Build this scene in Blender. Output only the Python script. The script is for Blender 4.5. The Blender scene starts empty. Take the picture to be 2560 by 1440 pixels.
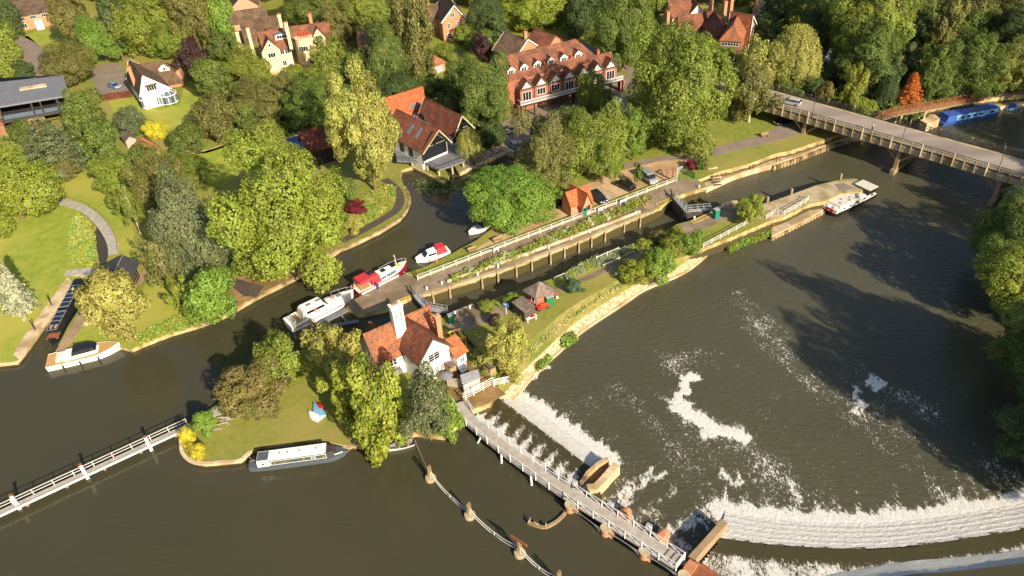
import bpy, math, random
from mathutils import Vector, Matrix
from mathutils.geometry import tessellate_polygon
import numpy as np
R = math.radians
random.seed(7)
SC = bpy.context.scene
COL = SC.collection
# ---------------------------------------------------------------- camera
FPX, VX, VY, CAMH = 1920.0, 1450.0, 3250.0, 82.0      # focal length in photo pixels, nadir point, height above the lock island
_d = Vector((VX-1280, -(VY-720), -FPX)).normalized()
_up = -_d
_y = Vector((0, 0, -1)); _y = (_y-_up*_y.dot(_up)).normalized()
_x = _y.cross(_up)
CR = Matrix((_x, _y, _up))                              # camera axes -> world
cam = bpy.data.cameras.new('camera'); camo = bpy.data.objects.new('camera', cam); COL.objects.link(camo)
camo.matrix_world = Matrix.Translation((0, 0, CAMH)) @ CR.to_4x4()
cam.sensor_width = 36; cam.lens = FPX/2560*36; cam.clip_end = 3000; cam.clip_start = 1
SC.camera = camo
# ---------------------------------------------------------------- sky, sun, exposure
SUN_AZ, SUN_EL = 123.0, 28.0                            # direction the light travels, height
w = bpy.data.worlds.new('World'); SC.world = w; w.use_nodes = True
nt = w.node_tree; bg = nt.nodes['Background']
sky = nt.nodes.new('ShaderNodeTexSky'); sky.sky_type = 'NISHITA'; sky.sun_disc = False
sky.sun_elevation = R(SUN_EL); sky.sun_rotation = R(147); sky.air_density = 1.0; sky.dust_density = 1.5
nt.links.new(sky.outputs[0], bg.inputs[0]); bg.inputs[1].default_value = 0.09
sl = bpy.data.lights.new('sun', 'SUN'); so = bpy.data.objects.new('sun', sl); COL.objects.link(so)
sl.energy = 5.0; sl.angle = R(0.6); sl.color = (1.0, 0.87, 0.68)
sd = Vector((math.cos(R(SUN_AZ))*math.cos(R(SUN_EL)), math.sin(R(SUN_AZ))*math.cos(R(SUN_EL)), -math.sin(R(SUN_EL))))
so.rotation_euler = sd.to_track_quat('-Z', 'Y').to_euler()
so.location = (60, -60, 120)
SC.view_settings.view_transform = 'Standard'; SC.view_settings.look = 'None'
SC.view_settings.exposure = 0.72; SC.view_settings.gamma = 1.0
SC.cycles.max_bounces = 6; SC.cycles.diffuse_bounces = 3; SC.cycles.glossy_bounces = 3
SC.cycles.transparent_max_bounces = 6; SC.cycles.transmission_bounces = 3
SC.cycles.use_denoising = True
SC.cycles.caustics_reflective = False; SC.cycles.caustics_refractive = False

# ---------------------------------------------------------------- where a photo point lies on the level z
def G(px, py, z=0.0):
    v = CR @ Vector((px-1280, -(py-720), -FPX))
    t = (z-CAMH)/v.z
    return Vector((v.x*t, v.y*t, z))
def Q(p):
    c = CR.transposed() @ (Vector(p)-Vector((0, 0, CAMH)))
    return 1280+c.x/-c.z*FPX, 720-c.y/-c.z*FPX
def hgt(base, toppy):                                   # height of an upright thing from its top row
    lo, hi = 0.0, 60.0
    for _ in range(30):
        m = (lo+hi)/2
        if Q(base+Vector((0, 0, m)))[1] > toppy: lo = m
        else: hi = m
    return lo

# ---------------------------------------------------------------- materials
M = {}
def node(nt, t, **k):
    n = nt.nodes.new(t)
    for a, b in k.items(): setattr(n, a, b)
    return n
def rgb(h):
    if isinstance(h, str):
        h = h.lstrip('#'); v = [int(h[i:i+2], 16)/255 for i in (0, 2, 4)]
        return tuple(x/12.92 if x <= .04045 else ((x+.055)/1.055)**2.4 for x in v)+(1,)
    return tuple(h)+((1,) if len(h) == 3 else ())
def mat(name, c1, c2=None, scale=1.0, rough=.8, bump=0.0, bscale=None, spec=.3, metal=0, c3=None, big=.08, coords='Object', stretch=None, detail=6):
    """base colour mottled between c1 and c2 (and c3 at a coarse scale)"""
    m = bpy.data.materials.new(name); m.use_nodes = True; nt = m.node_tree
    b = nt.nodes['Principled BSDF']; L = nt.links.new
    b.inputs['Roughness'].default_value = rough; b.inputs['Specular IOR Level'].default_value = spec
    b.inputs['Metallic'].default_value = metal
    tc = node(nt, 'ShaderNodeTexCoord'); src = tc.outputs[coords]
    if stretch:
        mp = node(nt, 'ShaderNodeMapping'); mp.inputs['Scale'].default_value = stretch; L(src, mp.inputs[0]); src = mp.outputs[0]
    if c2 is None: b.inputs['Base Color'].default_value = rgb(c1)
    else:
        n = node(nt, 'ShaderNodeTexNoise'); n.inputs['Scale'].default_value = scale; n.inputs['Detail'].default_value = detail; n.inputs['Roughness'].default_value = .65
        L(src, n.inputs['Vector'])
        r = node(nt, 'ShaderNodeValToRGB'); r.color_ramp.elements[0].position = .36; r.color_ramp.elements[1].position = .64
        r.color_ramp.elements[0].color = rgb(c1); r.color_ramp.elements[1].color = rgb(c2); L(n.outputs[0], r.inputs[0])
        out = r.outputs[0]
        if c3 is not None:
            n2 = node(nt, 'ShaderNodeTexNoise'); n2.inputs['Scale'].default_value = big; n2.inputs['Detail'].default_value = 5; L(src, n2.inputs['Vector'])
            r2 = node(nt, 'ShaderNodeValToRGB'); r2.color_ramp.elements[0].position = .45; r2.color_ramp.elements[1].position = .62
            L(n2.outputs[0], r2.inputs[0])
            mx = node(nt, 'ShaderNodeMix', data_type='RGBA'); L(r2.outputs[0], mx.inputs[0]); L(out, mx.inputs[6]); mx.inputs[7].default_value = rgb(c3); out = mx.outputs[2]
        L(out, b.inputs['Base Color'])
    if bump:
        n3 = node(nt, 'ShaderNodeTexNoise'); n3.inputs['Scale'].default_value = bscale or scale*3; n3.inputs['Detail'].default_value = 5; L(src, n3.inputs['Vector'])
        bp = node(nt, 'ShaderNodeBump'); bp.inputs['Strength'].default_value = bump; bp.inputs['Distance'].default_value = .1
        L(n3.outputs[0], bp.inputs['Height']); L(bp.outputs[0], b.inputs['Normal'])
    M[name] = m
    return m
def rooftile(name, c1, c2, c3, row=.32):
    """tiles in courses: mottled clay with course lines along the slope's height (z)"""
    m = mat(name, c1, c2, scale=1.3, rough=.85, spec=.2, c3=c3, big=.35)
    nt = m.node_tree; L = nt.links.new; b = nt.nodes['Principled BSDF']
    tc = node(nt, 'ShaderNodeTexCoord'); sp = node(nt, 'ShaderNodeSeparateXYZ'); L(tc.outputs['Object'], sp.inputs[0])
    mm = node(nt, 'ShaderNodeMath', operation='MULTIPLY'); L(sp.outputs[2], mm.inputs[0]); mm.inputs[1].default_value = 1/row
    fr = node(nt, 'ShaderNodeMath', operation='FRACT'); L(mm.outputs[0], fr.inputs[0])
    bp = node(nt, 'ShaderNodeBump'); bp.inputs['Strength'].default_value = .9; bp.inputs['Distance'].default_value = .06
    L(fr.outputs[0], bp.inputs['Height']); L(bp.outputs[0], b.inputs['Normal'])
    # single tiles of another firing
    vo = node(nt, 'ShaderNodeTexVoronoi'); vo.inputs['Scale'].default_value = 3.2; L(tc.outputs['Object'], vo.inputs['Vector'])
    sv = node(nt, 'ShaderNodeSeparateColor'); L(vo.outputs['Color'], sv.inputs[0])
    mr = node(nt, 'ShaderNodeMapRange'); mr.inputs[3].default_value = .72; mr.inputs[4].default_value = 1.25; L(sv.outputs[0], mr.inputs[0])
    lk = [l for l in nt.links if l.to_socket == b.inputs['Base Color']][0]; s = lk.from_socket
    vm = node(nt, 'ShaderNodeVectorMath', operation='SCALE'); L(s, vm.inputs[0]); L(mr.outputs[0], vm.inputs['Scale'])
    L(vm.outputs[0], b.inputs['Base Color'])
    return m
def brick(name, c1, c2, mortar, scale=1.0):
    m = bpy.data.materials.new(name); m.use_nodes = True; nt = m.node_tree; L = nt.links.new
    b = nt.nodes['Principled BSDF']; b.inputs['Roughness'].default_value = .9; b.inputs['Specular IOR Level'].default_value = .2
    tc = node(nt, 'ShaderNodeTexCoord'); sp = node(nt, 'ShaderNodeSeparateXYZ'); L(tc.outputs['Object'], sp.inputs[0])
    ad = node(nt, 'ShaderNodeMath', operation='ADD'); L(sp.outputs[0], ad.inputs[0]); L(sp.outputs[1], ad.inputs[1])
    cb = node(nt, 'ShaderNodeCombineXYZ'); L(ad.outputs[0], cb.inputs[0]); L(sp.outputs[2], cb.inputs[1])
    br = node(nt, 'ShaderNodeTexBrick'); br.inputs['Scale'].default_value = scale; br.inputs['Brick Width'].default_value = .5; br.inputs['Row Height'].default_value = .17
    br.inputs['Mortar Size'].default_value = .02
    br.inputs['Color1'].default_value = rgb(c1); br.inputs['Color2'].default_value = rgb(c2); br.inputs['Mortar'].default_value = rgb(mortar)
    L(cb.outputs[0], br.inputs['Vector'])
    n = node(nt, 'ShaderNodeTexNoise'); n.inputs['Scale'].default_value = .8; n.inputs['Detail'].default_value = 5; L(tc.outputs['Object'], n.inputs['Vector'])
    mr = node(nt, 'ShaderNodeMapRange'); mr.inputs[3].default_value = .7; mr.inputs[4].default_value = 1.3; L(n.outputs[0], mr.inputs[0])
    vm = node(nt, 'ShaderNodeVectorMath', operation='SCALE'); L(br.outputs[0], vm.inputs[0]); L(mr.outputs[0], vm.inputs['Scale'])
    L(vm.outputs[0], b.inputs['Base Color']); M[name] = m
    return m
def glassy(name, c, rough=.08):
    m = mat(name, c, rough=rough, spec=.8); return m
def leafmat(name, trans=.42):
    """leaf colour = the tree's own colour (object colour), varied leaf by leaf and bough by bough"""
    m = bpy.data.materials.new(name); m.use_nodes = True; nt = m.node_tree; L = nt.links.new
    nt.nodes.remove(nt.nodes['Principled BSDF']); out = nt.nodes['Material Output']
    oi = node(nt, 'ShaderNodeObjectInfo'); at = node(nt, 'ShaderNodeAttribute', attribute_name='leaf'); 
    sc = node(nt, 'ShaderNodeSeparateColor'); L(at.outputs['Color'], sc.inputs[0])
    hs = node(nt, 'ShaderNodeHueSaturation'); L(oi.outputs['Color'], hs.inputs['Color'])
    h = node(nt, 'ShaderNodeMapRange'); h.inputs[3].default_value = .482; h.inputs[4].default_value = .518; L(sc.outputs[1], h.inputs[0]); L(h.outputs[0], hs.inputs['Hue'])
    v = node(nt, 'ShaderNodeMapRange'); v.inputs[3].default_value = .70; v.inputs[4].default_value = 1.9; L(sc.outputs[0], v.inputs[0]); L(v.outputs[0], hs.inputs['Value'])
    df = node(nt, 'ShaderNodeBsdfDiffuse'); tr = node(nt, 'ShaderNodeBsdfTranslucent'); gl = node(nt, 'ShaderNodeBsdfGlossy'); gl.inputs['Roughness'].default_value = .5
    L(hs.outputs[0], df.inputs[0]); L(hs.outputs[0], tr.inputs[0])
    a = node(nt, 'ShaderNodeMixShader'); a.inputs[0].default_value = trans; L(df.outputs[0], a.inputs[1]); L(tr.outputs[0], a.inputs[2])
    b = node(nt, 'ShaderNodeMixShader'); b.inputs[0].default_value = .03; L(a.outputs[0], b.inputs[1]); L(gl.outputs[0], b.inputs[2])
    L(b.outputs[0], out.inputs[0]); M[name] = m
    return m

# ---------------------------------------------------------------- objects
def tag(o, label=None, cat=None, group=None, kind=None):
    if label: o['label'] = label
    if cat: o['category'] = cat
    if group: o['group'] = group
    if kind: o['kind'] = kind
    return o
def thing(name, label, cat, loc=(0, 0, 0), rz=0, group=None):
    o = bpy.data.objects.new(name, None); COL.objects.link(o); o.location = loc; o.rotation_euler = (0, 0, rz)
    o.empty_display_size = .5
    return tag(o, label, cat, group)
class MB:
    def __init__(s): s.v = []; s.f = []
    def poly(s, pts):
        n = len(s.v); s.v += [tuple(p) for p in pts]; s.f.append(tuple(range(n, n+len(pts))))
    def hexa(s, b, t):                                   # bottom ring, top ring, both counter-clockwise
        n = len(s.v); k = len(b); s.v += [tuple(p) for p in b]+[tuple(p) for p in t]
        s.f.append(tuple(range(n+k-1, n-1, -1))); s.f.append(tuple(range(n+k, n+2*k)))
        for i in range(k): j = (i+1) % k; s.f.append((n+i, n+j, n+k+j, n+k+i))
    def box(s, c, size, rz=0, taper=1.0):
        x, y, z = [a/2 for a in size]; m = Matrix.Rotation(rz, 3, 'Z'); c = Vector(c)
        b = [c+m@Vector((a, d, -z)) for a, d in ((-x, -y), (x, -y), (x, y), (-x, y))]
        t = [c+m@Vector((a*taper, d*taper, z)) for a, d in ((-x, -y), (x, -y), (x, y), (-x, y))]
        s.hexa(b, t)
    def beam(s, p0, p1, w_, h_=None):                    # rectangular bar between two points
        h_ = h_ or w_; p0 = Vector(p0); p1 = Vector(p1); d = (p1-p0)
        if d.length < 1e-6: return
        d.normalize(); u = d.cross(Vector((0, 0, 1)))
        u = Vector((1, 0, 0)) if u.length < 1e-4 else u.normalized()
        n = u.cross(d)
        r = lambda p: [p-u*w_/2-n*h_/2, p+u*w_/2-n*h_/2, p+u*w_/2+n*h_/2, p-u*w_/2+n*h_/2]
        s.hexa(r(p0), r(p1))
    def tube(s, p0, p1, r0, r1=None, n=8):
        r1 = r0 if r1 is None else r1; p0 = Vector(p0); p1 = Vector(p1); d = (p1-p0)
        if d.length < 1e-6: return
        d.normalize(); u = d.orthogonal().normalized(); v = d.cross(u)
        c = [(math.cos(2*math.pi*i/n), math.sin(2*math.pi*i/n)) for i in range(n)]
        s.hexa([p0+(u*a+v*b)*r0 for a, b in c], [p1+(u*a+v*b)*r1 for a, b in c])
    def lathe(s, c, prof, n=16):
        c = Vector(c); k0 = len(s.v)
        for r_, z in prof:
            for i in range(n): a = 2*math.pi*i/n; s.v.append((c.x+r_*math.cos(a), c.y+r_*math.sin(a), c.z+z))
        for j in range(len(prof)-1):
            for i in range(n): a = k0+j*n+i; b = k0+j*n+(i+1) % n; s.f.append((a, b, b+n, a+n))
        s.f.append(tuple(range(k0+n-1, k0-1, -1))); e = k0+(len(prof)-1)*n; s.f.append(tuple(range(e, e+n)))
    def torus(s, c, R_, r_, n=18, k=8, axis='Z', m=None):
        k0 = len(s.v)
        for i in range(n):
            a = 2*math.pi*i/n
            for j in range(k):
                b = 2*math.pi*j/k; p = Vector(((R_+r_*math.cos(b))*math.cos(a), (R_+r_*math.cos(b))*math.sin(a), r_*math.sin(b)))
                if m is not None: p = m@p
                s.v.append(tuple(Vector(c)+p))
        for i in range(n):
            for j in range(k): s.f.append((k0+i*k+j, k0+((i+1) % n)*k+j, k0+((i+1) % n)*k+(j+1) % k, k0+i*k+(j+1) % k))
    def flat(s, poly, z):                                # filled outline, any shape
        pts = [Vector((p[0], p[1], z)) for p in poly]; n = len(s.v); s.v += [tuple(p) for p in pts]
        for t in tessellate_polygon([pts]):
            a, b, c = [pts[i] for i in t]
            if (b-a).cross(c-a).z < 0: t = t[::-1]
            s.f.append(tuple(n+i for i in t))
    def wall(s, poly, z0, z1, closed=True):
        P = list(poly); A = sum(P[i][0]*P[(i+1) % len(P)][1]-P[(i+1) % len(P)][0]*P[i][1] for i in range(len(P)))
        if A < 0: P = P[::-1]
        for i in range(len(P) if closed else len(P)-1):
            a = P[i]; b = P[(i+1) % len(P)]
            s.poly([(a[0], a[1], z0), (b[0], b[1], z0), (b[0], b[1], z1), (a[0], a[1], z1)])
    def slab(s, poly, z0, z1): s.flat(poly, z1); s.wall(poly, z0, z1)
    def strip(s, pts, w_, z=None):                       # ribbon along a polyline
        L_, R_ = [], []
        for i, p in enumerate(pts):
            a = pts[max(i-1, 0)]; b = pts[min(i+1, len(pts)-1)]; d = Vector((b[0]-a[0], b[1]-a[1], 0)).normalized(); n = Vector((-d.y, d.x, 0))
            q = Vector((p[0], p[1], z if z is not None else p[2])); L_.append(q+n*w_/2); R_.append(q-n*w_/2)
        for i in range(len(pts)-1): s.poly([R_[i], R_[i+1], L_[i+1], L_[i]])
        return L_, R_
    def build(s, name, m, parent=None, local=False, smooth=False):
        me = bpy.data.meshes.new(name)
        v = s.v
        if parent is not None and not local:
            o3 = Vector((0, 0, 0)); q = parent
            while q is not None: o3 += Vector(q.location); q = q.parent
            v = [(a-o3.x, b-o3.y, c-o3.z) for a, b, c in v]
        me.from_pydata(v, [], s.f); me.materials.append(M[m] if isinstance(m, str) else m)
        if smooth: me.polygons.foreach_set('use_smooth', [True]*len(me.polygons))
        me.update()
        o = bpy.data.objects.new(name, me); COL.objects.link(o)
        if parent is not None: o.parent = parent
        return o
def px(pts, z=0): return [G(a, b, z) for a, b in pts]
def smooth_line(pts, n=4):                               # Catmull-Rom through the points
    P = [Vector(p) for p in pts]; out = []
    for i in range(len(P)-1):
        a, b, c, d = P[max(i-1, 0)], P[i], P[i+1], P[min(i+2, len(P)-1)]
        for k in range(n):
            t = k/n; out.append(.5*((2*b)+(c-a)*t+(2*a-5*b+4*c-d)*t*t+(3*b-a-3*c+d)*t**3))
    out.append(P[-1]); return out
def copy_tree(o, parent=None):
    c = o.copy(); COL.objects.link(c); c.parent = parent
    for ch in list(o.children): copy_tree(ch, c)
    return c
ZU, ZM, ZD = -0.75, -1.65, -2.6                          # river above the weir, between the two drops, below

# ---------------------------------------------------------------- the palette
mat('grass', '#707a32', '#8a8d3f', scale=.9, rough=.95, spec=.1, bump=.5, bscale=5, c3='#968b4c', big=.05)
mat('lawn', '#7f8e34', '#99a042', scale=.5, rough=.95, spec=.1, bump=.4, bscale=6, c3='#a5a04a', big=.06)
mat('dry_grass', '#7d7a3c', '#a09258', scale=1.2, rough=.95, spec=.1, bump=.6, bscale=5, c3='#6f7834', big=.15)
mat('dirt', '#8a6a48', '#a9895f', scale=.7, rough=.95, spec=.1, c3='#7a6540', big=.15)
mat('gravel', '#b79a76', '#c9ad88', scale=.6, rough=.95, spec=.1, bump=.3, bscale=9, c3='#a78763', big=.12)
mat('tarmac', '#7d7064', '#8f8275', scale=.35, rough=.9, spec=.2, c3='#8a7766', big=.1)
mat('road', '#95897d', '#a39689', scale=.25, rough=.9, spec=.2, c3='#857a6f', big=.12, stretch=(.25, 1, 1))
mat('lockpave', '#857562', '#9a8872', scale=.5, rough=.9, spec=.2, c3='#776753', big=.18)
mat('concrete', '#a8977a', '#c0ae8e', scale=.8, rough=.9, spec=.2, bump=.2, c3='#93815f', big=.3)
mat('pale_stone', '#c0a986', '#dcc7a4', scale=1.5, rough=.9, spec=.2, bump=.5, bscale=4, c3='#a88f68', big=.3)
mat('timber', '#8a7458', '#a58d6d', scale=1.0, rough=.85, stretch=(.3, .3, 3))
mat('grey_board', '#9c9488', '#b3aca0', scale=1.0, rough=.85)
mat('dark_board', '#4a4038', '#5c5148', scale=1.5, rough=.85)
mat('black_timber', '#1e1b1b', '#2c2826', scale=2, rough=.7)
mat('white_paint', '#e6e2da', '#f2efe8', scale=1.2, rough=.6)
mat('render_white', '#e9e4da', '#f3efe6', scale=.4, rough=.85)
mat('render_cream', '#d3bd95', '#dfcaa2', scale=.4, rough=.85)
mat('galv', '#a6a8aa', '#bfc1c2', scale=1.5, rough=.55, metal=.3)
mat('rail_grey', '#cfc9c0', '#ddd8d0', scale=2, rough=.6)
mat('dark_metal', '#3a3735', '#4a4643', scale=2, rough=.6)
mat('slate_grey', '#6f6f74', '#7d7d82', scale=.8, rough=.7)
mat('black_roof', '#3a393b', '#454446', scale=.8, rough=.65)
mat('rust', '#7c4a30', '#a06240', scale=1.5, rough=.85)
mat('yellow', '#d9b53c', '#e6c65a', scale=2, rough=.7)
mat('red', '#b3282c', '#c23338', scale=2, rough=.6)
mat('orange', '#e2602a', rough=.6)
mat('teal', '#1f7a68', rough=.6)
mat('green_bin', '#1f7a4a', rough=.5)
mat('blue_sign', '#3f6fae', rough=.5)
mat('bark', '#6b563f', '#8a7152', scale=3, rough=.95, bump=.5)
mat('pale_bark', '#b7a78a', '#d5c8ac', scale=3, rough=.9)
mat('skin', '#b98463', rough=.7); mat('cloth_blue', '#34447e', rough=.9); mat('cloth_dark', '#26262b', rough=.9); mat('cloth_pale', '#c9c2b6', rough=.9); mat('hair', '#3a2a1e', rough=.9)
mat('soil', '#6a5038', '#86684a', scale=1.5, rough=.95)
mat('cushion', '#d8d3ca', rough=.9)
glassy('glass', '#1b2024'); glassy('glass_sky', '#5d6b78', .05); glassy('solar', '#1a2030', .12)
rooftile('tile_orange', '#96583c', '#a96c4b', '#855a42')
rooftile('tile_red', '#774634', '#88543f', '#684338')
rooftile('tile_bright', '#ac5c3a', '#b96a45', '#a4603e')
rooftile('tile_brown', '#66503f', '#75604e', '#574739')
rooftile('tile_russet', '#7a4c39', '#8b5c46', '#664638')
rooftile('tile_grey', '#75665c', '#85766b', '#665a50')
rooftile('tile_deep', '#683a30', '#764538', '#5a342c')
brick('brick_orange', '#aa6a48', '#b87d59', '#c7a585'); brick('brick_red', '#8a4632', '#9c5540', '#a58a78'); brick('brick_pink', '#b47a58', '#c08c6c', '#cbb49c'); brick('brick_clay', '#c0714a', '#cc8560', '#d3ab90')
leafmat('leaf'); leafmat('leaf_dense', .22)
# ================================================================ WATER
def watermat(name, deep, rip=1.2, bump=.25, foam=True, fs=1.6, stretch=(1, 1, 1), rough=.06, silt=None):
    m = bpy.data.materials.new(name); m.use_nodes = True; nt = m.node_tree; L = nt.links.new
    b = nt.nodes['Principled BSDF']; b.inputs['IOR'].default_value = 1.33; b.inputs['Roughness'].default_value = rough; b.inputs['Specular IOR Level'].default_value = .5
    tc = node(nt, 'ShaderNodeTexCoord'); P = tc.outputs['Object']
    n0 = node(nt, 'ShaderNodeTexNoise'); n0.inputs['Scale'].default_value = .045; n0.inputs['Detail'].default_value = 4; L(P, n0.inputs['Vector'])
    cm = node(nt, 'ShaderNodeMix', data_type='RGBA'); L(n0.outputs[0], cm.inputs[0]); cm.inputs[6].default_value = rgb(deep); cm.inputs[7].default_value = rgb(silt or deep)
    # ripples: long swell lines + chop
    w1 = node(nt, 'ShaderNodeTexNoise'); w1.inputs['Scale'].default_value = rip; w1.inputs['Detail'].default_value = 4; w1.inputs['Distortion'].default_value = .6
    mp = node(nt, 'ShaderNodeMapping'); mp.inputs['Rotation'].default_value = (0, 0, R(35)); mp.inputs['Scale'].default_value = (.55, 1.5, 1); L(P, mp.inputs[0]); L(mp.outputs[0], w1.inputs['Vector'])
    w2 = node(nt, 'ShaderNodeTexNoise'); w2.inputs['Scale'].default_value = .12; w2.inputs['Detail'].default_value = 3; L(P, w2.inputs['Vector'])
    wm = node(nt, 'ShaderNodeMath', operation='MULTIPLY'); L(w1.outputs[0], wm.inputs[0]); L(w2.outputs[0], wm.inputs[1])
    bp = node(nt, 'ShaderNodeBump'); bp.inputs['Strength'].default_value = bump; bp.inputs['Distance'].default_value = .35; L(wm.outputs[0], bp.inputs['Height'])
    if not foam:
        L(cm.outputs[2], b.inputs['Base Color']); L(bp.outputs[0], b.inputs['Normal']); M[name] = m; return m
    at = node(nt, 'ShaderNodeAttribute', attribute_name='foam')
    sp = node(nt, 'ShaderNodeSeparateColor'); L(at.outputs['Color'], sp.inputs[0])
    ms = node(nt, 'ShaderNodeMapping'); ms.inputs['Scale'].default_value = stretch; L(P, ms.inputs[0])
    def noi(s, d, dist): n = node(nt, 'ShaderNodeTexNoise'); n.inputs['Scale'].default_value = s; n.inputs['Detail'].default_value = d; n.inputs['Roughness'].default_value = .72; n.inputs['Distortion'].default_value = dist; L(ms.outputs[0], n.inputs['Vector']); return n.outputs[0]
    a = noi(fs, 8, 1.6); c = noi(fs*.28, 5, 1.2)
    ad = node(nt, 'ShaderNodeMath', operation='MULTIPLY_ADD'); L(c, ad.inputs[0]); ad.inputs[1].default_value = .7; L(a, ad.inputs[2])      # 0.2 .. 1.5, centre .85
    th = node(nt, 'ShaderNodeMath', operation='SUBTRACT'); th.inputs[0].default_value = 1.30; 
    k = node(nt, 'ShaderNodeMath', operation='MULTIPLY'); L(sp.outputs[0], k.inputs[0]); k.inputs[1].default_value = .85; L(k.outputs[0], th.inputs[1])
    df = node(nt, 'ShaderNodeMath', operation='SUBTRACT'); L(ad.outputs[0], df.inputs[0]); L(th.outputs[0], df.inputs[1])
    mr = node(nt, 'ShaderNodeMapRange'); mr.inputs[1].default_value = 0; mr.inputs[2].default_value = .12; L(df.outputs[0], mr.inputs[0])
    fl = noi(fs*1.9, 6, .8); tf = node(nt, 'ShaderNodeMath', operation='MULTIPLY_ADD'); L(sp.outputs[1], tf.inputs[0]); tf.inputs[1].default_value = -.45; tf.inputs[2].default_value = .82
    sf = node(nt, 'ShaderNodeMath', operation='SUBTRACT'); L(fl, sf.inputs[0]); L(tf.outputs[0], sf.inputs[1]); mf = node(nt, 'ShaderNodeMapRange'); mf.inputs[1].default_value = 0; mf.inputs[2].default_value = .06; L(sf.outputs[0], mf.inputs[0])
    mo = mr; mr = node(nt, 'ShaderNodeMath', operation='MAXIMUM'); L(mo.outputs[0], mr.inputs[0]); L(mf.outputs[0], mr.inputs[1])
    fc = node(nt, 'ShaderNodeMix', data_type='RGBA'); L(mr.outputs[0], fc.inputs[0]); L(cm.outputs[2], fc.inputs[6]); fc.inputs[7].default_value = (.70, .67, .60, 1)
    fn = noi(fs*3.1, 4, .3); fr_ = node(nt, 'ShaderNodeValToRGB'); fr_.color_ramp.elements[0].position = .3; fr_.color_ramp.elements[1].position = .62; fr_.color_ramp.elements[0].color = (.52, .49, .43, 1); fr_.color_ramp.elements[1].color = (.80, .77, .71, 1); L(fn, fr_.inputs[0]); L(fr_.outputs[0], fc.inputs[7])
    L(fc.outputs[2], b.inputs['Base Color'])
    rg = node(nt, 'ShaderNodeMapRange'); rg.inputs[3].default_value = rough; rg.inputs[4].default_value = .8; L(mr.outputs[0], rg.inputs[0]); L(rg.outputs[0], b.inputs['Roughness'])
    b2 = node(nt, 'ShaderNodeBump'); b2.inputs['Strength'].default_value = .6; b2.inputs['Distance'].default_value = .25; L(df.outputs[0], b2.inputs['Height'])
    # only foam takes the second bump
    vm = node(nt, 'ShaderNodeMix', data_type='VECTOR'); L(mr.outputs[0], vm.inputs[0]); L(bp.outputs[0], vm.inputs[4]); L(b2.outputs[0], vm.inputs[5])
    L(vm.outputs[1], b.inputs['Normal']); M[name] = m; return m
watermat('water_up', (.050, .046, .024), bump=.16, foam=False, silt=(.066, .060, .034), rough=.05)
watermat('water_mid', (.060, .052, .024), bump=.3, fs=2.4, stretch=(1.2, .5, 1), rough=.1)
watermat('water_down', (.060, .057, .034), bump=.7, fs=1.9, stretch=(1.2, .62, 1), silt=(.095, .088, .054), rough=.08)
m = watermat('white_water', (.10, .09, .05), bump=.3, fs=4.2, stretch=(1, 1, .6), rough=.3)

def seg_dist(X, Y, pts):
    D = np.full(X.shape, 1e9)
    for i in range(len(pts)-1):
        ax, ay, bx, by = pts[i][0], pts[i][1], pts[i+1][0], pts[i+1][1]
        vx, vy = bx-ax, by-ay; L2 = vx*vx+vy*vy+1e-9
        t = np.clip(((X-ax)*vx+(Y-ay)*vy)/L2, 0, 1)
        D = np.minimum(D, np.hypot(X-ax-t*vx, Y-ay-t*vy))
    return D
def side(X, Y, a, b): return (b[0]-a[0])*(Y-a[1])-(b[1]-a[1])*(X-a[0])
def inside(X, Y, poly):
    I = np.zeros(X.shape, bool); j = len(poly)-1
    for i in range(len(poly)):
        xi, yi, xj, yj = poly[i][0], poly[i][1], poly[j][0], poly[j][1]
        I ^= ((yi > Y) != (yj > Y)) & (X < (xj-xi)*(Y-yi)/(yj-yi+1e-12)+xi); j = i
    return I
def sheet(name, m, xs, ys, z, foam, keep=None, disp=None):
    X, Y = np.meshgrid(xs, ys); nx, ny = len(xs), len(ys)
    Z = np.full(X.shape, z) if disp is None else z+disp(X, Y)
    V = np.stack([X, Y, Z], -1).reshape(-1, 3)
    i = np.arange(nx*ny).reshape(ny, nx); F = np.stack([i[:-1, :-1], i[:-1, 1:], i[1:, 1:], i[1:, :-1]], -1).reshape(-1, 4)
    if keep is not None:
        cx = V[F].mean(1); F = F[keep(cx[:, 0], cx[:, 1])]
    me = bpy.data.meshes.new(name); me.from_pydata(V.tolist(), [], F.tolist()); me.materials.append(M[m])
    f = foam(X, Y); g = f[1] if isinstance(f, tuple) else 0*f+.0; f = f[0] if isinstance(f, tuple) else f; f = np.clip(f, 0, 1.6).reshape(-1); g = np.clip(g, 0, 1).reshape(-1)
    ca = me.color_attributes.new('foam', 'FLOAT_COLOR', 'POINT'); d = np.ones((len(f), 4), np.float32); d[:, 0] = f; d[:, 1] = g; d[:, 2] = 0
    ca.data.foreach_set('color', d.reshape(-1)); me.polygons.foreach_set('use_smooth', [True]*len(me.polygons)); me.update()
    o = bpy.data.objects.new(name, me); COL.objects.link(o); return o

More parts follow.
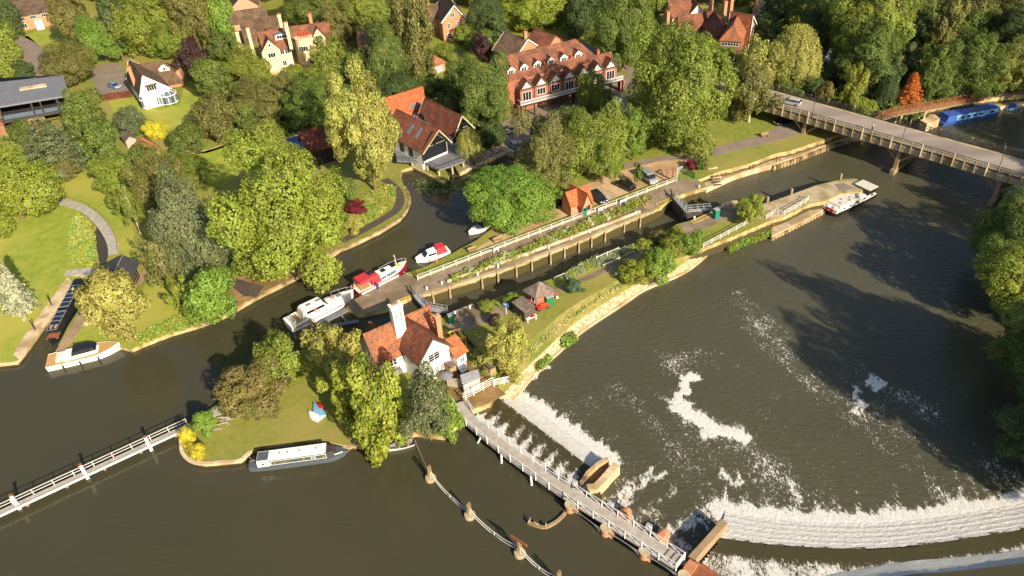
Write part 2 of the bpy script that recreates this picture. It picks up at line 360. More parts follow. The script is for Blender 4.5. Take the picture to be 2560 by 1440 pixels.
WL = [(1143, 1038), (1170, 1080), (1215, 1118), (1280, 1168), (1350, 1222), (1415, 1265), (1510, 1335), (1605, 1395), (1700, 1450), (1790, 1500)]
WLw = px(WL, ZU)                                          # foot of the weir walkway, upstream face
crest1 = px([(1257, 1003), (1300, 1035), (1350, 1073), (1400, 1110), (1445, 1145), (1482, 1173)], ZM)
toe1 = px([(1290, 990), (1335, 1020), (1385, 1057), (1437, 1095), (1485, 1130), (1522, 1150)], ZD)
ZB = -1.95
crest2 = px([(1800, 1345), (1900, 1358), (2000, 1366), (2090, 1371), (2180, 1371), (2300, 1362), (2420, 1345), (2560, 1322), (2800, 1270)], ZB)
toe2 = px([(1813, 1278), (1905, 1296), (2000, 1306), (2090, 1310), (2180, 1310), (2290, 1302), (2410, 1286), (2550, 1262), (2780, 1215)], ZD)
crest3 = px([(1780, 1560), (2000, 1490), (2240, 1442), (2400, 1427), (2560, 1408), (2900, 1340)], ZB)
f_curves = [   # (points, radius m, strength): floating foam and the races below the sluices
    ([(1722, 940), (1716, 965), (1700, 985), (1690, 1005)], .95, 1.35), ([(1695, 1010), (1712, 1035), (1738, 1052), (1790, 1070), (1842, 1088)], 1.75, 1.5), ([(1740, 945), (1730, 962)], .5, .9),
    ([(2200, 945), (2172, 962), (2190, 958)], 1.0, 1.2), ([(2140, 970), (2142, 1000), (2162, 1030)], .8, 1.15), ([(2215, 975), (2260, 1000)], 1.2, .65),
    ([(1545, 1240), (1575, 1215), (1625, 1185), (1650, 1175)], 1.1, 1.0), ([(1650, 1178), (1700, 1160), (1750, 1170)], 1.9, .78), ([(1665, 1205), (1730, 1200), (1740, 1225)], 1.8, .7),
    ([(1600, 1265), (1640, 1255), (1680, 1245), (1700, 1225)], 1.0, .8), ([(1680, 1330), (1720, 1310), (1760, 1290), (1800, 1262)], 1.5, 1.0), ([(1795, 1268), (1812, 1235), (1835, 1205)], .8, .9),
    ([(1800, 1165), (1805, 1190), (1835, 1215), (1850, 1190)], 1.1, .95), ([(1870, 1150), (1820, 1160)], 1.0, .6),
    ([(1620, 1340), (1660, 1360), (1700, 1390)], 2.6, 1.0), ([(1480, 1290), (1530, 1255), (1560, 1235)], 2.0, .95), ([(1560, 1310), (1600, 1280), (1630, 1290)], 2.0, .85), ([(1650, 1330), (1620, 1300), (1590, 1290)], 1.6, .8),
    ([(1830, 755), (1860, 770), (1870, 800), (1900, 815)], 1.9, .72), ([(1920, 820), (1950, 850)], 1.8, .62), ([(1760, 885), (1800, 885)], 1.2, .7), ([(1322, 950), (1350, 925)], 1.5, 1.1)]
scat = [([(1640, 1060), (1760, 1130), (1880, 1180)], 9, .52), ([(1700, 900), (1780, 890), (1880, 930)], 5, .5), ([(1860, 740), (1900, 800), (1960, 860), (1960, 940)], 4.5, .5), ([(2110, 1000), (2250, 1080), (2420, 1150), (2540, 1190)], 3.0, .48),
        ([(1420, 1060), (1560, 1010), (1640, 970)], 3.0, .42), ([(1480, 1010), (1560, 980)], 5, .34), ([(1900, 900), (2000, 1000), (2100, 1100)], 12, .38), ([(2160, 960), (2300, 1020)], 6, .5)]
def wav(u, seed, f0=.5, n=7):
    r = np.random.RandomState(seed); o = 0*u
    for k in range(n): o = o+np.sin(u*f0*1.7**k+r.rand()*6.28)*.8**k
    return o/2.2
def foam_down(X0, Y0):
    X = X0+.9*wav(X0*.8+Y0*1.1, 1)+.35*wav(Y0*2.3, 2, 1.1); Y = Y0+.9*wav(Y0*.9-X0*.7, 3)+.35*wav(X0*2.1, 4, 1.2)
    F = np.full(X.shape, .16+.05*wav(X*.3+Y*.1, 5))
    for pts, r, s in f_curves:
        d = seg_dist(X, Y, px(pts, ZD)); F = np.maximum(F, min(s, 1.5)*(.56+.1*s)*np.exp(-(d/r)**2*.75)); F = np.maximum(F, .36*s*np.exp(-(d/(r*2.6))**2))
    K = np.full(X.shape, .10)
    for pts, r, s in scat:
        d = seg_dist(X, Y, px(pts, ZD)); F = np.maximum(F, (s*.5+.05)*np.exp(-(d/r)**2)); K = np.maximum(K, (.50+.3*s)*np.exp(-(d/(r*1.15))**2))
    X, Y = X0+.25*wav(Y0*2.9, 31, 1.2)+.15*wav(X0*5.1, 33, 1.2), Y0+.25*wav(X0*3.1, 32, 1.2)
    d = seg_dist(X, Y, toe1); K = np.maximum(K, (.55+.2*wav(X*.79-Y*.61, 18, 1.5))*np.exp(-(d/13)**2)); F = np.maximum(F, .76*np.exp(-(d/(1.9*(1+.22*wav(X*.79-Y*.61, 7, 2.6))))**2)+(.30+.10*wav(X*.79-Y*.61, 8, 1.0))*np.exp(-(d/8)**2))
    d = seg_dist(X, Y, toe2); st = .12*np.sin(X*1.9+2*np.sin(X*.7))*np.exp(-d/9)
    uu = X-.12*Y; K = np.maximum(K, (.56+.22*wav(uu, 19, 1.4))*np.exp(-(d/20)**2)); F = np.maximum(F, .74*np.exp(-(d/(1.6*(1+.14*wav(uu, 9, 3.6))))**2)+(.34+.15*wav(uu, 10, 2.2))*np.exp(-(d/(6+2.5*wav(uu, 11, 1.1)))**2)+(.10+.12*wav(uu, 12, .8))*np.exp(-(d/22)**2)); return F, K*(.80+.28*wav(X*.45+Y*.2, 21, .5)*1.0+.12*wav(Y*.6-X*.3, 22, .7))
xs = np.concatenate([np.linspace(-900, -20, 12), np.arange(-12, 120, .55), np.linspace(130, 900, 12)])
ys = np.concatenate([np.linspace(-200, 25, 6), np.arange(34, 175, .55), np.linspace(190, 1200, 12)])
tag(sheet('river_below_weir', 'water_down', xs, ys, ZD, foam_down, keep=lambda x, y: ~((x < -12) & (y > 300))), kind='structure', label='olive brown river below the weir flecked with drifting foam')
# between the two drops on the left
basin = px([(1150, 1000), (1262, 990)], ZM)+crest1+px([(1490, 1200), (1520, 1290)], ZM)+[WLw[6], WLw[5], WLw[4], WLw[3], WLw[2], WLw[1], WLw[0]]
toe_u = px([(1180, 1020), (1230, 1062), (1300, 1118), (1370, 1172), (1430, 1215)], ZM)
def foam_mid(X, Y):
    d = seg_dist(X, Y, toe_u); e = seg_dist(X, Y, crest1)
    return np.maximum(.12+.50*np.exp(-(d/(3.4+1.0*np.sin(X*.9+Y*.5)))**2)+.12*np.sin(X*2.3-Y*1.7)*np.exp(-(d/4)**2), .55*np.exp(-(e/.5)**2))
bx = [p[0] for p in basin]; by = [p[1] for p in basin]
tag(sheet('weir_basin', 'water_mid', np.arange(min(bx), max(bx), .3), np.arange(min(by), max(by), .3), ZM, foam_mid, keep=lambda x, y: inside(x, y, basin)), kind='structure', label='foaming water between the two drops of the left weir')
# above the big curved weir
poolb = crest2+px([(2900, 1340)], ZB)+crest3[::-1][1:]+px([(1740, 1500), (1700, 1452), (1745, 1425)], ZB)
poolb = crest2+[crest3[5]]+crest3[:5][::-1]+px([(1745, 1425)], ZB)
def foam_b(X, Y):
    d = seg_dist(X, Y, crest3); e = seg_dist(X, Y, crest2)
    return .15+.46*(1-np.exp(-(e/2.2)**3))+.12*np.sin(X*1.1+1.5*np.sin(X*.31+Y*.2))*(1-np.exp(-(e/3)**2))+.5*np.exp(-(d/1.2)**2), .72*(1-np.exp(-(e/2.0)**3))
bx = [p[0] for p in poolb]; by = [p[1] for p in poolb]
tag(sheet('weir_apron_water', 'water_mid', np.arange(min(bx), max(bx), .4), np.arange(min(by), max(by), .4), ZB, foam_b, keep=lambda x, y: inside(x, y, poolb)), kind='structure', label='streaky shallow water above the long curved weir')
def fall(name, label, top, bot, z0, z1, steps, foam):
    """falling water: rows between crest and toe, in steps where the weir is stepped"""
    n = 10 if steps == 1 else 26; T = smooth_line([Vector((p.x, p.y, z0)) for p in top], n); B = smooth_line([Vector((p.x, p.y, z1)) for p in bot], n); k = steps*6
    V = []; F = []; fo = []; rn = random.Random(3)
    for i, (a, b) in enumerate(zip(T, B)):
        for j in range(k+1):
            t = j/k; s = t*steps; zf = (.6*t+.4*(math.floor(s)+min(1, (s-math.floor(s))*1.8 if s < steps else 1))/steps) if steps > 1 else t**.8
            p = a.lerp(b, t); p.z = z0+(z1+.05-z0)*min(1, zf)+rn.uniform(-.035, .035)
            V.append(tuple(p)); fr = s-math.floor(s)
            fo.append(foam(t, fr)+rn.uniform(-.08, .08))
    for i in range(len(T)-1):
        for j in range(k): q = i*(k+1)+j; F.append((q, q+1, q+k+2, q+k+1))
    me = bpy.data.meshes.new(name); me.from_pydata(V, [], F); me.materials.append(M['white_water'])
    ca = me.color_attributes.new('foam', 'FLOAT_COLOR', 'POINT'); d = np.ones((len(fo), 4), np.float32); d[:, 0] = fo; ca.data.foreach_set('color', d.reshape(-1))
    me.polygons.foreach_set('use_smooth', [True]*len(me.polygons)); me.update()
    o = bpy.data.objects.new(name, me); COL.objects.link(o); return tag(o, label, kind='structure')
fall('weir_fall', 'straight white water fall beside the lock cottage garden', crest1, toe1, ZM, ZD, 1, lambda t, f: .36+.32*min(1, t*1.6))
fall('long_weir_fall', 'long curved stepped fall of white water', crest2, toe2, ZB, ZD, 5, lambda t, f: (.34 if t < .12 else .46+.26*t-(.17 if f < .25 else 0)))
# upper fall under the walkway
topu = px([(1163, 1036), (1215, 1078), (1285, 1132), (1355, 1186), (1420, 1232)], ZU)
fall('walkway_weir_fall', 'low broken fall of white water below the weir walkway', topu, toe_u, ZU-.25, ZM, 1, lambda t, f: .48+.22*t)
# river above the weir
up = WLw+[Vector((60, 20, 0)), Vector((60, -120, 0)), Vector((-500, -120, 0)), Vector((-500, 150, 0))]+px([(-200, 600), (150, 420), (900, 330), (1300, 340), (1420, 400), (1350, 520), (1250, 600), (1100, 690), (1062, 735), (1085, 790), (1090, 850), (1120, 960)], ZU)
b = MB(); b.flat(up, ZU); tag(b.build('river_above_weir', 'water_up'), 'smooth brown river above the weir and moorings', kind='structure')
c3p = [(1780, 1560), (2000, 1490), (2240, 1442), (2400, 1427), (2560, 1408), (2900, 1340)]; c3u = px(c3p, ZU)
fall('lower_weir_fall', 'foaming lip of the third drop at the bottom right', c3u, px([(a_, b_-34) for a_, b_ in c3p], ZB), ZU, ZB, 1, lambda t, f: .30+.28*t)
b = MB(); b.flat(c3u+[Vector((140, 10, 0)), Vector((62, 10, 0))], ZU+.02); tag(b.build('river_above_curved_weir', 'water_up'), 'strip of calm river above the curved weir', kind='structure')

# ================================================================ LAND
quayN_in = [(1744, 450), (1798, 429), (1871, 410), (1942, 383), (1975, 377), (2051, 352), (2120, 328), (2165, 306)]
coastA = [(-700, 1010), (-300, 955), (0, 908), (42, 903), (62, 878), (100, 825), (140, 772), (183, 712), (192, 700), (205, 690), (238, 668), (246, 650), (243, 628), (236, 600), (232, 575), (240, 560), (256, 580), (268, 608), (272, 632), (266, 655), (258, 672), (232, 712), (200, 768), (170, 815), (146, 862), (150, 880), (180, 874), (230, 860), (300, 866), (330, 873), (352, 862), (395, 845), (430, 832), (505, 810), (570, 783), (640, 742), (700, 713), (760, 682), (815, 647), (850, 622), (880, 611), (950, 577), (1000, 546), (1020, 518), (1024, 492), (1010, 466), (1002, 440),
          (1004, 424), (1033, 417), (1112, 456), (1122, 440), (1100, 402), (1122, 396), (1148, 433), (1265, 380), (1292, 395), (1282, 470), (1250, 540), (1225, 575), (1192, 600), (1150, 622), (1122, 638), (1060, 668), (1034, 676), (1018, 681), (868, 757), (866, 768), (897, 787), (962, 774), (1008, 752), (1032, 741), (1054, 736), (1118, 716), (1190, 694), (1280, 664), (1375, 628), (1450, 599), (1520, 571), (1600, 538), (1651, 516), (1677, 494), (1765, 468), (1762, 458)]
A = px(coastA)+px(quayN_in)+px([(2155, 270), (2095, 235), (2046, 180), (2030, 120), (2042, 60), (2060, 58), (2080, 95), (2104, 150), (2168, 213), (2242, 266), (2296, 284), (2345, 266), (2465, 247), (2560, 237), (2750, 211)])+[Vector(v) for v in ((800, 330, 0), (800, 1500, 0), (-1200, 1500, 0), (-1200, 80, 0))]
def land(name, poly, top, sidem, z1=0.0, z0=-3.4, label=None):
    b = MB(); b.flat(poly, z1); o = b.build(name, top); tag(o, label, kind='structure')
    b = MB(); b.wall(poly, z0, z1-.003); w_ = b.build(name+'_edge', sidem); tag(w_, kind='structure'); return o
mat('bank_wall', '#a58b66', '#c9ae84', scale=1.2, rough=.95, bump=.4, c3='#6d5a40', big=.5)
def wetwall(name, dry, wet, z):
    m = mat(name, dry[0], dry[1], scale=1.3, rough=.9, bump=.3, c3=dry[2], big=.5); nt = m.node_tree; L = nt.links.new; b = nt.nodes['Principled BSDF']
    tc = node(nt, 'ShaderNodeTexCoord'); sp = node(nt, 'ShaderNodeSeparateXYZ'); L(tc.outputs['Object'], sp.inputs[0])
    n = node(nt, 'ShaderNodeTexNoise'); n.inputs['Scale'].default_value = .7; n.inputs['Detail'].default_value = 5; L(tc.outputs['Object'], n.inputs['Vector'])
    ma = node(nt, 'ShaderNodeMath', operation='MULTIPLY_ADD'); L(n.outputs[0], ma.inputs[0]); ma.inputs[1].default_value = .9; L(sp.outputs[2], ma.inputs[2])
    mr = node(nt, 'ShaderNodeMapRange'); mr.inputs[1].default_value = z+.45-.12; mr.inputs[2].default_value = z+.45+.12; L(ma.outputs[0], mr.inputs[0])
    lk = [l for l in nt.links if l.to_socket == b.inputs['Base Color']][0]; s = lk.from_socket
    mx = node(nt, 'ShaderNodeMix', data_type='RGBA'); L(mr.outputs[0], mx.inputs[0]); mx.inputs[6].default_value = rgb(wet); L(s, mx.inputs[7]); L(mx.outputs[2], b.inputs['Base Color'])
wetwall('lock_wall', ('#a5915f', '#c9b684', '#8c774c'), '#4b4326', -.9)
land('ground', A, 'grass', 'lock_wall', label='grassy north bank with lawns, gardens and towpath')
coastI = [(1117, 788), (1183, 762), (1196, 770), (1245, 742), (1330, 712), (1400, 690), (1470, 662), (1547, 628), (1590, 610), (1640, 590), (1693, 560), (1727, 551), (1775, 529), (1819, 508), (1844, 504), (1880, 512), (1921, 506), (1975, 487), (2036, 464), (2085, 452), (2105, 448), (2137, 446), (2160, 455), (2172, 464), (2150, 480), (2104, 482), (2064, 502), (2027, 508), (1957, 542), (1924, 552), (1898, 563), (1840, 588), (1765, 616),
          (1715, 640), (1690, 646), (1625, 664), (1580, 682), (1525, 712), (1450, 754), (1405, 784), (1370, 814), (1318, 857), (1280, 892), (1250, 940), (1235, 985), (1225, 1008), (1180, 1024), (1150, 1020), (1142, 1035), (1146, 1060), (1110, 1092), (1040, 1083), (1000, 1091), (960, 1103), (900, 1114), (870, 1114), (820, 1105), (760, 1104), (700, 1110), (650, 1114), (625, 1128), (600, 1150), (560, 1154), (510, 1158), (475, 1150), (455, 1130), (452, 1100), (462, 1070), (478, 1052), (520, 1025), (545, 1010), (560, 985), (620, 945), (690, 895), (760, 872), (850, 862), (905, 852), (985, 832), (1050, 815)]
I_ = px(coastI)
land('lock_island', I_, 'grass', 'lock_wall', label='long grassy island between the lock and the weir pool')
land('right_bank', px([(2680, 430), (2590, 470), (2540, 540), (2555, 640), (2590, 760), (2620, 900), (2660, 1050), (2740, 1230)])+[Vector((300, 60, 0)), Vector((500, 200, 0)), Vector((400, 330, 0))], 'grass', 'bank_wall', label='wooded right bank')
# low quays
qz = -1.35
land('quay', px([(1744, 452), (1766, 470), (1835, 438), (1887, 422), (1937, 409), (1962, 401), (2000, 388), (2065, 362), (2126, 342), (2152, 340), (2185, 305), (2150, 292)]+[(2100, 318), (2040, 335), (1960, 360), (1860, 395), (1780, 420)], qz), 'concrete', 'pale_stone', z1=qz, label='low pale concrete landing quay below the lock')
qy = -1.7
land('far_quay', px([(2296, 306), (2345, 290), (2468, 270), (2560, 258), (2750, 232), (2750, 215), (2560, 245), (2345, 275)], -1.6), 'concrete', 'pale_stone', z1=-1.6, label='low pale quay where the blue widebeam is moored')
land('lower_quay', px([(1925, 560), (1930, 590), (1999, 556), (2047, 531), (2080, 512), (2120, 485), (2165, 470), (2120, 465), (2030, 500)], qy), 'concrete', 'pale_stone', z1=qy, label='narrow low quay under the island wall')
# stone toe of the island bank
mat('rubble', '#b89d78', '#d9c3a0', scale=2.8, rough=.95, bump=.9, bscale=5, c3='#a48863', big=1.6)
outer = px([(1765, 640), (1707, 684), (1613, 724), (1560, 759), (1482, 810), (1436, 844), (1404, 874), (1352, 922), (1318, 957), (1284, 1000), (1262, 1012)], -2.5)
inner = px([(1765, 616), (1700, 664), (1605, 704), (1545, 737), (1470, 785), (1430, 814), (1395, 845), (1345, 892), (1310, 926), (1268, 975), (1245, 992)], -1.15)
crown_ = px([(1765, 614), (1690, 645), (1625, 663), (1580, 681), (1525, 711), (1450, 753), (1405, 783), (1370, 813), (1318, 856), (1280, 891), (1238, 980)], 0.01)
def slope(name, m, lo, hi, rows, jit, lab, seed):
    b = MB(); so_ = smooth_line(lo, 6); si_ = smooth_line(hi, 6); rn = random.Random(seed); grid = []
    for a, c in zip(so_, si_): grid.append([a.lerp(c, t/rows)+(Vector((rn.uniform(-jit, jit), rn.uniform(-jit, jit), rn.uniform(-jit, jit)*.7)) if 0 < t < rows else Vector()) for t in range(rows+1)])
    for i in range(len(grid)-1):
        for j in range(rows): b.poly([grid[i][j], grid[i][j+1], grid[i+1][j+1], grid[i+1][j]])
    tag(b.build(name, m), lab, kind='structure')
slope('stone_bank', 'rubble', outer, inner, 6, .16, 'sloping pale stone revetment along the weir pool', 5)
slope('grass_slope', 'dry_grass', inner, crown_, 4, .08, 'dry grass slope between island lawn and stone revetment', 6)
b = MB(); L2, R2 = b.strip([p+Vector((0, 0, .28)) for p in smooth_line(outer, 4)], .5)
for q in (L2, R2):
    for i in range(len(q)-1): b.poly([q[i]-Vector((0, 0, 1.2)), q[i+1]-Vector((0, 0, 1.2)), q[i+1], q[i]])
tag(b.build('stone_kerb', 'pale_stone'), 'pale stone toe kerb along the weir pool', kind='structure')

# ---- stone coping round the upstream banks
def coping(pts, w_=.45, m='pale_stone', z=.0, h=.1, name='bank_coping', lab=None):
    L_ = smooth_line([Vector((p.x, p.y, z+h)) for p in px(pts, z)], 3); b = MB(); a, c = b.strip(L_, w_)
    for i in range(len(a)-1):
        b.poly([c[i]-Vector((0, 0, h+.3)), c[i+1]-Vector((0, 0, h+.3)), c[i+1], c[i]]); b.poly([a[i+1]-Vector((0, 0, h+.3)), a[i]-Vector((0, 0, h+.3)), a[i], a[i+1]])
    return tag(b.build(name, m), lab, kind='structure')
coping([(570, 783), (640, 742), (700, 713), (760, 682), (815, 647), (850, 622), (880, 611), (950, 577), (1000, 546), (1020, 518), (1024, 492), (1010, 466)], .5, 'bank_wall')
coping([(395, 845), (430, 832), (505, 810), (570, 783)], .3, 'bank_wall', h=.03)
coping([(-60, 918), (0, 908), (42, 903), (62, 878), (100, 825), (140, 772), (183, 712)], .3, 'pale_stone', h=.02)
coping([(452, 1100), (455, 1130), (475, 1150), (510, 1158), (560, 1154), (600, 1150), (625, 1128)], .5)
coping([(1054, 736), (1118, 716), (1190, 694), (1280, 664), (1375, 628), (1450, 599), (1520, 571), (1600, 538), (1651, 516)], .7, 'concrete', h=.06)
coping([(1117, 788), (1183, 762)], .6, 'concrete', h=.06)
coping([(1033, 417), (1112, 456)], .5, 'pale_stone')
coping([(1148, 433), (1265, 380)], .5, 'pale_stone')
coping([(1775, 531), (1819, 509), (1844, 504)], .8, 'pale_stone')
coping([(870, 1114), (900, 1114), (960, 1103), (1000, 1091), (1040, 1083)], .4, 'bank_wall')

# ---- surfaces laid on the land
def lay(name, m, pts, z=.03, label=None):
    b = MB(); b.flat(px(pts), z); b.wall(px(pts), z-.08, z-.001); return tag(b.build(name, m), label, kind='structure')
lay('lock_paving', 'lockpave', [(1018, 683), (871, 757), (868, 767), (897, 785), (962, 772), (1008, 750), (1032, 740), (1118, 714), (1190, 692), (1280, 662), (1375, 626), (1450, 597), (1520, 569), (1600, 536), (1651, 514), (1677, 492), (1762, 467), (1745, 452), (1700, 448), (1690, 456), (1600, 490), (1500, 527), (1380, 572), (1300, 603), (1200, 642), (1100, 681), (1048, 702)], label='dusty brown lockside paving and lock head platform')
lay('island_path', 'lockpave', [(1120, 790), (1183, 764), (1215, 772), (1240, 766), (1262, 772), (1300, 758), (1330, 745), (1400, 716), (1440, 701), (1500, 674), (1560, 646), (1600, 625), (1690, 573), (1700, 560), (1727, 553), (1775, 531), (1819, 510), (1844, 506), (1860, 520), (1846, 545), (1800, 555), (1740, 583), (1690, 603), (1620, 640), (1560, 664), (1500, 690), (1450, 708), (1390, 735), (1345, 760), (1300, 775), (1255, 790), (1225, 805), (1200, 812), (1145, 835), (1110, 810)], label='brown tarmac path along the lock island')
lay('point_paving', 'concrete', [(1896, 516), (1921, 508), (1975, 489), (2036, 466), (2085, 454), (2137, 448), (2158, 456), (2168, 464), (2146, 479), (2104, 480), (2064, 500), (2027, 506), (1957, 540), (1924, 549), (1895, 545)], label='pale concrete surface of the island point')
b = MB(); b.flat(px([(2085, 461), (2110, 458), (2132, 468), (2112, 482), (2100, 476)]), .045); tag(b.build('tarmac_patch', 'tarmac'), 'darker resurfaced patch on the island point', kind='structure')
lay('car_park', 'gravel', [(1180, 632), (1300, 585), (1400, 545), (1500, 508), (1600, 470), (1690, 438), (1720, 425), (1730, 405), (1700, 398), (1640, 405), (1560, 425), (1510, 440), (1480, 455), (1440, 470), (1400, 500), (1375, 520), (1330, 545), (1270, 575), (1205, 612)], label='sandy gravel parking beside the lock')
lay('towpath', 'tarmac', [(1560, 425), (1640, 405), (1700, 398), (1730, 405), (1740, 412), (1780, 392), (1840, 376), (1900, 363), (1960, 347), (2000, 337), (2030, 325), (2060, 325), (2110, 320), (2090, 300), (2020, 295), (1950, 300), (1945, 318), (1900, 338), (1840, 354), (1780, 372), (1720, 386), (1640, 393), (1560, 408)], label='pale tarmac towpath curving under the bridge')
lay('parking_slab', 'concrete', [(1492, 481), (1503, 466), (1545, 488), (1520, 505), (1500, 500)], z=.05, label='pale concrete parking slab')
lay('mill_yard', 'tarmac', [(1145, 432), (1262, 380), (1300, 395), (1370, 370), (1450, 330), (1560, 300), (1640, 260), (1600, 200), (1540, 180), (1400, 240), (1280, 290), (1220, 320), (1215, 345), (1230, 370), (1170, 400)], label='yard around the half timbered mill building')
lay('village_road', 'tarmac', [(1330, 70), (1400, 90), (1470, 110), (1520, 145), (1640, 190), (1760, 215), (1880, 240), (1940, 250), (1950, 262), (1940, 268), (1860, 258), (1760, 235), (1640, 210), (1520, 165), (1440, 115), (1380, 100), (1320, 85)], label='village road down to the bridge')
lay('garden_drive', 'tarmac', [(40, 95), (70, 90), (100, 115), (125, 150), (150, 180), (110, 190), (80, 200), (70, 170), (50, 130)], label='pale garden drive by the left lawn')
lay('house_drive', 'tarmac', [(225, 165), (300, 158), (318, 200), (330, 240), (250, 248), (235, 210)], label='driveway beside the white house')
lay('meadow', 'lawn', [(0, 905), (40, 901), (60, 877), (98, 823), (138, 770), (181, 712), (200, 690), (236, 664), (240, 648), (236, 625), (230, 590), (220, 555), (190, 520), (140, 505), (110, 500), (60, 540), (-200, 560), (-500, 900), (-300, 950)], label='bright mown meadow on the left bank')
lay('lawn', 'lawn', [(140, 440), (200, 400), (240, 395), (270, 430), (300, 470), (330, 560), (345, 620), (340, 650), (290, 640), (290, 620), (276, 580), (250, 548), (200, 515), (160, 500), (120, 480)], label='lawn east of the curved boardwalk')
lay('riverside_lawn', 'lawn', [(180, 868), (230, 858), (300, 864), (330, 870), (352, 860), (395, 843), (505, 806), (480, 770), (430, 740), (400, 690), (375, 690), (345, 745), (250, 815), (200, 815)], label='mown lawn behind the white launch')
lay('orchard_lawn', 'lawn', [(470, 390), (540, 370), (610, 345), (640, 370), (620, 400), (560, 470), (520, 460), (500, 430)], label='sunny lawn beyond the big round tree')
lay('conservatory_lawn', 'lawn', [(270, 250), (330, 235), (350, 268), (400, 275), (450, 260), (460, 215), (490, 225), (500, 270), (470, 320), (420, 330), (380, 300), (340, 290), (290, 290)], label='garden lawn round the conservatory')
lay('distant_lawn', 'lawn', [(55, 90), (100, 78), (150, 75), (185, 95), (180, 110), (110, 118)], label='small lawn in front of the far left house')
lay('brick_house_lawn', 'grass', [(1105, 105), (1140, 100), (1190, 92), (1200, 130), (1150, 160), (1110, 150)], label='lawn below the tall brick house')
lay('cream_house_lawn', 'lawn', [(674, 190), (722, 178), (740, 192), (700, 203), (676, 205)], label='small square lawn below the cream house')
lay('terrace_path', 'pale_stone', [(672, 184), (722, 172), (748, 195), (700, 208), (672, 212), (674, 206), (700, 203), (738, 192), (722, 178), (674, 190)], z=.06)
lay('garden_path', 'pale_stone', [(428, 378), (470, 388), (520, 382), (560, 368), (600, 355), (640, 345), (700, 325), (760, 300), (758, 294), (700, 318), (640, 338), (600, 349), (560, 361), (520, 375), (470, 380), (435, 372)], label='thin pale garden path')
lay('river_terrace', 'dirt', [(560, 700), (610, 690), (700, 690), (780, 655), (840, 620), (850, 622), (815, 645), (760, 680), (700, 711), (640, 740), (590, 765), (570, 740)], label='bare earth under the big riverside tree')
lay('cottage_yard', 'dirt', [(1100, 870), (1150, 880), (1200, 930), (1265, 985), (1225, 1006), (1180, 1022), (1150, 1018), (1130, 990), (1100, 940)], label='earth yard beside the lock cottage')
0 and lay('bank_verge', 'dry_grass', [(1690, 655), (1560, 725), (1470, 783), (1420, 822), (1330, 900), (1295, 935), (1280, 930), (1330, 850), (1400, 795), (1470, 750), (1560, 690), (1620, 665)], z=.05, label='tall dry grass along the island bank')
lay('north_towpath', 'concrete', [(2310, 280), (2345, 266), (2465, 247), (2560, 237), (2750, 211), (2750, 200), (2560, 222), (2500, 230), (2440, 240), (2370, 255), (2300, 275)], label='pale towpath beyond the footbridge')
# ================================================================ BUILDINGS
def V3(p, z): return Vector((p[0], p[1], z))
class Wl:                                                # a wall to hang windows on: origin at its left foot seen from outside
    def __init__(s, a, b):
        s.o = Vector((a[0], a[1], 0)); d = Vector((b[0]-a[0], b[1]-a[1], 0)); s.len = d.length; s.d = d.normalized(); s.n = Vector((s.d.y, -s.d.x, 0))
    def pt(s, u, z, out=0): return s.o+s.d*u+s.n*out+Vector((0, 0, z))
def pane_box(b, W, u, z, w_, h_, o0, o1):
    b.hexa([W.pt(u-w_/2, z, o1), W.pt(u+w_/2, z, o1), W.pt(u+w_/2, z, o0), W.pt(u-w_/2, z, o0)], [W.pt(u-w_/2, z+h_, o1), W.pt(u+w_/2, z+h_, o1), W.pt(u+w_/2, z+h_, o0), W.pt(u-w_/2, z+h_, o0)])
def win(root, W, u, z, w_, h_, nx=2, ny=1, m='white_paint', g='glass', name='window', t=.09):
    b = MB(); f = t
    pane_box(b, W, u, z, w_, f, -.04, .07); pane_box(b, W, u, z+h_-f, w_, f, -.04, .05)
    for i in range(nx+1):
        x = u-w_/2+f/2+(w_-f)*i/nx; pane_box(b, W, x, z+f, f if i in (0, nx) else f*.8, h_-2*f, -.04, .05)
    for j in range(1, ny): pane_box(b, W, u, z+h_*j/ny, w_-2*f, f*.55, -.03, .04)
    o = b.build(name, m, root); p = MB(); pane_box(p, W, u, z+f*.5, w_-f, h_-f, -.06, .015); p.build('pane', g, o); return o
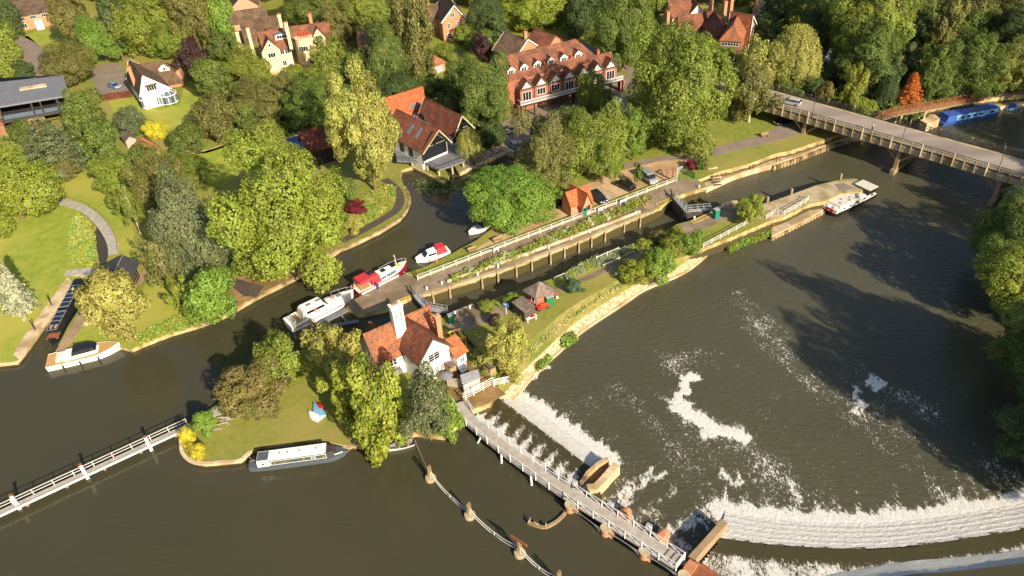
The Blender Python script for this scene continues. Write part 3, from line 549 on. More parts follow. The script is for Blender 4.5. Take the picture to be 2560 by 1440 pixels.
def wing(root, ridge, zr, ze, hwl, hwr=None, wallm='render_white', roofm='tile_orange', over=.45, hipA=0, hipB=0, z0=0, gable_over=.3, wallname='wall', roofname='roof', barge=None, walls=True, zel=None, zer=None, gablem=None):
    """ridge: two points; hwl/hwr: half widths left and right of the ridge direction"""
    A, B_ = Vector((ridge[0][0], ridge[0][1], 0)), Vector((ridge[1][0], ridge[1][1], 0)); hwr = hwl if hwr is None else hwr
    d = (B_-A).normalized(); n = Vector((-d.y, d.x, 0)); zl = ze if zel is None else zel; zR = ze if zer is None else zer
    a0, b0 = A-d*hipA, B_+d*hipB
    cs = [a0-n*hwr, b0-n*hwr, b0+n*hwl, a0+n*hwl]
    W = {'R': Wl(cs[0], cs[1]), 'B': Wl(cs[1], cs[2]), 'L': Wl(cs[2], cs[3]), 'A': Wl(cs[3], cs[0])}
    if walls:
        b = MB(); zz = [zR, zR, zl, zl]
        for i in range(4):
            j = (i+1) % 4; b.poly([V3(cs[i], z0), V3(cs[j], z0), V3(cs[j], zz[j]-.06), V3(cs[i], zz[i]-.06)])
        b.flat([cs[0], cs[1], cs[2], cs[3]], min(zl, zR)-.3)
        g = MB() if gablem else b
        if not hipA: g.poly([V3(cs[3], zl-.06), V3(cs[0], zR-.06), V3(A, zr-.08)])
        if not hipB: g.poly([V3(cs[1], zR-.06), V3(cs[2], zl-.06), V3(B_, zr-.08)])
        b.build(wallname, wallm, root)
        if gablem: g.build('gable', gablem, root)
    gA = 0 if hipA else gable_over; gB = 0 if hipB else gable_over
    rA, rB = A-d*gA, B_+d*gB; T_ = .16
    r = MB()
    for sgn, hw, zE in ((1, hwl, zl), (-1, hwr, zR)):
        sl_ = (zr-zE)/hw; zo = zE-sl_*over
        eA = a0-d*(over if hipA else gA)+n*sgn*(hw+over); eB = b0+d*(over if hipB else gB)+n*sgn*(hw+over)
        q = [V3(eA, zo), V3(eB, zo), V3(rB, zr), V3(rA, zr)] if sgn < 0 else [V3(eB, zo), V3(eA, zo), V3(rA, zr), V3(rB, zr)]
        r.hexa([p-Vector((0, 0, T_)) for p in q], q)
    for hp, c, s1 in ((hipA, rA, -1), (hipB, rB, 1)):
        if hp:
            e = a0 if s1 < 0 else b0; ou = d*s1*over; zo = min(zl-(zr-zl)/hwl*over, zR-(zr-zR)/hwr*over)
            p = [V3(e+ou-n*(hwr+over), zo), V3(e+ou+n*(hwl+over), zo), V3(c, zr)]
            if s1 < 0: p = [p[1], p[0], p[2]]
            r.hexa([x-Vector((0, 0, T_)) for x in p], p)
    ro = r.build(roofname, roofm, root)
    if barge:
        for (c, cond, s1) in ((rA, not hipA, -1), (rB, not hipB, 1)):
            if cond:
                k = MB()
                for sgn, hw, zE in ((1, hwl, zl), (-1, hwr, zR)):
                    sl_ = (zr-zE)/hw; zo = zE-sl_*over; e = (a0-d*gA if s1 < 0 else b0+d*gB)+n*sgn*(hw+over)
                    k.beam(V3(c, zr-.12)+d*s1*.04, V3(e, zo-.12)+d*s1*.04, .06, .28)
                k.build('barge_board', barge, ro)
    b = MB(); b.tube(V3(rA, zr+.02), V3(rB, zr+.02), .11, n=6); b.build('ridge_tiles', roofm if 'tile' in roofm else 'slate_grey', ro)
    W['roof'] = ro; W['d'] = d; W['n'] = n; W['A_'] = A; W['B_'] = B_; return W
def hipbox(root, c, ze, zr, wallm, roofm, over=.4, z0=0, rl=0.0, wallname='wall'):
    """c: four eave corners; pyramid or hipped roof"""
    m_ = sum((Vector((p[0], p[1], 0)) for p in c), Vector())/4; W = []
    b = MB(); b.wall([(p[0], p[1]) for p in c], z0, ze-.05); b.build(wallname, wallm, root)
    P = [Vector((p[0], p[1], 0)) for p in c]
    if sum(P[i].x*P[(i+1) % 4].y-P[(i+1) % 4].x*P[i].y for i in range(4)) < 0: P = P[::-1]
    for i in range(4): W.append(Wl(P[i], P[(i+1) % 4]))
    E_ = [m_+(p-m_)*(1+over/(p-m_).length*1.35) for p in P]
    ax = (E_[1]-E_[0]) if (E_[1]-E_[0]).length > (E_[2]-E_[1]).length else (E_[2]-E_[1])
    r0, r1 = m_-ax*rl/2, m_+ax*rl/2; r = MB(); zo = ze-.15
    for i in range(4):
        a, d = E_[i], E_[(i+1) % 4]
        if rl == 0: q = [V3(a, zo), V3(d, zo), V3(m_, zr)]
        else:
            n1 = min((r0, r1), key=lambda t: (t-a).length); n2 = min((r0, r1), key=lambda t: (t-d).length)
            q = [V3(a, zo), V3(d, zo), V3(n2, zr)]+([V3(n1, zr)] if n1 is not n2 else [])
        r.hexa([x-Vector((0, 0, .14)) for x in q], q)
    ro = r.build('roof', roofm, root); W.append(ro); return W
def chimney(parent, p, z0, z1, w_=.9, d_=.7, rz=0, m='brick_orange', pots=2, pm='tile_bright'):
    b = MB(); b.box((p[0], p[1], (z0+z1)/2), (w_, d_, z1-z0), rz); b.box((p[0], p[1], z1-.35), (w_+.16, d_+.16, .14), rz); b.box((p[0], p[1], z1+.05), (w_+.2, d_+.2, .12), rz)
    c = b.build('chimney', m, parent)
    for i in range(pots):
        t = (i-(pots-1)/2)*.38; k = MB(); k.lathe((p[0]+math.cos(rz)*t, p[1]+math.sin(rz)*t, z1+.1), [(.13, 0), (.12, .3), (.16, .34), (.13, .42)], 10); k.build('chimney_pot', pm, c)
    return c
def rooflight(roof, W, side, u, v, w_=.8, l_=1.3, g='glass_sky', zr=0, ze=0, hw=1):
    """window set in the roof slope: u along the ridge from A, v down the slope 0..1"""
    s = 1 if side == 'L' else -1; c = W['A_']+W['d']*u+W['n']*s*hw*v; z = zr+(ze-zr)*v; sl_ = (ze-zr)/hw; up = Vector((0, 0, 1)); t = (W['n']*s+up*sl_).normalized(); nn = W['d'].cross(t); nn = nn if nn.z > 0 else -nn
    c = V3(c, z); b = MB(); q = lambda k, o: [c+W['d']*x*k*w_/2+t*y*k*l_/2+nn*o for x, y in ((-1, -1), (1, -1), (1, 1), (-1, 1))]
    a, d = q(1.15, -.05), q(1.15, .09)
    if (a[1]-a[0]).cross(a[2]-a[1]).dot(nn) < 0: a, d = a[::-1], d[::-1]
    b.hexa(a, d); f = b.build('roof_window', 'slate_grey', roof); b = MB(); a = q(1, .105); a = a if (a[1]-a[0]).cross(a[2]-a[1]).dot(nn) > 0 else a[::-1]; b.poly(a); b.build('pane', g, f) if roof.parent is None else None
    if roof.parent is not None:
        # keep to three levels: the pane is joined as a second material of the frame
        me = f.data; me.materials.append(M[g]); n0 = len(me.vertices); bm_ = [tuple(v.co) for v in me.vertices]; fs = [tuple(p.vertices) for p in me.polygons]
        off = Vector((0, 0, 0)); k = roof
        while k is not None: off += Vector(k.location); k = k.parent
        bm_ += [tuple(x-off) for x in a]; fs.append(tuple(range(n0, n0+4))); m2 = bpy.data.meshes.new('roof_window'); m2.from_pydata(bm_, [], fs)
        m2.materials.append(M['slate_grey']); m2.materials.append(M[g]); m2.polygons[len(fs)-1].material_index = 1; f.data = m2
    return f
def dist(a, b): return (Vector(a)-Vector(b)).length
def perp(a, b, c):                                       # distance of c from the line ab, plan view
    d = Vector((b.x-a.x, b.y-a.y, 0)).normalized(); v = Vector((c.x-a.x, c.y-a.y, 0)); return abs(d.x*v.y-d.y*v.x)
def gh(px_, zr, e, ze):                                  # ridge points and half width from photo points of ridge and one eave corner
    a, b = G(*px_[0], zr), G(*px_[1], zr); return (a, b), perp(a, b, G(*e, ze))

# ---- 1 lock cottage
t = thing('lock_cottage', 'white lock keeper cottage with orange tiled roofs and tall white chimney', 'house', G(1030, 900))
rg, hw = gh([(1016, 792), (1077, 842)], 8.3, (1035, 906), 5.2); hw2 = perp(rg[0], rg[1], G(1124, 861, 5.2)); hw = (hw+hw2)/2-.35
Wc = wing(t, rg, 8.3, 5.3, hw, roofm='tile_red', over=.45, barge='dark_board', gable_over=.5)
r2, h2 = gh([(911, 835), (1065, 767)], 8.4, (950, 905), 4.6)
W2 = wing(t, r2, 8.4, 4.6, 3.6, h2-.4, roofm='tile_orange', over=.4, gable_over=.25)
win(t, Wc['B'], Wc['B'].len*.50, 3.6, 2.1, 1.5, 2, 3); 
for u in (.36, .53, .70): win(t, Wc['B'], Wc['B'].len*u, 1.0, .75, 1.15, 2, 3)
win(t, W2['R'], W2['R'].len*.25, 2.4, 1.3, 1.2, 2, 2); win(t, W2['R'], W2['R'].len*.45, 2.4, 1.0, 1.2, 2, 2)
# annexe with its own orange roof
ra = (G(1112, 852, 4.6), G(1134, 838, 4.6)); Wa = wing(t, ra, 4.6, 3.1, 1.2, 2.6, roofm='tile_bright', over=.3, gable_over=.4, wallname='annexe_wall', roofname='annexe_roof')
win(t, Wa['R'], Wa['R'].len*.55, 1.2, .9, .9, 2, 2)
# small hipped outshot behind
rb = (G(926, 806, 6.2), G(938, 812, 6.2)); wing(t, rb, 6.2, 4.2, 1.7, roofm='tile_orange', over=.3, wallname='outshot_wall', roofname='outshot_roof')
rzc = math.atan2(W2['d'].y, W2['d'].x)
p = G(998, 818, 7.6); c = chimney(W2['roof'], p, 5.5, 11.9, 1.75, 1.15, rzc, 'render_white', 3)
for s, o in ((-.35, -.6), (.35, -.6), (-.35, .6), (.35, .6)):
    b = MB(); b.box((p.x+math.cos(rzc)*s-math.sin(rzc)*o, p.y+math.sin(rzc)*s+math.cos(rzc)*o, 10.0), (.18, .06, 1.6), rzc); b.build('flue_recess', 'slate_grey', c)
p = G(1098, 833, 6.0); chimney(t, p, 0, 9.4, .8, .8, rzc, 'brick_orange', 1)
# parapet of the gable beside it
b = MB(); e0 = W2['B_']+W2['d']*.3
for k in range(7):
    s = k/6.5; q = e0-W2['n']*(h2+.2)*s; b.box((q.x, q.y, 8.5-(8.5-4.4)*s), (.4, .55, .3), rzc)
b.build('gable_coping', 'tile_bright', t)
b = MB(); q = G(1110, 835, 3.0)
for i in range(4): b.beam(q+Vector((i*.7, i*.3, 0)), q+Vector((i*.7+1.1, i*.3-2.0, 0)), .1)
b.beam(q, q+Vector((2.4, 1.0, 0)), .12); b.beam(q+Vector((1.1, -2, 0)), q+Vector((3.4, -1.0, 0)), .12)
for a in ((0, 0), (2.4, 1.0), (1.1, -2), (3.4, -1)): b.beam(q+Vector((a[0], a[1], 0)), q+Vector((a[0], a[1], -3)), .1)
tag(b.build('pergola', 'yellow'), 'small pale yellow timber pergola behind the lock cottage', 'pergola')

# ---- 2 lock office
t = thing('lock_office', 'small brick lock office with steep orange roofs and teal door', 'building', G(1450, 515))
rg, hw = gh([(1428, 461), (1467, 483)], 5.2, (1448, 510), 2.9); Wk = wing(t, rg, 5.2, 2.9, hw-.2, wallm='brick_clay', roofm='tile_bright', over=.3, gable_over=.35)
rk = (G(1416, 480, 5.0), G(1468, 463, 5.0)); Wk2 = wing(t, rk, 5.0, 2.9, 1.7, wallm='brick_clay', roofm='tile_bright', over=.3, gable_over=.25, wallname='cross_wall', roofname='cross_roof')
L_ = Wk['B'].len; win(t, Wk['B'], L_*.74, 1.0, .8, 1.3, 2, 2, m='dark_board'); win(t, Wk['R'], Wk['R'].len*.82, 1.1, .8, 1.1, 2, 2, m='dark_board')
b = MB(); pane_box(b, Wk['B'], L_*.28, .02, 1.05, 2.1, -.03, .08); d_ = b.build('door', 'teal', t); b = MB(); pane_box(b, Wk['B'], L_*.28, 1.45, .7, .45, .082, .10); b.build('door_light', 'glass', d_)

# ---- 3 hut and shed on the island
t = thing('lock_hut', 'square brown brick lock hut with grey tiled pyramid roof', 'hut', G(1348, 750))
c = [G(1313, 724, 2.6), G(1340, 741, 2.6), G(1385, 723, 2.6)]; c.append(c[0]+c[2]-c[1]); Wh = hipbox(t, c, 2.6, 4.3, 'brick_red', 'tile_grey', over=.4)
for W in Wh[:4]:
    if W.n.y < 0: win(t, W, W.len*.72, .9, .9, 1.1, 1, 1)
t = thing('brown_shed', 'brown flat roofed shed just left of the square hut', 'shed', G(1300, 790))
c = [G(1281, 760, 2.1), G(1311, 783, 2.1), G(1337, 768, 2.1)]; c.append(c[0]+c[2]-c[1]); b = MB(); b.wall(c, 0, 2.15); b.build('wall', 'dark_board', t)
b = MB(); m_ = sum(c, Vector())/4; cc = [m_+(p-m_)*1.08 for p in c]; cc = cc if (cc[1]-cc[0]).cross(cc[2]-cc[1]).z > 0 else cc[::-1]; b.hexa([V3(p, 2.16+.2*(i in (0, 3))) for i, p in enumerate(cc)], [V3(p, 2.3+.2*(i in (0, 3))) for i, p in enumerate(cc)]); b.build('roof', 'tile_grey', t)

# ---- 4 modern river house, with decks over the water
t = thing('river_house', 'modern riverside house of glazed black gables and orange red roofs on piles', 'house', G(1060, 330))
def bg(W, zr, ze, glazed=True, lab='truss'):             # black timber truss and dark glazing in the B gable
    b = MB(); w = W['B']; h = w.len/2; o = .32
    P_ = lambda u, z: w.pt(u, z, o)
    b.beam(P_(.1, ze), P_(2*h-.1, ze), .18); b.beam(P_(h, ze), P_(h, zr-.4), .16); b.beam(P_(.1, ze), P_(h, zr-.3), .16); b.beam(P_(2*h-.1, ze), P_(h, zr-.3), .16)
    b.beam(P_(h, ze), P_(h*.5, ze+(zr-ze)*.5), .12); b.beam(P_(h, ze), P_(h*1.5, ze+(zr-ze)*.5), .12)
    for u in (.1, 2*h-.1): b.beam(P_(u, 1.6), P_(u, ze), .18)
    b.build('truss', 'black_timber', t)
    b = MB(); pane_box(b, w, h, 2.0, 2*h-.6, ze-2.2, .02, .05); b.poly([w.pt(.5, ze+.05, .05), w.pt(2*h-.5, ze+.05, .05), w.pt(h, zr-.6, .05)]); b.build('glazing', 'glass', t)
    b = MB()
    for i in range(5): pane_box(b, w, h*2*(i+.5)/5, 1.9, .09, ze-2, .04, .1)
    b.build('window_frame', 'black_timber', t)
rg, hw = gh([(998, 276), (1088, 320)], 8.6, (1055, 380), 4.9); hwr = perp(rg[0], rg[1], G(1131, 352, 4.9))
WA = wing(t, rg, 8.6, 4.9, hwr-.3, hw-.3, wallm='render_white', roofm='tile_red', over=.4, gable_over=1.3, barge='pale_stone', z0=0); bg(WA, 8.6, 4.9)
s1 = 'R'
for u in (.50, .72): rooflight(WA['roof'], WA, s1, dist(rg[0], rg[1])*u, .45, .8, 2.2, zr=8.6, ze=4.9, hw=hw-.3)
for u in (.2, .45, .7): win(t, WA['R'], WA['R'].len*u, 2.0, 1.6, 2.4, 2, 1, m='black_timber')
rg, hw = gh([(1068, 250), (1146, 285)], 8.6, (1121, 330), 4.9); WB = wing(t, rg, 8.6, 4.9, perp(rg[0], rg[1], G(1177, 311, 4.9))-.3, hw-.3, roofm='tile_red', over=.4, gable_over=1.3, barge='pale_stone', wallname='right_wall', roofname='right_roof'); bg(WB, 8.6, 4.9)
rg, hw = gh([(942, 252), (1055, 217)], 9.6, (1070, 255), 5.6); WN = wing(t, rg, 9.6, 5.0, 5, hw, wallm='brick_orange', roofm='tile_bright', over=.3, wallname='rear_wall', roofname='rear_roof')
rooflight(WN['roof'], WN, 'R', dist(*rg)*.8, .85, 3.0, .8, zr=9.6, ze=5.0, hw=hw)
rg, hw = gh([(756, 328), (830, 309)], 7.6, (782, 374), 4.2); WF = wing(t, rg, 7.6, 4.4, 3, hw-.2, wallm='black_timber', roofm='tile_deep', over=.5, gable_over=.9, wallname='left_wall', roofname='left_roof')
rooflight(WF['roof'], WF, 'R', dist(*rg)*.93, .35, 1.0, 1.6, zr=7.6, ze=4.4, hw=hw)
b = MB(); b.flat(px([(1058, 270), (1110, 300), (1120, 320), (1070, 310), (1030, 290)], 4.6), 4.6); b.wall(px([(1058, 270), (1110, 300), (1120, 320), (1070, 310), (1030, 290)], 4.6), 0, 4.59); b.build('flat_roof', 'slate_grey', t)
chimney(t, G(1064, 300, 5), 4.6, 7.0, .4, .4, 0, 'dark_metal', 0)
dz = 1.5; deckp = px([(985, 372), (992, 402), (1055, 405), (1097, 425), (1162, 402), (1175, 385), (1190, 350), (1100, 340), (1040, 345)], dz)
b = MB(); b.flat(deckp, dz); b.wall(deckp, dz-.35, dz-.001); dk = b.build('deck', 'grey_board', t); dk.data.materials[0] = M['slate_grey']
b = MB(); dp = deckp[:6]
for i in range(5):
    a, c = dp[i], dp[i+1]; n_ = max(2, int(dist(a, c)/1.3))
    for k in range(n_+1): q = a.lerp(c, k/n_); b.beam(q, q+Vector((0, 0, 1.05)), .07)
    b.beam(a+Vector((0, 0, 1.05)), c+Vector((0, 0, 1.05)), .07)
b.build('railing', 'black_timber', dk)
for q in ((1097, 424), (1068, 410), (1030, 402), (1130, 412), (1158, 402)):
    p = G(*q, dz); b = MB(); b.beam(Vector((p.x, p.y, -3.2)), Vector((p.x, p.y, dz-.36)), .35); b.build('pile', 'pale_stone', t)
def sofa(p, rz, lab):
    t_ = thing('outdoor_sofa', lab, 'sofa', p, rz, 'white sofas on the river house deck'); b = MB(); b.box((0, 0, .22), (2.2, .9, .34)); b.build('seat', 'cushion', t_, local=True); b = MB(); b.box((0, .42, .55), (2.2, .22, .5)); b.build('backrest', 'cushion', t_, local=True)
sofa(G(1070, 386, dz), -.55, 'white sofa on the deck nearest the water'); sofa(G(1087, 373, dz), 2.6, 'white sofa on the deck nearest the glazing')
tp = thing('swimming_pool', 'raised pool with white rim beside the river house', 'pool', G(735, 352)); pz = 1.3
P_ = px([(706, 347), (752, 333), (790, 352), (743, 375)], pz); b = MB(); b.wall(P_, 0, pz-.002); m_ = sum(P_, Vector())/4; I2 = [m_+(p-m_)*.82 for p in P_]
for i in range(4): b.poly([P_[i], P_[(i+1) % 4], I2[(i+1) % 4], I2[i]])
b.build('rim', 'pale_stone', tp); b = MB(); b.flat([V3(p, 0) for p in I2], pz-.12); mat('pool_water', '#4a78a8', rough=.05, spec=.8); b.build('pool_water', 'pool_water', tp)
# curving jetty
b = MB(); jl = smooth_line(px([(853, 603), (890, 585), (930, 563), (965, 543), (990, 525), (1000, 505), (998, 485), (985, 466), (962, 448)], .1), 4); b.strip(jl, 1.8, .12)
L2, R2 = b.strip(jl, 1.8, .121)
for q in (L2, R2):
    for i in range(len(q)-1): b.poly([q[i]-Vector((0, 0, .3)), q[i+1]-Vector((0, 0, .3)), q[i+1], q[i]])
tag(b.build('boardwalk', 'dark_board'), 'dark curving boardwalk along the river house garden', 'boardwalk')

# ---- 5 timber framed block
t = thing('timber_framed_block', 'long mock tudor block with row of dormers and white balconies', 'building', G(1390, 260))
ZR, ZEv = 13.0, 9.0; ra, rb_ = G(1238, 145, ZR), G(1440, 98, ZR); dd = (rb_-ra).normalized(); nn = Vector((-dd.y, dd.x, 0)); nn = nn if nn.y < 0 else -nn    # towards the river
fz = 3.3; fa, fb = G(1306, 262, fz), G(1544, 188, fz); fd = perp(ra, rb_, fa)-1.3; L_ = dist(ra, rb_)
hwf = 5.2; side_ = 'R' if (Vector((dd.y, -dd.x, 0))-nn).length < .1 else 'L'
ex = L_*.04
kw = dict(hwl=4.5, hwr=hwf) if side_ == 'R' else dict(hwl=hwf, hwr=4.5)
WM = wing(t, (ra, rb_), ZR, ZEv, wallm='brick_red', roofm='tile_russet', over=.3, hipB=3.5, gable_over=.4, barge='dark_board', **kw)
n_g = 7; o0 = (fa-ra).dot(dd); L3 = (fb-fa).dot(dd)-1.2; sp = L3/n_g
for i in range(n_g):
    c0 = ra+dd*(o0+sp*(i+.5)); f0 = c0+nn*fd; bk = c0+nn*2.6
    Wg = wing(t, (bk, f0), 8.9 if i != 9 else 8.4, 6.6, sp/2-.06, wallm='brick_red', roofm='tile_red' if i % 2 else 'tile_russet', over=.12, gable_over=.3, z0=fz, barge='dark_board', wallname='bay_wall', roofname='bay_roof', gablem='render_white')
    w = Wg['B']; b = MB(); h = w.len
    for k in range(1, 8):
        u = h*k/8; zt = 6.6+(8.9-6.6)*(1-abs(u-h/2)/(h/2)); b.beam(w.pt(u, 6.5, .03), w.pt(u, zt-.1, .03), .11)
    b.beam(w.pt(0, 6.55, .04), w.pt(h, 6.55, .04), .2); b.beam(w.pt(0, fz, .03), w.pt(0, 6.6, .03), .16)
    b.build('timber_frame', 'black_timber', t)
    win(t, w, h*.5, fz+.9 if i % 3 else fz+.1, h*.62, 1.7 if i % 3 else 2.4, 3, 1)
    rooflight(Wg['roof'], Wg, 'L', dist(bk, f0)*.35, .5, .7, .9, zr=8.9, ze=6.6, hw=sp/2-.06)
# link wall/roof behind the bays
b = MB(); q = [ra+dd*o0+nn*(fd-.8), ra+dd*(o0+L3)+nn*(fd-.8), ra+dd*(o0+L3)+nn*4.8, ra+dd*o0+nn*4.8]; b.hexa([V3(p, fz) for p in q] if (q[1]-q[0]).cross(q[2]-q[1]).z > 0 else [V3(p, fz) for p in q[::-1]], [V3(p, 6.5) for p in q] if (q[1]-q[0]).cross(q[2]-q[1]).z > 0 else [V3(p, 6.5) for p in q[::-1]]); b.build('core_wall', 'brick_red', t)
# catslide between main roof and bays
b = MB(); A0 = ra+dd*(o0)+nn*4.7; A1 = ra+dd*(o0+L3)+nn*4.7; B0 = A0+nn*(fd-6.6); B1 = A1+nn*(fd-6.6); q = [V3(B0, 7.0), V3(B1, 7.0), V3(A1, 9.6), V3(A0, 9.6)]
if (q[1]-q[0]).cross(q[2]-q[1]).z < 0: q = q[::-1]
b.hexa([p-Vector((0, 0, .3)) for p in q], q); b.build('lower_roof', 'tile_russet', t)
for i, pp in enumerate([(1280, 178), (1310, 169), (1342, 160), (1375, 151), (1406, 143), (1440, 133)]):   # dormers
    k = (G(*pp, 10.6)-ra).dot(dd); c0 = ra+dd*k; Wd = wing(t, (c0+nn*1.2, c0+nn*4.0), 11.6, 10.8, .95, wallm='render_white', roofm='tile_red', over=.15, gable_over=.2, z0=9.2, wallname='dormer_wall', roofname='dormer_roof', barge='white_paint')
    win(t, Wd['B'], Wd['B'].len/2, 9.75, 1.5, 1.0, 3, 1)
# balcony
ba, bb = ra+dd*(o0-.6)+nn*fd, ra+dd*(o0+L3+.8)+nn*fd; b = MB(); q = [ba+nn*1.7, bb+nn*1.7, bb-nn*.2, ba-nn*.2]; q = q if (q[1]-q[0]).cross(q[2]-q[1]).z > 0 else q[::-1]
b.hexa([V3(p, fz-.3) for p in q], [V3(p, fz) for p in q]); bal = b.build('balcony', 'dark_board', t)
b = MB(); u0, u1 = ba+nn*1.65, bb+nn*1.65; n_ = 130
for k in range(n_+1): p = u0.lerp(u1, k/n_); b.beam(V3(p, fz), V3(p, fz+1.0), .07)
for z in (fz+.1, fz+1.0): b.beam(V3(u0, z), V3(u1, z), .1)
b.beam(V3(u0, fz+1), V3(u0-nn*1.6, fz+1), .1); b.build('railing', 'white_paint', bal)
for k in range(9): b = MB(); p = u0.lerp(u1, k/8); b.beam(V3(p, -.2), V3(p, fz-.3), .35); b.build('balcony_post', 'black_timber', bal)
for k in (0, 8): p = u0.lerp(u1, k/8)-nn*.8; b = MB(); b.box((p.x, p.y, fz/2-.2), (1.3, 1.3, fz), math.atan2(dd.y, dd.x)); b.build('brick_pier', 'brick_red', t)
w = WM['A']; b = MB()
for k in range(1, 10): u = w.len*k/10; hgt_ = ZEv+(ZR-ZEv)*max(0, 1-abs(u-w.len*.52)/(w.len*.52)); b.beam(w.pt(u, 6, .03), w.pt(u, hgt_-.2, .03), .14)
b.build('timber_frame', 'black_timber', t); b = MB(); pane_box(b, w, w.len/2, 5.5, w.len-.1, 3.4, 0, .02); b.build('gable_render', 'render_white', t)
for q in ((1452, 160), (1388, 180), (1513, 140)):
    p = G(*q, 10); chimney(t, ra+dd*((p-ra).dot(dd))+nn*(fd-3.5), 7.5, 10.4, .7, .6, math.atan2(dd.y, dd.x), 'brick_red', 1)
# houses right behind it
t = thing('brick_house', 'brick house with brown roof behind the left end of the timber framed block', 'house', G(1290, 140))
rg = (G(1262, 80, 9), G(1318, 97, 9)); W = wing(t, rg, 9, 5.5, 4.6, wallm='brick_orange', roofm='tile_brown', barge='white_paint'); win(t, W['R'], W['R'].len*.5, 3.4, 2.2, 1.2, 3, 1); chimney(W['roof'], rg[1]-(rg[1]-rg[0])*.08, 7.5, 10.8, .9, .7, .5, 'brick_orange', 2)
t = thing('brick_house', 'red roofed brick house with orange gable behind the middle of the timber framed block', 'house', G(1365, 115))
rg = (G(1335, 75, 8.6), G(1388, 88, 8.6)); W = wing(t, rg, 8.6, 5.2, 5, wallm='brick_orange', roofm='tile_red')

# ---- 6 white house with conservatory
t = thing('conservatory_house', 'white gabled house with long brown roof and glazed conservatory', 'house', G(370, 235))
rg, hw = gh([(322, 149), (355, 188)], 9.2, (333, 214), 5.0); hw2 = perp(rg[0], rg[1], G(430, 223, 4.2)); W = wing(t, rg, 9.2, 5.0, hw2-.3, hw-.3, roofm='tile_brown', zel=4.4, gable_over=.4, barge='white_paint')
win(t, W['B'], W['B'].len*.42, 4.6, 2.6, 1.4, 4, 1); b = MB(); q = W['B'].pt(W['B'].len*.42, 6.3, .25); b.box(q, (3.0, .9, .2), math.atan2(W['B'].d.y, W['B'].d.x)); b.build('canopy', 'tile_brown', t)
chimney(W['roof'], G(328, 185, 8), 4.5, 10.0, .9, .9, .4, 'brick_orange', 2)
r2, h2 = gh([(352, 160), (408, 153)], 7.6, (405, 188), 4.0); Ww = wing(t, r2, 7.6, 4.2, 3.5, h2-.3, wallm='brick_orange', roofm='tile_brown', hipB=3.5, wallname='side_wall', roofname='side_roof')
win(t, Ww['R'], Ww['R'].len*.75, 1.2, 2.2, 1.6, 3, 1)
p = r2[0].lerp(r2[1], .95); q = p+Ww['n']*(-h2*.3); Wd = wing(t, (p-Ww['n']*.5, p-Ww['n']*(h2*.62)), 6.9, 5.8, 1.4, wallm='render_white', roofm='tile_brown', over=.1, z0=5, wallname='dormer_wall', roofname='dormer_roof', barge='white_paint'); win(t, Wd['B'], 1.4, 5.2, .7, .7, 1, 1)
cv = px([(352, 258), (407, 247), (404, 262), (358, 274)], 0); a, c = G(358, 274), G(410, 263); e1 = (c-a).normalized(); e2 = Vector((-e1.y, e1.x, 0)); Lc = dist(a, c); b = MB()
def glazed(b, g, P_, z0, z1, n_):
    for i in range(len(P_)-1):
        p, q = P_[i], P_[i+1]
        for k in range(n_+1): s = p.lerp(q, k/n_); b.beam(V3(s, z0), V3(s, z1), .13)
        for z in (z0+.35, z1): b.beam(V3(p, z), V3(q, z), .16)
        g.poly([V3(p, z0+.3), V3(q, z0+.3), V3(q, z1), V3(p, z1)])
g = MB(); back = a+e2*4.2; backc = c+e2*4.2; glazed(b, g, [back, a, c], 0, 2.5, 7); 
for k in range(9): s = k/8; b.beam(V3(a.lerp(c, s), 2.5), V3(back.lerp(backc, s), 4.1), .10)
g.poly([V3(a, 2.5), V3(c, 2.5), V3(backc, 4.1), V3(back, 4.1)])
oc = c+e1*1.6+e2*1.4; ring = [oc+Vector((math.cos(x)*2.6, math.sin(x)*2.6, 0)) for x in [R(22.5+45*i)+math.atan2(e1.y, e1.x) for i in range(9)]]
glazed(b, g, ring, 0, 2.5, 2)
for i in range(8): b.beam(V3(ring[i], 2.5), V3(oc, 4.0), .1); g.poly([V3(ring[i], 2.5), V3(ring[i+1], 2.5), V3(oc, 4.0)])
cf = b.build('conservatory', 'white_paint', t); g.build('conservatory_glass', 'glass_sky', cf)
b = MB(); b.box(W2['B'].pt(0, 0)*0+G(300, 238, .9), (6, .3, 1.8), .15); tag(b.build('garden_gate', 'tile_deep'), 'dark red double garden gate by the driveway', 'gate')
b = MB(); b.box(G(262, 244, .9), (5, .35, 1.6), .12); tag(b.build('garden_gate', 'tile_deep'), 'long dark red gate at the foot of the driveway', 'gate')

# ---- 7 modern flat roofed house
t = thing('modern_house', 'low modern house with flat grey roof and long glazed front', 'house', G(80, 280))
R_ = px([(-60, 211), (159, 188), (172, 238), (153, 240), (-60, 275)], 6.6); b = MB(); b.slab(R_, 6.1, 6.6); ro = b.build('roof', 'slate_grey', t)
b = MB(); q = px([(50, 222), (116, 210), (117, 217), (50, 227)], 6.6); b.slab(q, 6.605, 6.9); b.build('roof_lantern', 'pale_stone', ro)
F_ = px([(-60, 318), (12, 303), (163, 275), (172, 262), (165, 225), (-60, 240)], 2.9); b = MB(); b.slab(F_, 2.3, 2.9); b.build('floor_slab', 'dark_metal', t)
I2 = px([(-60, 285), (150, 250), (160, 215), (-60, 225)], 2.9); b = MB(); b.wall(I2, 2.9, 6.1); b.build('glazed_wall', 'glass', t)
b = MB()
for q in ((150, 276), (88, 288), (110, 284), (10, 303)): p = G(*q, 2.9); b.beam(p, V3(p+Vector((0, .5, 0)), 6.1), .3)
b.beam(V3(I2[0], 6.05), V3(I2[1], 6.05), .2); b.beam(V3(I2[1], 6.05), G(150, 276, 6.05), .2); b.beam(V3(I2[0], 6.05), G(10, 303, 6.05), .2); b.beam(G(10, 303, 6.05), G(150, 276, 6.05), .2)
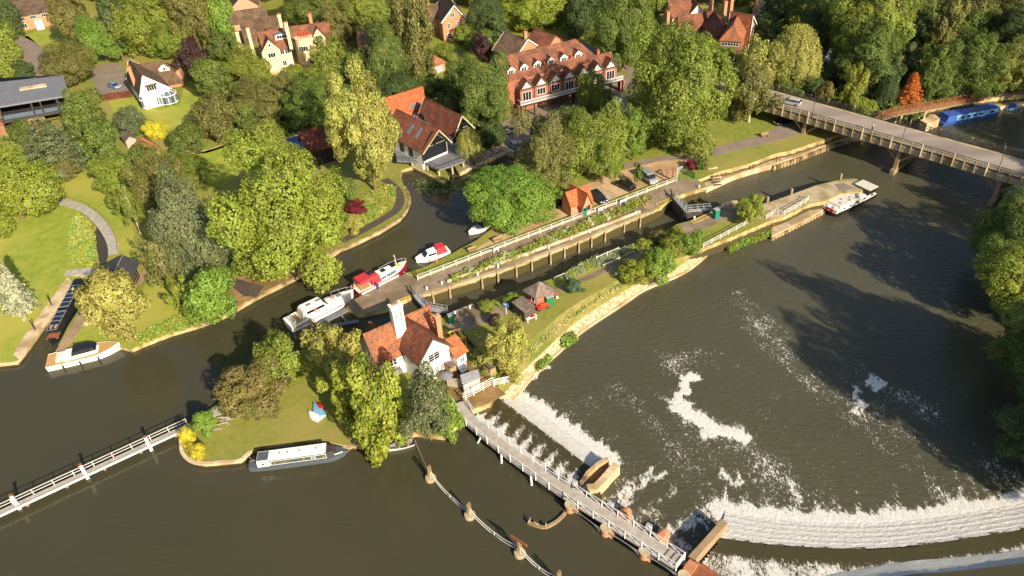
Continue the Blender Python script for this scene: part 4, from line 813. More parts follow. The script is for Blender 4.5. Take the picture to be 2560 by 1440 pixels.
for k in range(12): p = I2[0].lerp(I2[1], k/11); b.beam(V3(p, 2.9), V3(p, 6.1), .12)
b.build('window_frame', 'dark_metal', t)
b = MB(); p0, p1 = G(-60, 312, 2.9), G(160, 274, 2.9); b.hexa([p0, p1, p1+Vector((0, .06, 0)), p0+Vector((0, .06, 0))], [p0+Vector((0, 0, 1.1)), p1+Vector((0, 0, 1.1)), p1+Vector((0, .06, 1.1)), p0+Vector((0, .06, 1.1))]); b.build('glass_balustrade', 'glass_sky', t)
b = MB(); b.hexa(px([(58, 312), (110, 300), (112, 290), (58, 300)], 0), px([(58, 312), (110, 300), (112, 290), (58, 300)], 0)) if False else b.slab([V3(p, 0) for p in px([(55, 303), (108, 289), (106, 276), (55, 287)], 2.3)], 0, 2.29); b.build('brick_base', 'brick_orange', t)
b = MB(); b.slab([V3(p, 0) for p in px([(-60, 325), (22, 340), (0, 270), (-60, 275)], 1.0)], 0, 3.6); b.build('brick_wing', 'brick_orange', t)

# ---- 8 far left house
t = thing('brick_house', 'brick and white house with brown roof at the top left', 'house', G(90, 60))
rg, hw = gh([(24, -2), (140, -22)], 8.0, (37, 43), 5.0); W = wing(t, rg, 8.0, 5.0, 4, hw-.3, wallm='brick_orange', roofm='tile_brown')
for u in (.15, .38, .62, .85): win(t, W['R'], W['R'].len*u, 3.3, 2.0, 1.2, 3, 1)
for u in (.12, .85): win(t, W['R'], W['R'].len*u, .8, 2.4, 1.5, 3, 1)
b = MB(); q = W['R'].pt(W['R'].len*.45, 1.4, 1.2); b.box(q, (2.4, 2.4, 2.8), math.atan2(W['R'].d.y, W['R'].d.x)); b.build('porch', 'render_white', t)

# ---- 9 cream pair of houses
t = thing('cream_house', 'cream rendered house with gabled front and long white dormer', 'house', G(690, 150))
rg, hw = gh([(645, 81), (710, 69)], 10.4, (726, 115), 6.4); W = wing(t, rg, 10.4, 6.4, 4.5, hw-.3, wallm='render_cream', roofm='tile_russet')
for u, z in ((.30, 4.3), (.62, 4.3), (.88, 4.3), (.62, 1.0)): win(t, W['R'], W['R'].len*u, z, 1.8, 1.5, 3, 1)
b = MB(); pane_box(b, W['R'], W['R'].len*.88, .05, 1.2, 2.2, -.03, .08); b.build('door', 'white_paint', t)
gc = W['A_']+W['d']*1.8; Wg = wing(t, (gc, gc-W['n']*(hw+.3)), 9.6, 6.4, 2.6, wallm='render_cream', roofm='tile_russet', over=.3, gable_over=.2, wallname='gable_wall', roofname='gable_roof')
win(t, Wg['B'], 2.6, 4.2, 2.2, 1.4, 3, 1); win(t, Wg['B'], 2.6, 7.4, .8, .8, 1, 1)
Wd = wing(t, (W['A_']+W['d']*6+W['n']*-.4, W['A_']+W['d']*6-W['n']*(hw*.55)), 9.9, 9.6, 1.9, wallm='render_white', roofm='slate_grey', over=.1, z0=7.6, wallname='dormer_wall', roofname='dormer_roof'); win(t, Wd['B'], 1.9, 8.3, 3.0, 1.0, 4, 1)
for q, h0, h1 in (((722, 92), 6, 13.5), ((703, 62), 8, 12.5)): chimney(t, G(*q, 9.5), h0, h1, .9, 1.1, .2, 'render_cream', 3)
for q in ((606, 132), (632, 122)): p = G(*q, 6); chimney(t, p, 0, 12.0, .8, 1.0, .2, 'render_cream', 2)
t = thing('cream_house', 'cream rendered house with bow front and scaffolded roof opening', 'house', G(790, 120))
rg, hw = gh([(728, 66), (820, 55)], 10.2, (832, 93), 6.4); W = wing(t, rg, 10.2, 6.4, 4.5, hw-.3, wallm='render_cream', roofm='tile_russet')
gc = W['B_']-W['d']*3.4; Wg = wing(t, (gc, gc-W['n']*(hw+.4)), 9.8, 6.2, 2.5, wallm='render_cream', roofm='tile_red', over=.25, gable_over=.2, wallname='gable_wall', roofname='gable_roof'); win(t, Wg['B'], 2.5, 6.4, 1.8, 1.2, 3, 1)
b = MB(); cb = W['R'].pt(2.9, 0, .4); b.lathe((cb.x, cb.y, 0), [(2.6, 0), (2.6, 7.3), (2.7, 7.4), (2.7, 7.6)], 20); b.build('bow_wall', 'render_cream', t)
w = Wl(cb+Vector((-1.6, -2.6, 0)), cb+Vector((1.6, -2.6, 0))); win(t, w, 1.6, 4.2, 2.8, 1.5, 4, 1)
b = MB()
for k in range(6): q = W['A_']+W['d']*(2.0+k*.5)-W['n']*1.6; b.beam(V3(q, 8.8), V3(q-W['n']*2, 7.4), .12, .2)
b.build('rafters', 'orange', W['roof']); chimney(W['roof'], G(779, 60, 10), 8, 13, .9, .9, .2, 'brick_orange', 2)

# ---- 10 long roofs behind the cream houses
for k, (r0, r1, e_, zr, ze, rm, lab) in enumerate([((600, 54), (694, 38), (613, 78), 7.5, 4.5, 'tile_brown', 'long brown tiled outbuilding directly behind the cream house'), ((572, 30), (662, 17), (588, 55), 7.2, 4.4, 'tile_brown', 'long dark tiled outbuilding second behind the cream house')]):
    t = thing('outbuilding', lab, 'building', G(*e_)); rg, hw = gh([r0, r1], zr, e_, ze); wing(t, rg, zr, ze, 4, hw-.3, wallm='brick_pink', roofm=rm)
t = thing('brick_house', 'plain pink brick gable at the top edge above the long roofs', 'house', G(605, 20)); wing(t, (G(606, -45, 9.5), G(604, -12, 9.5)), 9.5, 6.0, 4.3, wallm='brick_pink', roofm='tile_brown')

# ---- 11 tall brick house
t = thing('brick_house', 'tall orange brick house with white barge boards and bay window', 'house', G(1140, 90))
rg, hw = gh([(1113, -18), (1134, 12)], 10.8, (1105, 54), 6.6); hw2 = perp(rg[0], rg[1], G(1166, 43, 6.6)); W = wing(t, rg, 10.8, 6.6, hw2-.3, hw-.2, wallm='brick_orange', roofm='tile_brown', barge='white_paint', gable_over=.5)
w = W['B']; L_ = w.len
for u, z, ww, hh in ((.26, .8, 1.5, 1.7), (.26, 4.0, 1.0, 1.5), (.66, 4.2, 1.0, 1.5), (.45, 7.2, 1.4, 1.3)): win(t, w, L_*u, z, ww, hh, 2, 2)
b = MB(); q = w.pt(L_*.70, 1.6, .5); b.box(q, (2.4, 1.1, 3.2), math.atan2(w.d.y, w.d.x)); b.build('bay', 'brick_orange', t); w3 = Wl(w.pt(L_*.70-1.2, 0, 1.05), w.pt(L_*.70+1.2, 0, 1.05)); win(t, w3, 1.2, .8, 2.0, 1.8, 2, 2)
b = MB(); b.box(w.pt(L_*.70, 3.35, .5), (2.7, 1.3, .35), math.atan2(w.d.y, w.d.x), .7); b.build('bay_roof', 'tile_brown', t)
rg = (W['R'].pt(2.5, 0, 4.2), W['R'].pt(2.5, 0, -.5)); W9 = wing(t, rg, 8.4, 5.6, 2.6, wallm='brick_orange', roofm='tile_brown', wallname='side_wall', roofname='side_roof')
for z in (1, 3.6): win(t, W9['R'] if W9['R'].n.y < 0 else W9['L'], 2.4, z, 2.0, 1.4, 3, 2)
for q in ((1068, 5), (1120, 6)): chimney(t, G(*q, 9), 6, 12.5, 1.0, .8, .4, 'brick_orange', 3)
t = thing('garage', 'small brick garage with pyramid roof beside the tall brick house lawn', 'garage', G(1085, 165))
c = [G(1063, 160, 2.6), G(1081, 165, 2.6), G(1111, 154, 2.6)]; c.append(c[0]+c[2]-c[1]); Wg = hipbox(t, c, 2.6, 5.0, 'brick_orange', 'tile_orange')
for W in Wg[:4]:
    if W.n.y < -.5: b = MB(); pane_box(b, W, W.len*.5, .05, W.len*.62, 2.0, -.03, .05); b.build('garage_door', 'galv', t)
t = thing('outbuilding', 'brown roofed brick building half hidden left of the large deep green tree', 'building', G(900, 115)); wing(t, (G(893, 78, 6.5), G(935, 70, 6.5)), 6.5, 4, 3.4, wallm='brick_pink', roofm='tile_brown')

# ---- 13 manor
t = thing('manor_house', 'rambling red tiled manor with many chimneys and white bay windows', 'house', G(1800, 90))
rg = (G(1830, 30, 10.5), G(1879, 38, 10.5)); hw = perp(rg[0], rg[1], G(1857, 72, 6.2))-.3; W = wing(t, rg, 10.5, 6.2, 4.5, hw, wallm='brick_pink', roofm='tile_orange', barge='white_paint', gable_over=.5)
win(t, W['B'], W['B'].len*.5, 5.6, 1.4, 1.5, 2, 3); win(t, W['R'], W['R'].len*.3, 1.0, 1.8, 2.0, 3, 3)
rg2 = (G(1846, 34, 9.8), G(1834, 60, 9.8)); W3_ = wing(t, rg2, 9.8, 6.4, 2.8, wallm='brick_red', roofm='tile_orange', hipB=2.4, wallname='bay_wall', roofname='bay_roof', over=.3)
win(t, W3_['B'], W3_['B'].len/2, 4.6, 4.6, 1.5, 6, 2); win(t, W3_['B'], W3_['B'].len/2, .4, 3.8, 2.3, 4, 3)
rg3 = (G(1697, 41, 7.8), G(1790, 27, 7.8)); W4 = wing(t, rg3, 7.8, 4.8, 4, perp(rg3[0], rg3[1], G(1690, 64, 4.8))-.2, wallm='render_cream', roofm='tile_russet', wallname='range_wall', roofname='range_roof')
for u in (.15, .35, .5): win(t, W4['R'], W4['R'].len*u, 2.9, 2.0, 1.2, 3, 1)
rg4 = (G(1787, 29, 7.9), G(1808, 62, 7.9)); W5 = wing(t, rg4, 7.9, 5.0, 3.2, wallm='brick_red', roofm='tile_red', wallname='cross_wall', roofname='cross_roof')
for u in (.25, .5, .75): win(t, W5['R'], W5['R'].len*u, 3.2, 1.6, 1.2, 3, 1)
rg5 = (G(1757, 86, 4.2), G(1800, 78, 4.2)); W6 = wing(t, rg5, 4.2, 2.9, 1.2, 3.4, wallm='brick_orange', roofm='tile_bright', wallname='lean_wall', roofname='lean_roof')
for u in (.3, .7): rooflight(W6['roof'], W6, 'R', dist(*rg5)*u, .5, .7, 1.0, zr=4.2, ze=2.9, hw=3.4)
b = MB(); q = px([(1740, 66), (1790, 70), (1795, 78), (1757, 88), (1725, 72)], .0); b.flat(q, .4); b.build('courtyard', 'slate_grey', t)
for q, a_, c_ in (((1776, 28), 7, 12), ((1826, 27), 9, 14.5), ((1806, 75), 2, 12.5), ((1887, 40), 3, 14), ((1668, 60), 3, 8.5)): chimney(t, G(*q, (a_+7)/2 if a_ < 6 else a_), a_ if a_ > 6 else 0, c_, .95, .95, .3, 'brick_orange', 3)
t = thing('white_house', 'white and red roofed house at the top edge behind the manor', 'house', G(1720, 30)); rg = (G(1672, 2, 9), G(1725, -4, 9)); wing(t, rg, 9, 5.5, 4, 4, wallm='render_cream', roofm='tile_russet'); r6 = (G(1735, -5, 8.5), G(1745, 10, 8.5)); wing(t, r6, 8.5, 5.2, 2.6, wallm='render_white', roofm='tile_orange', wallname='side_wall', roofname='side_roof')
t = thing('white_cottage', 'white walled cottage with red roof between the massive chestnut and grey green willow', 'house', G(1830, 175)); rg = (G(1795, 118, 7.5), G(1838, 135, 7.5)); W = wing(t, rg, 7.5, 4.5, 3.8, wallm='render_white', roofm='tile_red'); win(t, W['B'], W['B'].len/2, 2.8, 1.6, 1.2, 2, 1)
t = thing('outbuilding', 'low brown tiled garden range in front of the manor courtyard', 'building', G(1730, 95)); wing(t, (G(1700, 86, 4.6), G(1765, 102, 4.6)), 4.6, 2.8, 2.6, wallm='brick_orange', roofm='tile_red')
t = thing('outbuilding', 'red brown roof among the trees at the top right', 'building', G(2290, 45)); wing(t, (G(2255, 22, 6), G(2300, 14, 6)), 6, 4, 3.6, wallm='brick_red', roofm='tile_deep')

# ---- 15 summerhouse and shed
t = thing('summerhouse', 'little square summerhouse with bright orange pyramid roof', 'summerhouse', G(360, 365)); c = [G(328, 366, 2.2), G(352, 382, 2.2), G(392, 362, 2.2)]; c.append(c[0]+c[2]-c[1]); hipbox(t, c, 2.2, 4.4, 'brick_orange', 'tile_orange', over=.3)
t = thing('garden_shed', 'tiny weathered white shed left of the summerhouse', 'shed', G(318, 352)); wing(t, (G(310, 328, 2.9), G(322, 340, 2.9)), 2.9, 2.1, 1.2, wallm='grey_board', roofm='tile_grey', over=.15)

# ---- 16 boathouse with black roof, its bridge and decks
t = thing('boathouse', 'small timber boathouse with black metal roof and pale ridge beside the inlet', 'boathouse', G(310, 690))
rg = (G(305, 641, 4.6), G(283, 684, 4.6)); hw = perp(rg[0], rg[1], G(358, 633, 3.0)); hl = perp(rg[0], rg[1], G(268, 640, 3.0)); dR = (rg[1]-rg[0]).normalized(); 
W = wing(t, rg, 4.6, 3.0, hw-.4, hl-.2, wallm='timber', roofm='black_roof', over=.3, gable_over=.5)
win(t, W['L'], W['L'].len*.5, .3, 3.4, 2.2, 4, 1, m='timber')
b = MB(); b.flat(px([(300, 745), (318, 748), (372, 690), (360, 675), (330, 700)], .1), .12); tag(b.build('deck', 'timber'), 'pale timber deck on the right of the black roofed boathouse', 'deck')
b = MB(); b.slab(px([(160, 686), (168, 676), (240, 668), (252, 676), (240, 684), (180, 690)], .15), -.1, .18); tag(b.build('footbridge', 'grey_board'), 'flat grey board bridge over the mouth of the dark inlet', 'footbridge')
b = MB(); b.slab(px([(34, 886), (48, 899), (61, 877), (99, 823), (139, 770), (182, 708), (170, 692), (148, 720), (106, 778), (58, 844)], .1), -.3, .14); tag(b.build('quay_walkway', 'pale_stone'), 'long straight pale walkway along the narrowboat inlet', 'walkway')
b = MB(); b.slab(px([(138, 880), (158, 880), (206, 820), (198, 815), (250, 812), (262, 800), (300, 745), (262, 735), (235, 722), (205, 772), (175, 818), (150, 860)], .1), -.35, .13); tag(b.build('deck', 'timber'), 'brown timber deck between narrowboat inlet and riverside lawn', 'deck')
b = MB(); jl = smooth_line(px([(135, 500), (165, 506), (205, 520), (240, 545), (262, 572), (280, 605), (284, 636)], .25), 5); b.strip(jl, 2.0, .25); L2, R2 = b.strip(jl, 2.0, .251)
for q in (L2, R2):
    for i in range(len(q)-1): b.poly([q[i]-Vector((0, 0, .25)), q[i+1]-Vector((0, 0, .25)), q[i+1], q[i]])
t = b.build('boardwalk', 'grey_board'); tag(t, 'curved pale boardwalk bridging the dark inlet to the boathouse', 'boardwalk'); b = MB()
for i in range(0, len(L2), 2): b.beam(L2[i], L2[i]+Vector((0, 0, 1)), .07)
for i in range(0, len(L2)-2, 2): b.beam(L2[i]+Vector((0, 0, 1)), L2[i+2]+Vector((0, 0, 1)), .06)
b.build('handrail', 'timber', t)
b = MB(); b.slab(px([(565, 706), (580, 694), (660, 716), (640, 742), (610, 740)], .1), -.05, .16); tag(b.build('deck', 'dark_board'), 'small dark grey deck under the huge plane tree', 'deck')

# ---- 18 sheds by the cottage
def box_shed(name, lab, c, h, wm, rm, slope=.25):
    t = thing(name, lab, 'shed', G(*c[0])); P_ = px(c, h)[:3]; P_.append(P_[0]+P_[2]-P_[1]); P_ = P_ if (P_[1]-P_[0]).cross(P_[2]-P_[1]).z > 0 else P_[::-1]
    b = MB(); b.wall(P_, 0, h); b.build('wall', wm, t); m_ = sum(P_, Vector())/4; Q_ = [m_+(p-m_)*1.1 for p in P_]; zz = [h+.02+(slope if i < 2 else 0) for i in range(4)]
    b = MB(); b.hexa([V3(p, z) for p, z in zip(Q_, zz)], [V3(p, z+.12) for p, z in zip(Q_, zz)]); b.build('roof', rm, t)
box_shed('garden_shed', 'long pale grey metal shed beside the white gate', [(1153, 942), (1158, 962), (1199, 946)], 2.1, 'galv', 'galv')
box_shed('garden_shed', 'small brown shed against the cottage gable', [(1111, 912), (1124, 922), (1140, 914)], 1.9, 'timber', 'tile_grey')
box_shed('garden_shed', 'little brown shed inside the cottage garden fence', [(1206, 910), (1225, 925), (1239, 918)], 1.9, 'timber', 'tile_grey')
box_shed('garden_store', 'low dark planting frames in the cottage yard', [(1140, 915), (1155, 934), (1172, 926)], .7, 'dark_board', 'glass_sky', 0)
# ================================================================ BRIDGES, LOCK, WEIR, FENCES
def fence(name, lab, pts, z, h=1.1, rails=(.35, .7, 1.05), sp=2.4, m='rail_grey', post=.11, rail=.07, xbrace=False, parent=None, cat='fence', pickets=0, group=None):
    P_ = [V3(p, z) for p in pts]
    t = parent or thing(name, lab, cat, P_[0], 0, group)
    rb = MB(); L_ = [0]
    for a, b_ in zip(P_, P_[1:]): L_.append(L_[-1]+dist(a, b_))
    n_ = max(1, round(L_[-1]/sp)); posts = []
    for k in range(n_+1):
        s = L_[-1]*k/n_; i = 0
        while i < len(L_)-2 and s > L_[i+1]: i += 1
        posts.append(P_[i].lerp(P_[i+1], (s-L_[i])/(L_[i+1]-L_[i])))
    for a, b_ in zip(P_, P_[1:]):
        for r_ in rails: rb.beam(a+Vector((0, 0, r_)), b_+Vector((0, 0, r_)), rail)
    if xbrace:
        for a, b_ in zip(posts, posts[1:]): rb.beam(a+Vector((0, 0, .1)), b_+Vector((0, 0, h-.1)), .06); rb.beam(a+Vector((0, 0, h-.1)), b_+Vector((0, 0, .1)), .06)
    if pickets:
        m_ = int(L_[-1]/pickets)
        for k in range(m_):
            s = L_[-1]*(k+.5)/m_; i = 0
            while i < len(L_)-2 and s > L_[i+1]: i += 1
            q = P_[i].lerp(P_[i+1], (s-L_[i])/(L_[i+1]-L_[i])); rb.box((q.x, q.y, q.z+h*.5), (.11, .04, h), math.atan2(P_[i+1].y-P_[i].y, P_[i+1].x-P_[i].x))
    rb.build('rails', m, t)
    if n_ <= 95:
        for q in posts: pb = MB(); pb.beam(q, q+Vector((0, 0, h)), post); pb.build('post', m, t)
    return t
# ---- road bridge
zd = 4.2; s0, s1 = G(1925, 268, zd), G(2560, 452, zd); u = (s1-s0).normalized(); s0 = s0-u*22; s1 = s1+u*75; nb = Vector((-u.y, u.x, 0)); nb = nb if nb.y > 0 else -nb
wd = perp(s0, s1, G(2237, 309, zd)); Lb = dist(s0, s1); RB = lambda a, o, z=0: s0+u*a+nb*o+Vector((0, 0, z))
t = thing('road_bridge', 'long concrete and timber road bridge crossing the river at the right', 'bridge', s0)
def prism(b, a0, a1, o0, o1, z0, z1): b.hexa([RB(a0, o0, z0), RB(a1, o0, z0), RB(a1, o1, z0), RB(a0, o1, z0)], [RB(a0, o0, z1), RB(a1, o0, z1), RB(a1, o1, z1), RB(a0, o1, z1)])
b = MB(); prism(b, 0, Lb, 0, wd, -.5, 0); dk = b.build('deck', 'concrete', t)
b = MB(); prism(b, 0, Lb, 1.7, wd-.9, .01, .03); b.build('carriageway', 'road', dk)
b = MB(); prism(b, 0, Lb, .25, 1.6, .01, .14); b.build('footway', 'concrete', dk)
for o in (.05, wd-.35): b = MB(); prism(b, 0, Lb, o, o+.3, -1.45, -.5); b.build('edge_beam', 'concrete', t)
for o, nm in ((.1, 's'), (wd-.1, 'n')):
    b = MB()
    for z in (.95, 1.35): b.beam(RB(0, o, z), RB(Lb, o, z), .12 if z > 1 else .08)
    for k in range(int(Lb/.42)): b.beam(RB(k*.42, o, .12), RB(k*.42+.21, o, .9), .06); b.beam(RB(k*.42+.21, o, .9), RB(k*.42+.42, o, .12), .06)
    b.beam(RB(0, o, .12), RB(Lb, o, .12), .12); pr = b.build('parapet', 'dark_metal', t)
    for k in range(int(Lb/2.1)):
        big = k % 3 == 0; b = MB(); b.beam(RB(k*2.1, o+(-.16 if nm == 's' else .16), -1.3 if nm == 's' else -.3), RB(k*2.1, o+(-.16 if nm == 's' else .16), 1.55 if big else 1.45), .26 if big else .15); b.build('post', 'timber' if not big else 'concrete', pr)
def pier(px0, foot_z=-3.2):
    g = G(*px0, -2.6); a = (g-s0).dot(u); b = MB()
    for o in (1.0, wd-1.0): b.beam(RB(a, o+(-.6 if o < 2 else .6), foot_z-zd), RB(a, o, -1.0), .75, .6)
    b.beam(RB(a, -.8, -2.1-zd), RB(a, wd+.8, -2.1-zd), .9, 1.3); b.beam(RB(a, .2, -1.35), RB(a, wd-.2, -1.35), .7, .5)
    for o in (1.0, wd-1.0):
        for s in (-1, 1): b.beam(RB(a, o, -4.4), RB(a+s*3.2, o, -1.3), .35)
    b.beam(RB(a, 1, -4.5), RB(a, wd-1, -2.0), .4); b.build('pier', 'timber', t)
pier((2248, 420)); pier((2492, 495)); pier((2024, 345), -.2)
for q in ((2023, 300), (2253, 360), (2487, 437)):
    a = (G(*q, zd)-s0).dot(u); l = thing('street_lamp', 'black lamp column on the bridge parapet, %s' % {2023: 'nearest the grey car', 2253: 'middle one of three', 2487: 'nearest the right frame edge'}[q[0]], 'street lamp', RB(a, .35, .1), 0, 'lamp columns on the bridge'); b = MB(); b.tube((0, 0, 0), (0, 0, 1.2), .09); b.tube((0, 0, 1.2), (0, 0, 5.2), .06); b.tube((0, 0, 5.2), (.2, .9, 5.5), .04); b.build('column', 'dark_metal', l, local=True); b = MB(); b.box((.22, 1.1, 5.5), (.25, .6, .14)); b.build('lamp_head', 'dark_metal', l, local=True)
for q, lab, h in (((1451, 92), 'grey lamp post on the village road', 5.5), ((1231, 152), 'grey lamp post left of the timber framed block', 6.5)):
    l = thing('street_lamp', lab, 'street lamp', G(*q)); b = MB(); b.tube((0, 0, 0), (0, 0, h), .09, .06); b.build('column', 'galv', l, local=True); b = MB(); b.box((-.5, 0, h), (1.2, .3, .12)); b.build('lamp_head', 'galv', l, local=True)
# ---- wooden footbridge to the north towpath
p0, p1, p2 = G(2195, 296, 2.2), G(2330, 268, 1.2), G(2470, 243, .1); t = thing('footbridge', 'red brown timber footbridge ramp joining the road bridge to the towpath', 'footbridge', p1)
b = MB(); ax = [p0, G(2240, 283, 2.2), p1, p2]
for a, c in zip(ax, ax[1:]):
    d = (c-a).normalized(); n = Vector((-d.y, d.x, 0)).normalized()*1.1; b.hexa([a-n-Vector((0, 0, .2)), c-n-Vector((0, 0, .2)), c+n-Vector((0, 0, .2)), a+n-Vector((0, 0, .2))], [a-n, c-n, c+n, a+n])
b.build('deck', 'timber', t)
for s in (-1, 1):
    b = MB(); q = [a+Vector((.28, 1.05, 0))*s for a in ax]
    for z in (.3, .65, 1.05): [b.beam(a+Vector((0, 0, z)), c+Vector((0, 0, z)), .1) for a, c in zip(q, q[1:])]
    for a, c in zip(q, q[1:]):
        n_ = max(2, int(dist(a, c)/1.7))
        for k in range(n_): w_ = a.lerp(c, k/n_); b.beam(w_, w_+Vector((0, 0, 1.15)), .12)
    b.build('railing', 'rust', t)
for q in ((2250, 283), (2310, 272)): p = G(*q, 1.6); b = MB(); b.beam(V3(p+Vector((0, -1, 0)), -3.2), V3(p+Vector((0, -1, 0)), 1.5), .3); b.beam(V3(p+Vector((0, 1, 0)), -3.2), V3(p+Vector((0, 1, 0)), 1.5), .3); b.build('trestle', 'pale_stone', t)
b = MB(); b.slab(px([(2300, 300), (2335, 285), (2350, 296), (2318, 310)], -.5), -3, -.5); tag(b.build('bridge_abutment', 'pale_stone'), 'stone abutment under the timber footbridge', 'abutment')

# ---- lock gates
def gate(lab, a, c, h0=-2.9, h1=.35, inward=1):
    a, c = G(*a), G(*c); d = (c-a).normalized(); n = Vector((-d.y, d.x, 0)); rz = math.atan2(d.y, d.x); L_ = dist(a, c)
    t = thing('lock_gate', lab, 'lock gate', a, rz, 'lock gates'); b = MB()
    b.box((L_/2, 0, (h0+h1)/2), (L_, .35, h1-h0)); b.build('gate_leaf', 'dark_metal', t, local=True)
    b = MB(); b.box((L_/2, .45*inward, h1+.02), (L_, .9, .1)); b.build('walkway', 'galv', t, local=True)
    b = MB()
    for y in (.85*inward, 0):
        for k in range(5): b.beam((L_*k/4, y, h1), (L_*k/4, y, h1+1.1), .06)
        for z in (.55, 1.1): b.beam((0, y, h1+z), (L_, y, h1+z), .06)
    b.build('handrail', 'galv', t, local=True)
    b = MB(); b.box((-.2, .2, h1+.4), (.9, .5, .5)); b.beam((0, .2, h1+.5), (-2.2, .5, h1+.5), .2); b.build('gate_ram', 'dark_metal', t, local=True)
gate('upstream lock gate leaf hinged on the head platform', (1032, 742), (1062, 778)); gate('upstream lock gate leaf behind the cottage roof', (1115, 788), (1064, 779), inward=-1)
gate('downstream lock gate leaf hinged on the north wall', (1680, 496), (1712, 534)); gate('downstream lock gate leaf with railings towards the solitary island tree', (1776, 530), (1714, 535), inward=-1)
def hatch(lab, c):
    P_ = px(c, .06); b = MB()
    for i in range(4): b.beam(P_[i], P_[(i+1) % 4], .12, .03)
    for k in range(1, 6): b.beam(P_[0].lerp(P_[1], k/6), P_[3].lerp(P_[2], k/6), .1, .03)
    tag(b.build('yellow_markings', 'yellow'), lab, 'markings')
hatch('yellow painted grid beside the upstream gate', [(988, 762), (1025, 741), (1030, 736), (992, 752)]); hatch('yellow painted grid beside the downstream gate, north side', [(1640, 510), (1676, 494), (1680, 500), (1648, 517)]); hatch('yellow painted grid on the island by the downstream gate', [(1727, 553), (1778, 530), (1786, 536), (1735, 558)])
# fender posts of the chamber wall
pf = None
for i, (x, y) in enumerate([(1080, 729), (1122, 716), (1203, 692), (1243, 679), (1289, 663), (1328, 648), (1375, 632), (1410, 616), (1446, 603), (1478, 590), (1512, 576), (1560, 556), (1600, 540)]):
    a = G(x, y); d = Vector((.5, -.87, 0))*.12
    if pf is None: b = MB(); b.box((0, 0, -1.35), (.3, .22, 3.0)); b.box((0, 0, .1), (.36, .28, .12)); pf = b.build('fender_post', 'concrete', None, local=True); o = pf
    else: o = pf.copy(); COL.objects.link(o)
    o.location = a+d; o.rotation_euler = (0, 0, .5); tag(o, 'pale vertical fender post on the sunlit lock chamber wall, %s from the upstream gate' % ['1st', '2nd', '3rd', '4th', '5th', '6th', '7th', '8th', '9th', '10th', '11th', '12th', '13th'][i], 'fender post', 'fender posts of the lock wall')
# bollards, white topped
bo = None
WH = ['on the head platform near the hatch', 'near the upstream end of the bed', 'below the first bed corner', 'below the bed opposite the pyramid roofed hut', 'below the middle of the bed', 'opposite the round blue green shrub', 'short of the lock steps', 'just past the lock steps', 'by the downstream gate', 'on the island by the cottage', 'on the island by the upstream gate', 'on the island opposite the bed end', 'at the downstream island corner', 'on the north corner by the sloping quay']
for i, q in enumerate([(1067, 725), (1105, 712), (1194, 690), (1245, 671), (1318, 640), (1372, 622), (1428, 600), (1475, 582), (1590, 535), (1137, 787), (1175, 772), (1212, 778), (1736, 548), (1748, 470)]):
    if bo is None: b = MB(); b.lathe((0, 0, 0), [(.16, 0), (.14, .35), (.22, .42), (.22, .5), (.1, .56)], 12); bo = b.build('bollard', 'white_paint', None, local=True, smooth=False); o = bo
    else: o = bo.copy(); COL.objects.link(o)
    o.location = G(*q)+Vector((0, .15, .03)); tag(o, 'small white mooring bollard '+WH[i], 'bollard', 'lockside bollards')
# retaining kerb of the bed and steps
b = MB(); k_ = px([(1118, 706), (1190, 682), (1262, 657), (1300, 643), (1400, 606), (1513, 564), (1600, 531)], 0)
L2, R2 = b.strip(smooth_line(k_, 3), .4, .5)
for q in (L2, R2):
    for i in range(len(q)-1): b.poly([q[i]-Vector((0, 0, .5)), q[i+1]-Vector((0, 0, .5)), q[i+1], q[i]])
tag(b.build('planter_wall', 'pale_stone'), 'low pale stone wall holding the lockside flower bed', 'wall')
def steps(lab, a, c, n_, w_, drop, m='pale_stone'):
    A_, C_2 = G(*a), G(*c); d = (C_2-A_); d.z = 0; L_ = d.length; d.normalize(); b = MB()
    for k in range(n_): q = A_+d*(L_*(k+.5)/n_); b.box((q.x, q.y, .12-drop*k/n_), (L_/n_*.6, w_, .2), math.atan2(d.y, d.x))
    tag(b.build('steps', m), lab, 'steps')
steps('short flight of pale steps by the downstream end of the bed', (1625, 512), (1608, 535), 5, 1.6, .5); steps('pale steps from the towpath lawn down to the quay', (1780, 420), (1795, 436), 5, 2.2, 1.2)
steps('small wooden steps down to the low quay edge', (1790, 440), (1800, 452), 4, 1.0, 1.6, 'dark_board')
# ---- white fences
fence('lock_fence', 'long white post and rail fence dividing the lock from the car park', [G(1045, 701), G(1300, 603), G(1500, 527), G(1691, 454)], .03, h=1.15, rails=(.25, .45, .65, 1.1), sp=2.6, post=.13)
fence('fence', 'short dark fence at the end of the long white lock fence', [G(1045, 699), G(1034, 676)], .03, m='dark_board')
fence('fence', 'white post and rail fence along the island river wall', [G(1758, 620), G(1812, 592), G(1865, 563), G(1880, 556)], .03, rails=(.35, .7, 1.05))
fence('fence', 'white fence round the sunken ramp on the island point', [G(1915, 548), G(1938, 535), G(1957, 540), G(2016, 507), G(2020, 500)], .03, rails=(.35, .7, 1.05), sp=1.6)
fence('handrail', 'white handrail on the lock edge above the chamber', [G(1491, 653), G(1545, 630)], .03, rails=(.9,), sp=2.2, m='white_paint', cat='handrail')
fence('handrail', 'white handrail beside the island path', [G(1509, 668), G(1586, 633)], .03, rails=(.5,), h=.5, sp=2.0, m='white_paint', cat='handrail')
fence('handrail', 'low white handrail near the round blue green shrub', [G(1386, 698), G(1412, 688)], .03, rails=(.4,), h=.4, sp=2, m='white_paint', cat='handrail')
fence('fence', 'dark boarded fence round the cottage garden', [G(1160, 848), G(1195, 885), G(1240, 935)], .03, h=1.2, rails=(.3, .7, 1.1), sp=1.8, m='dark_board', pickets=.16)
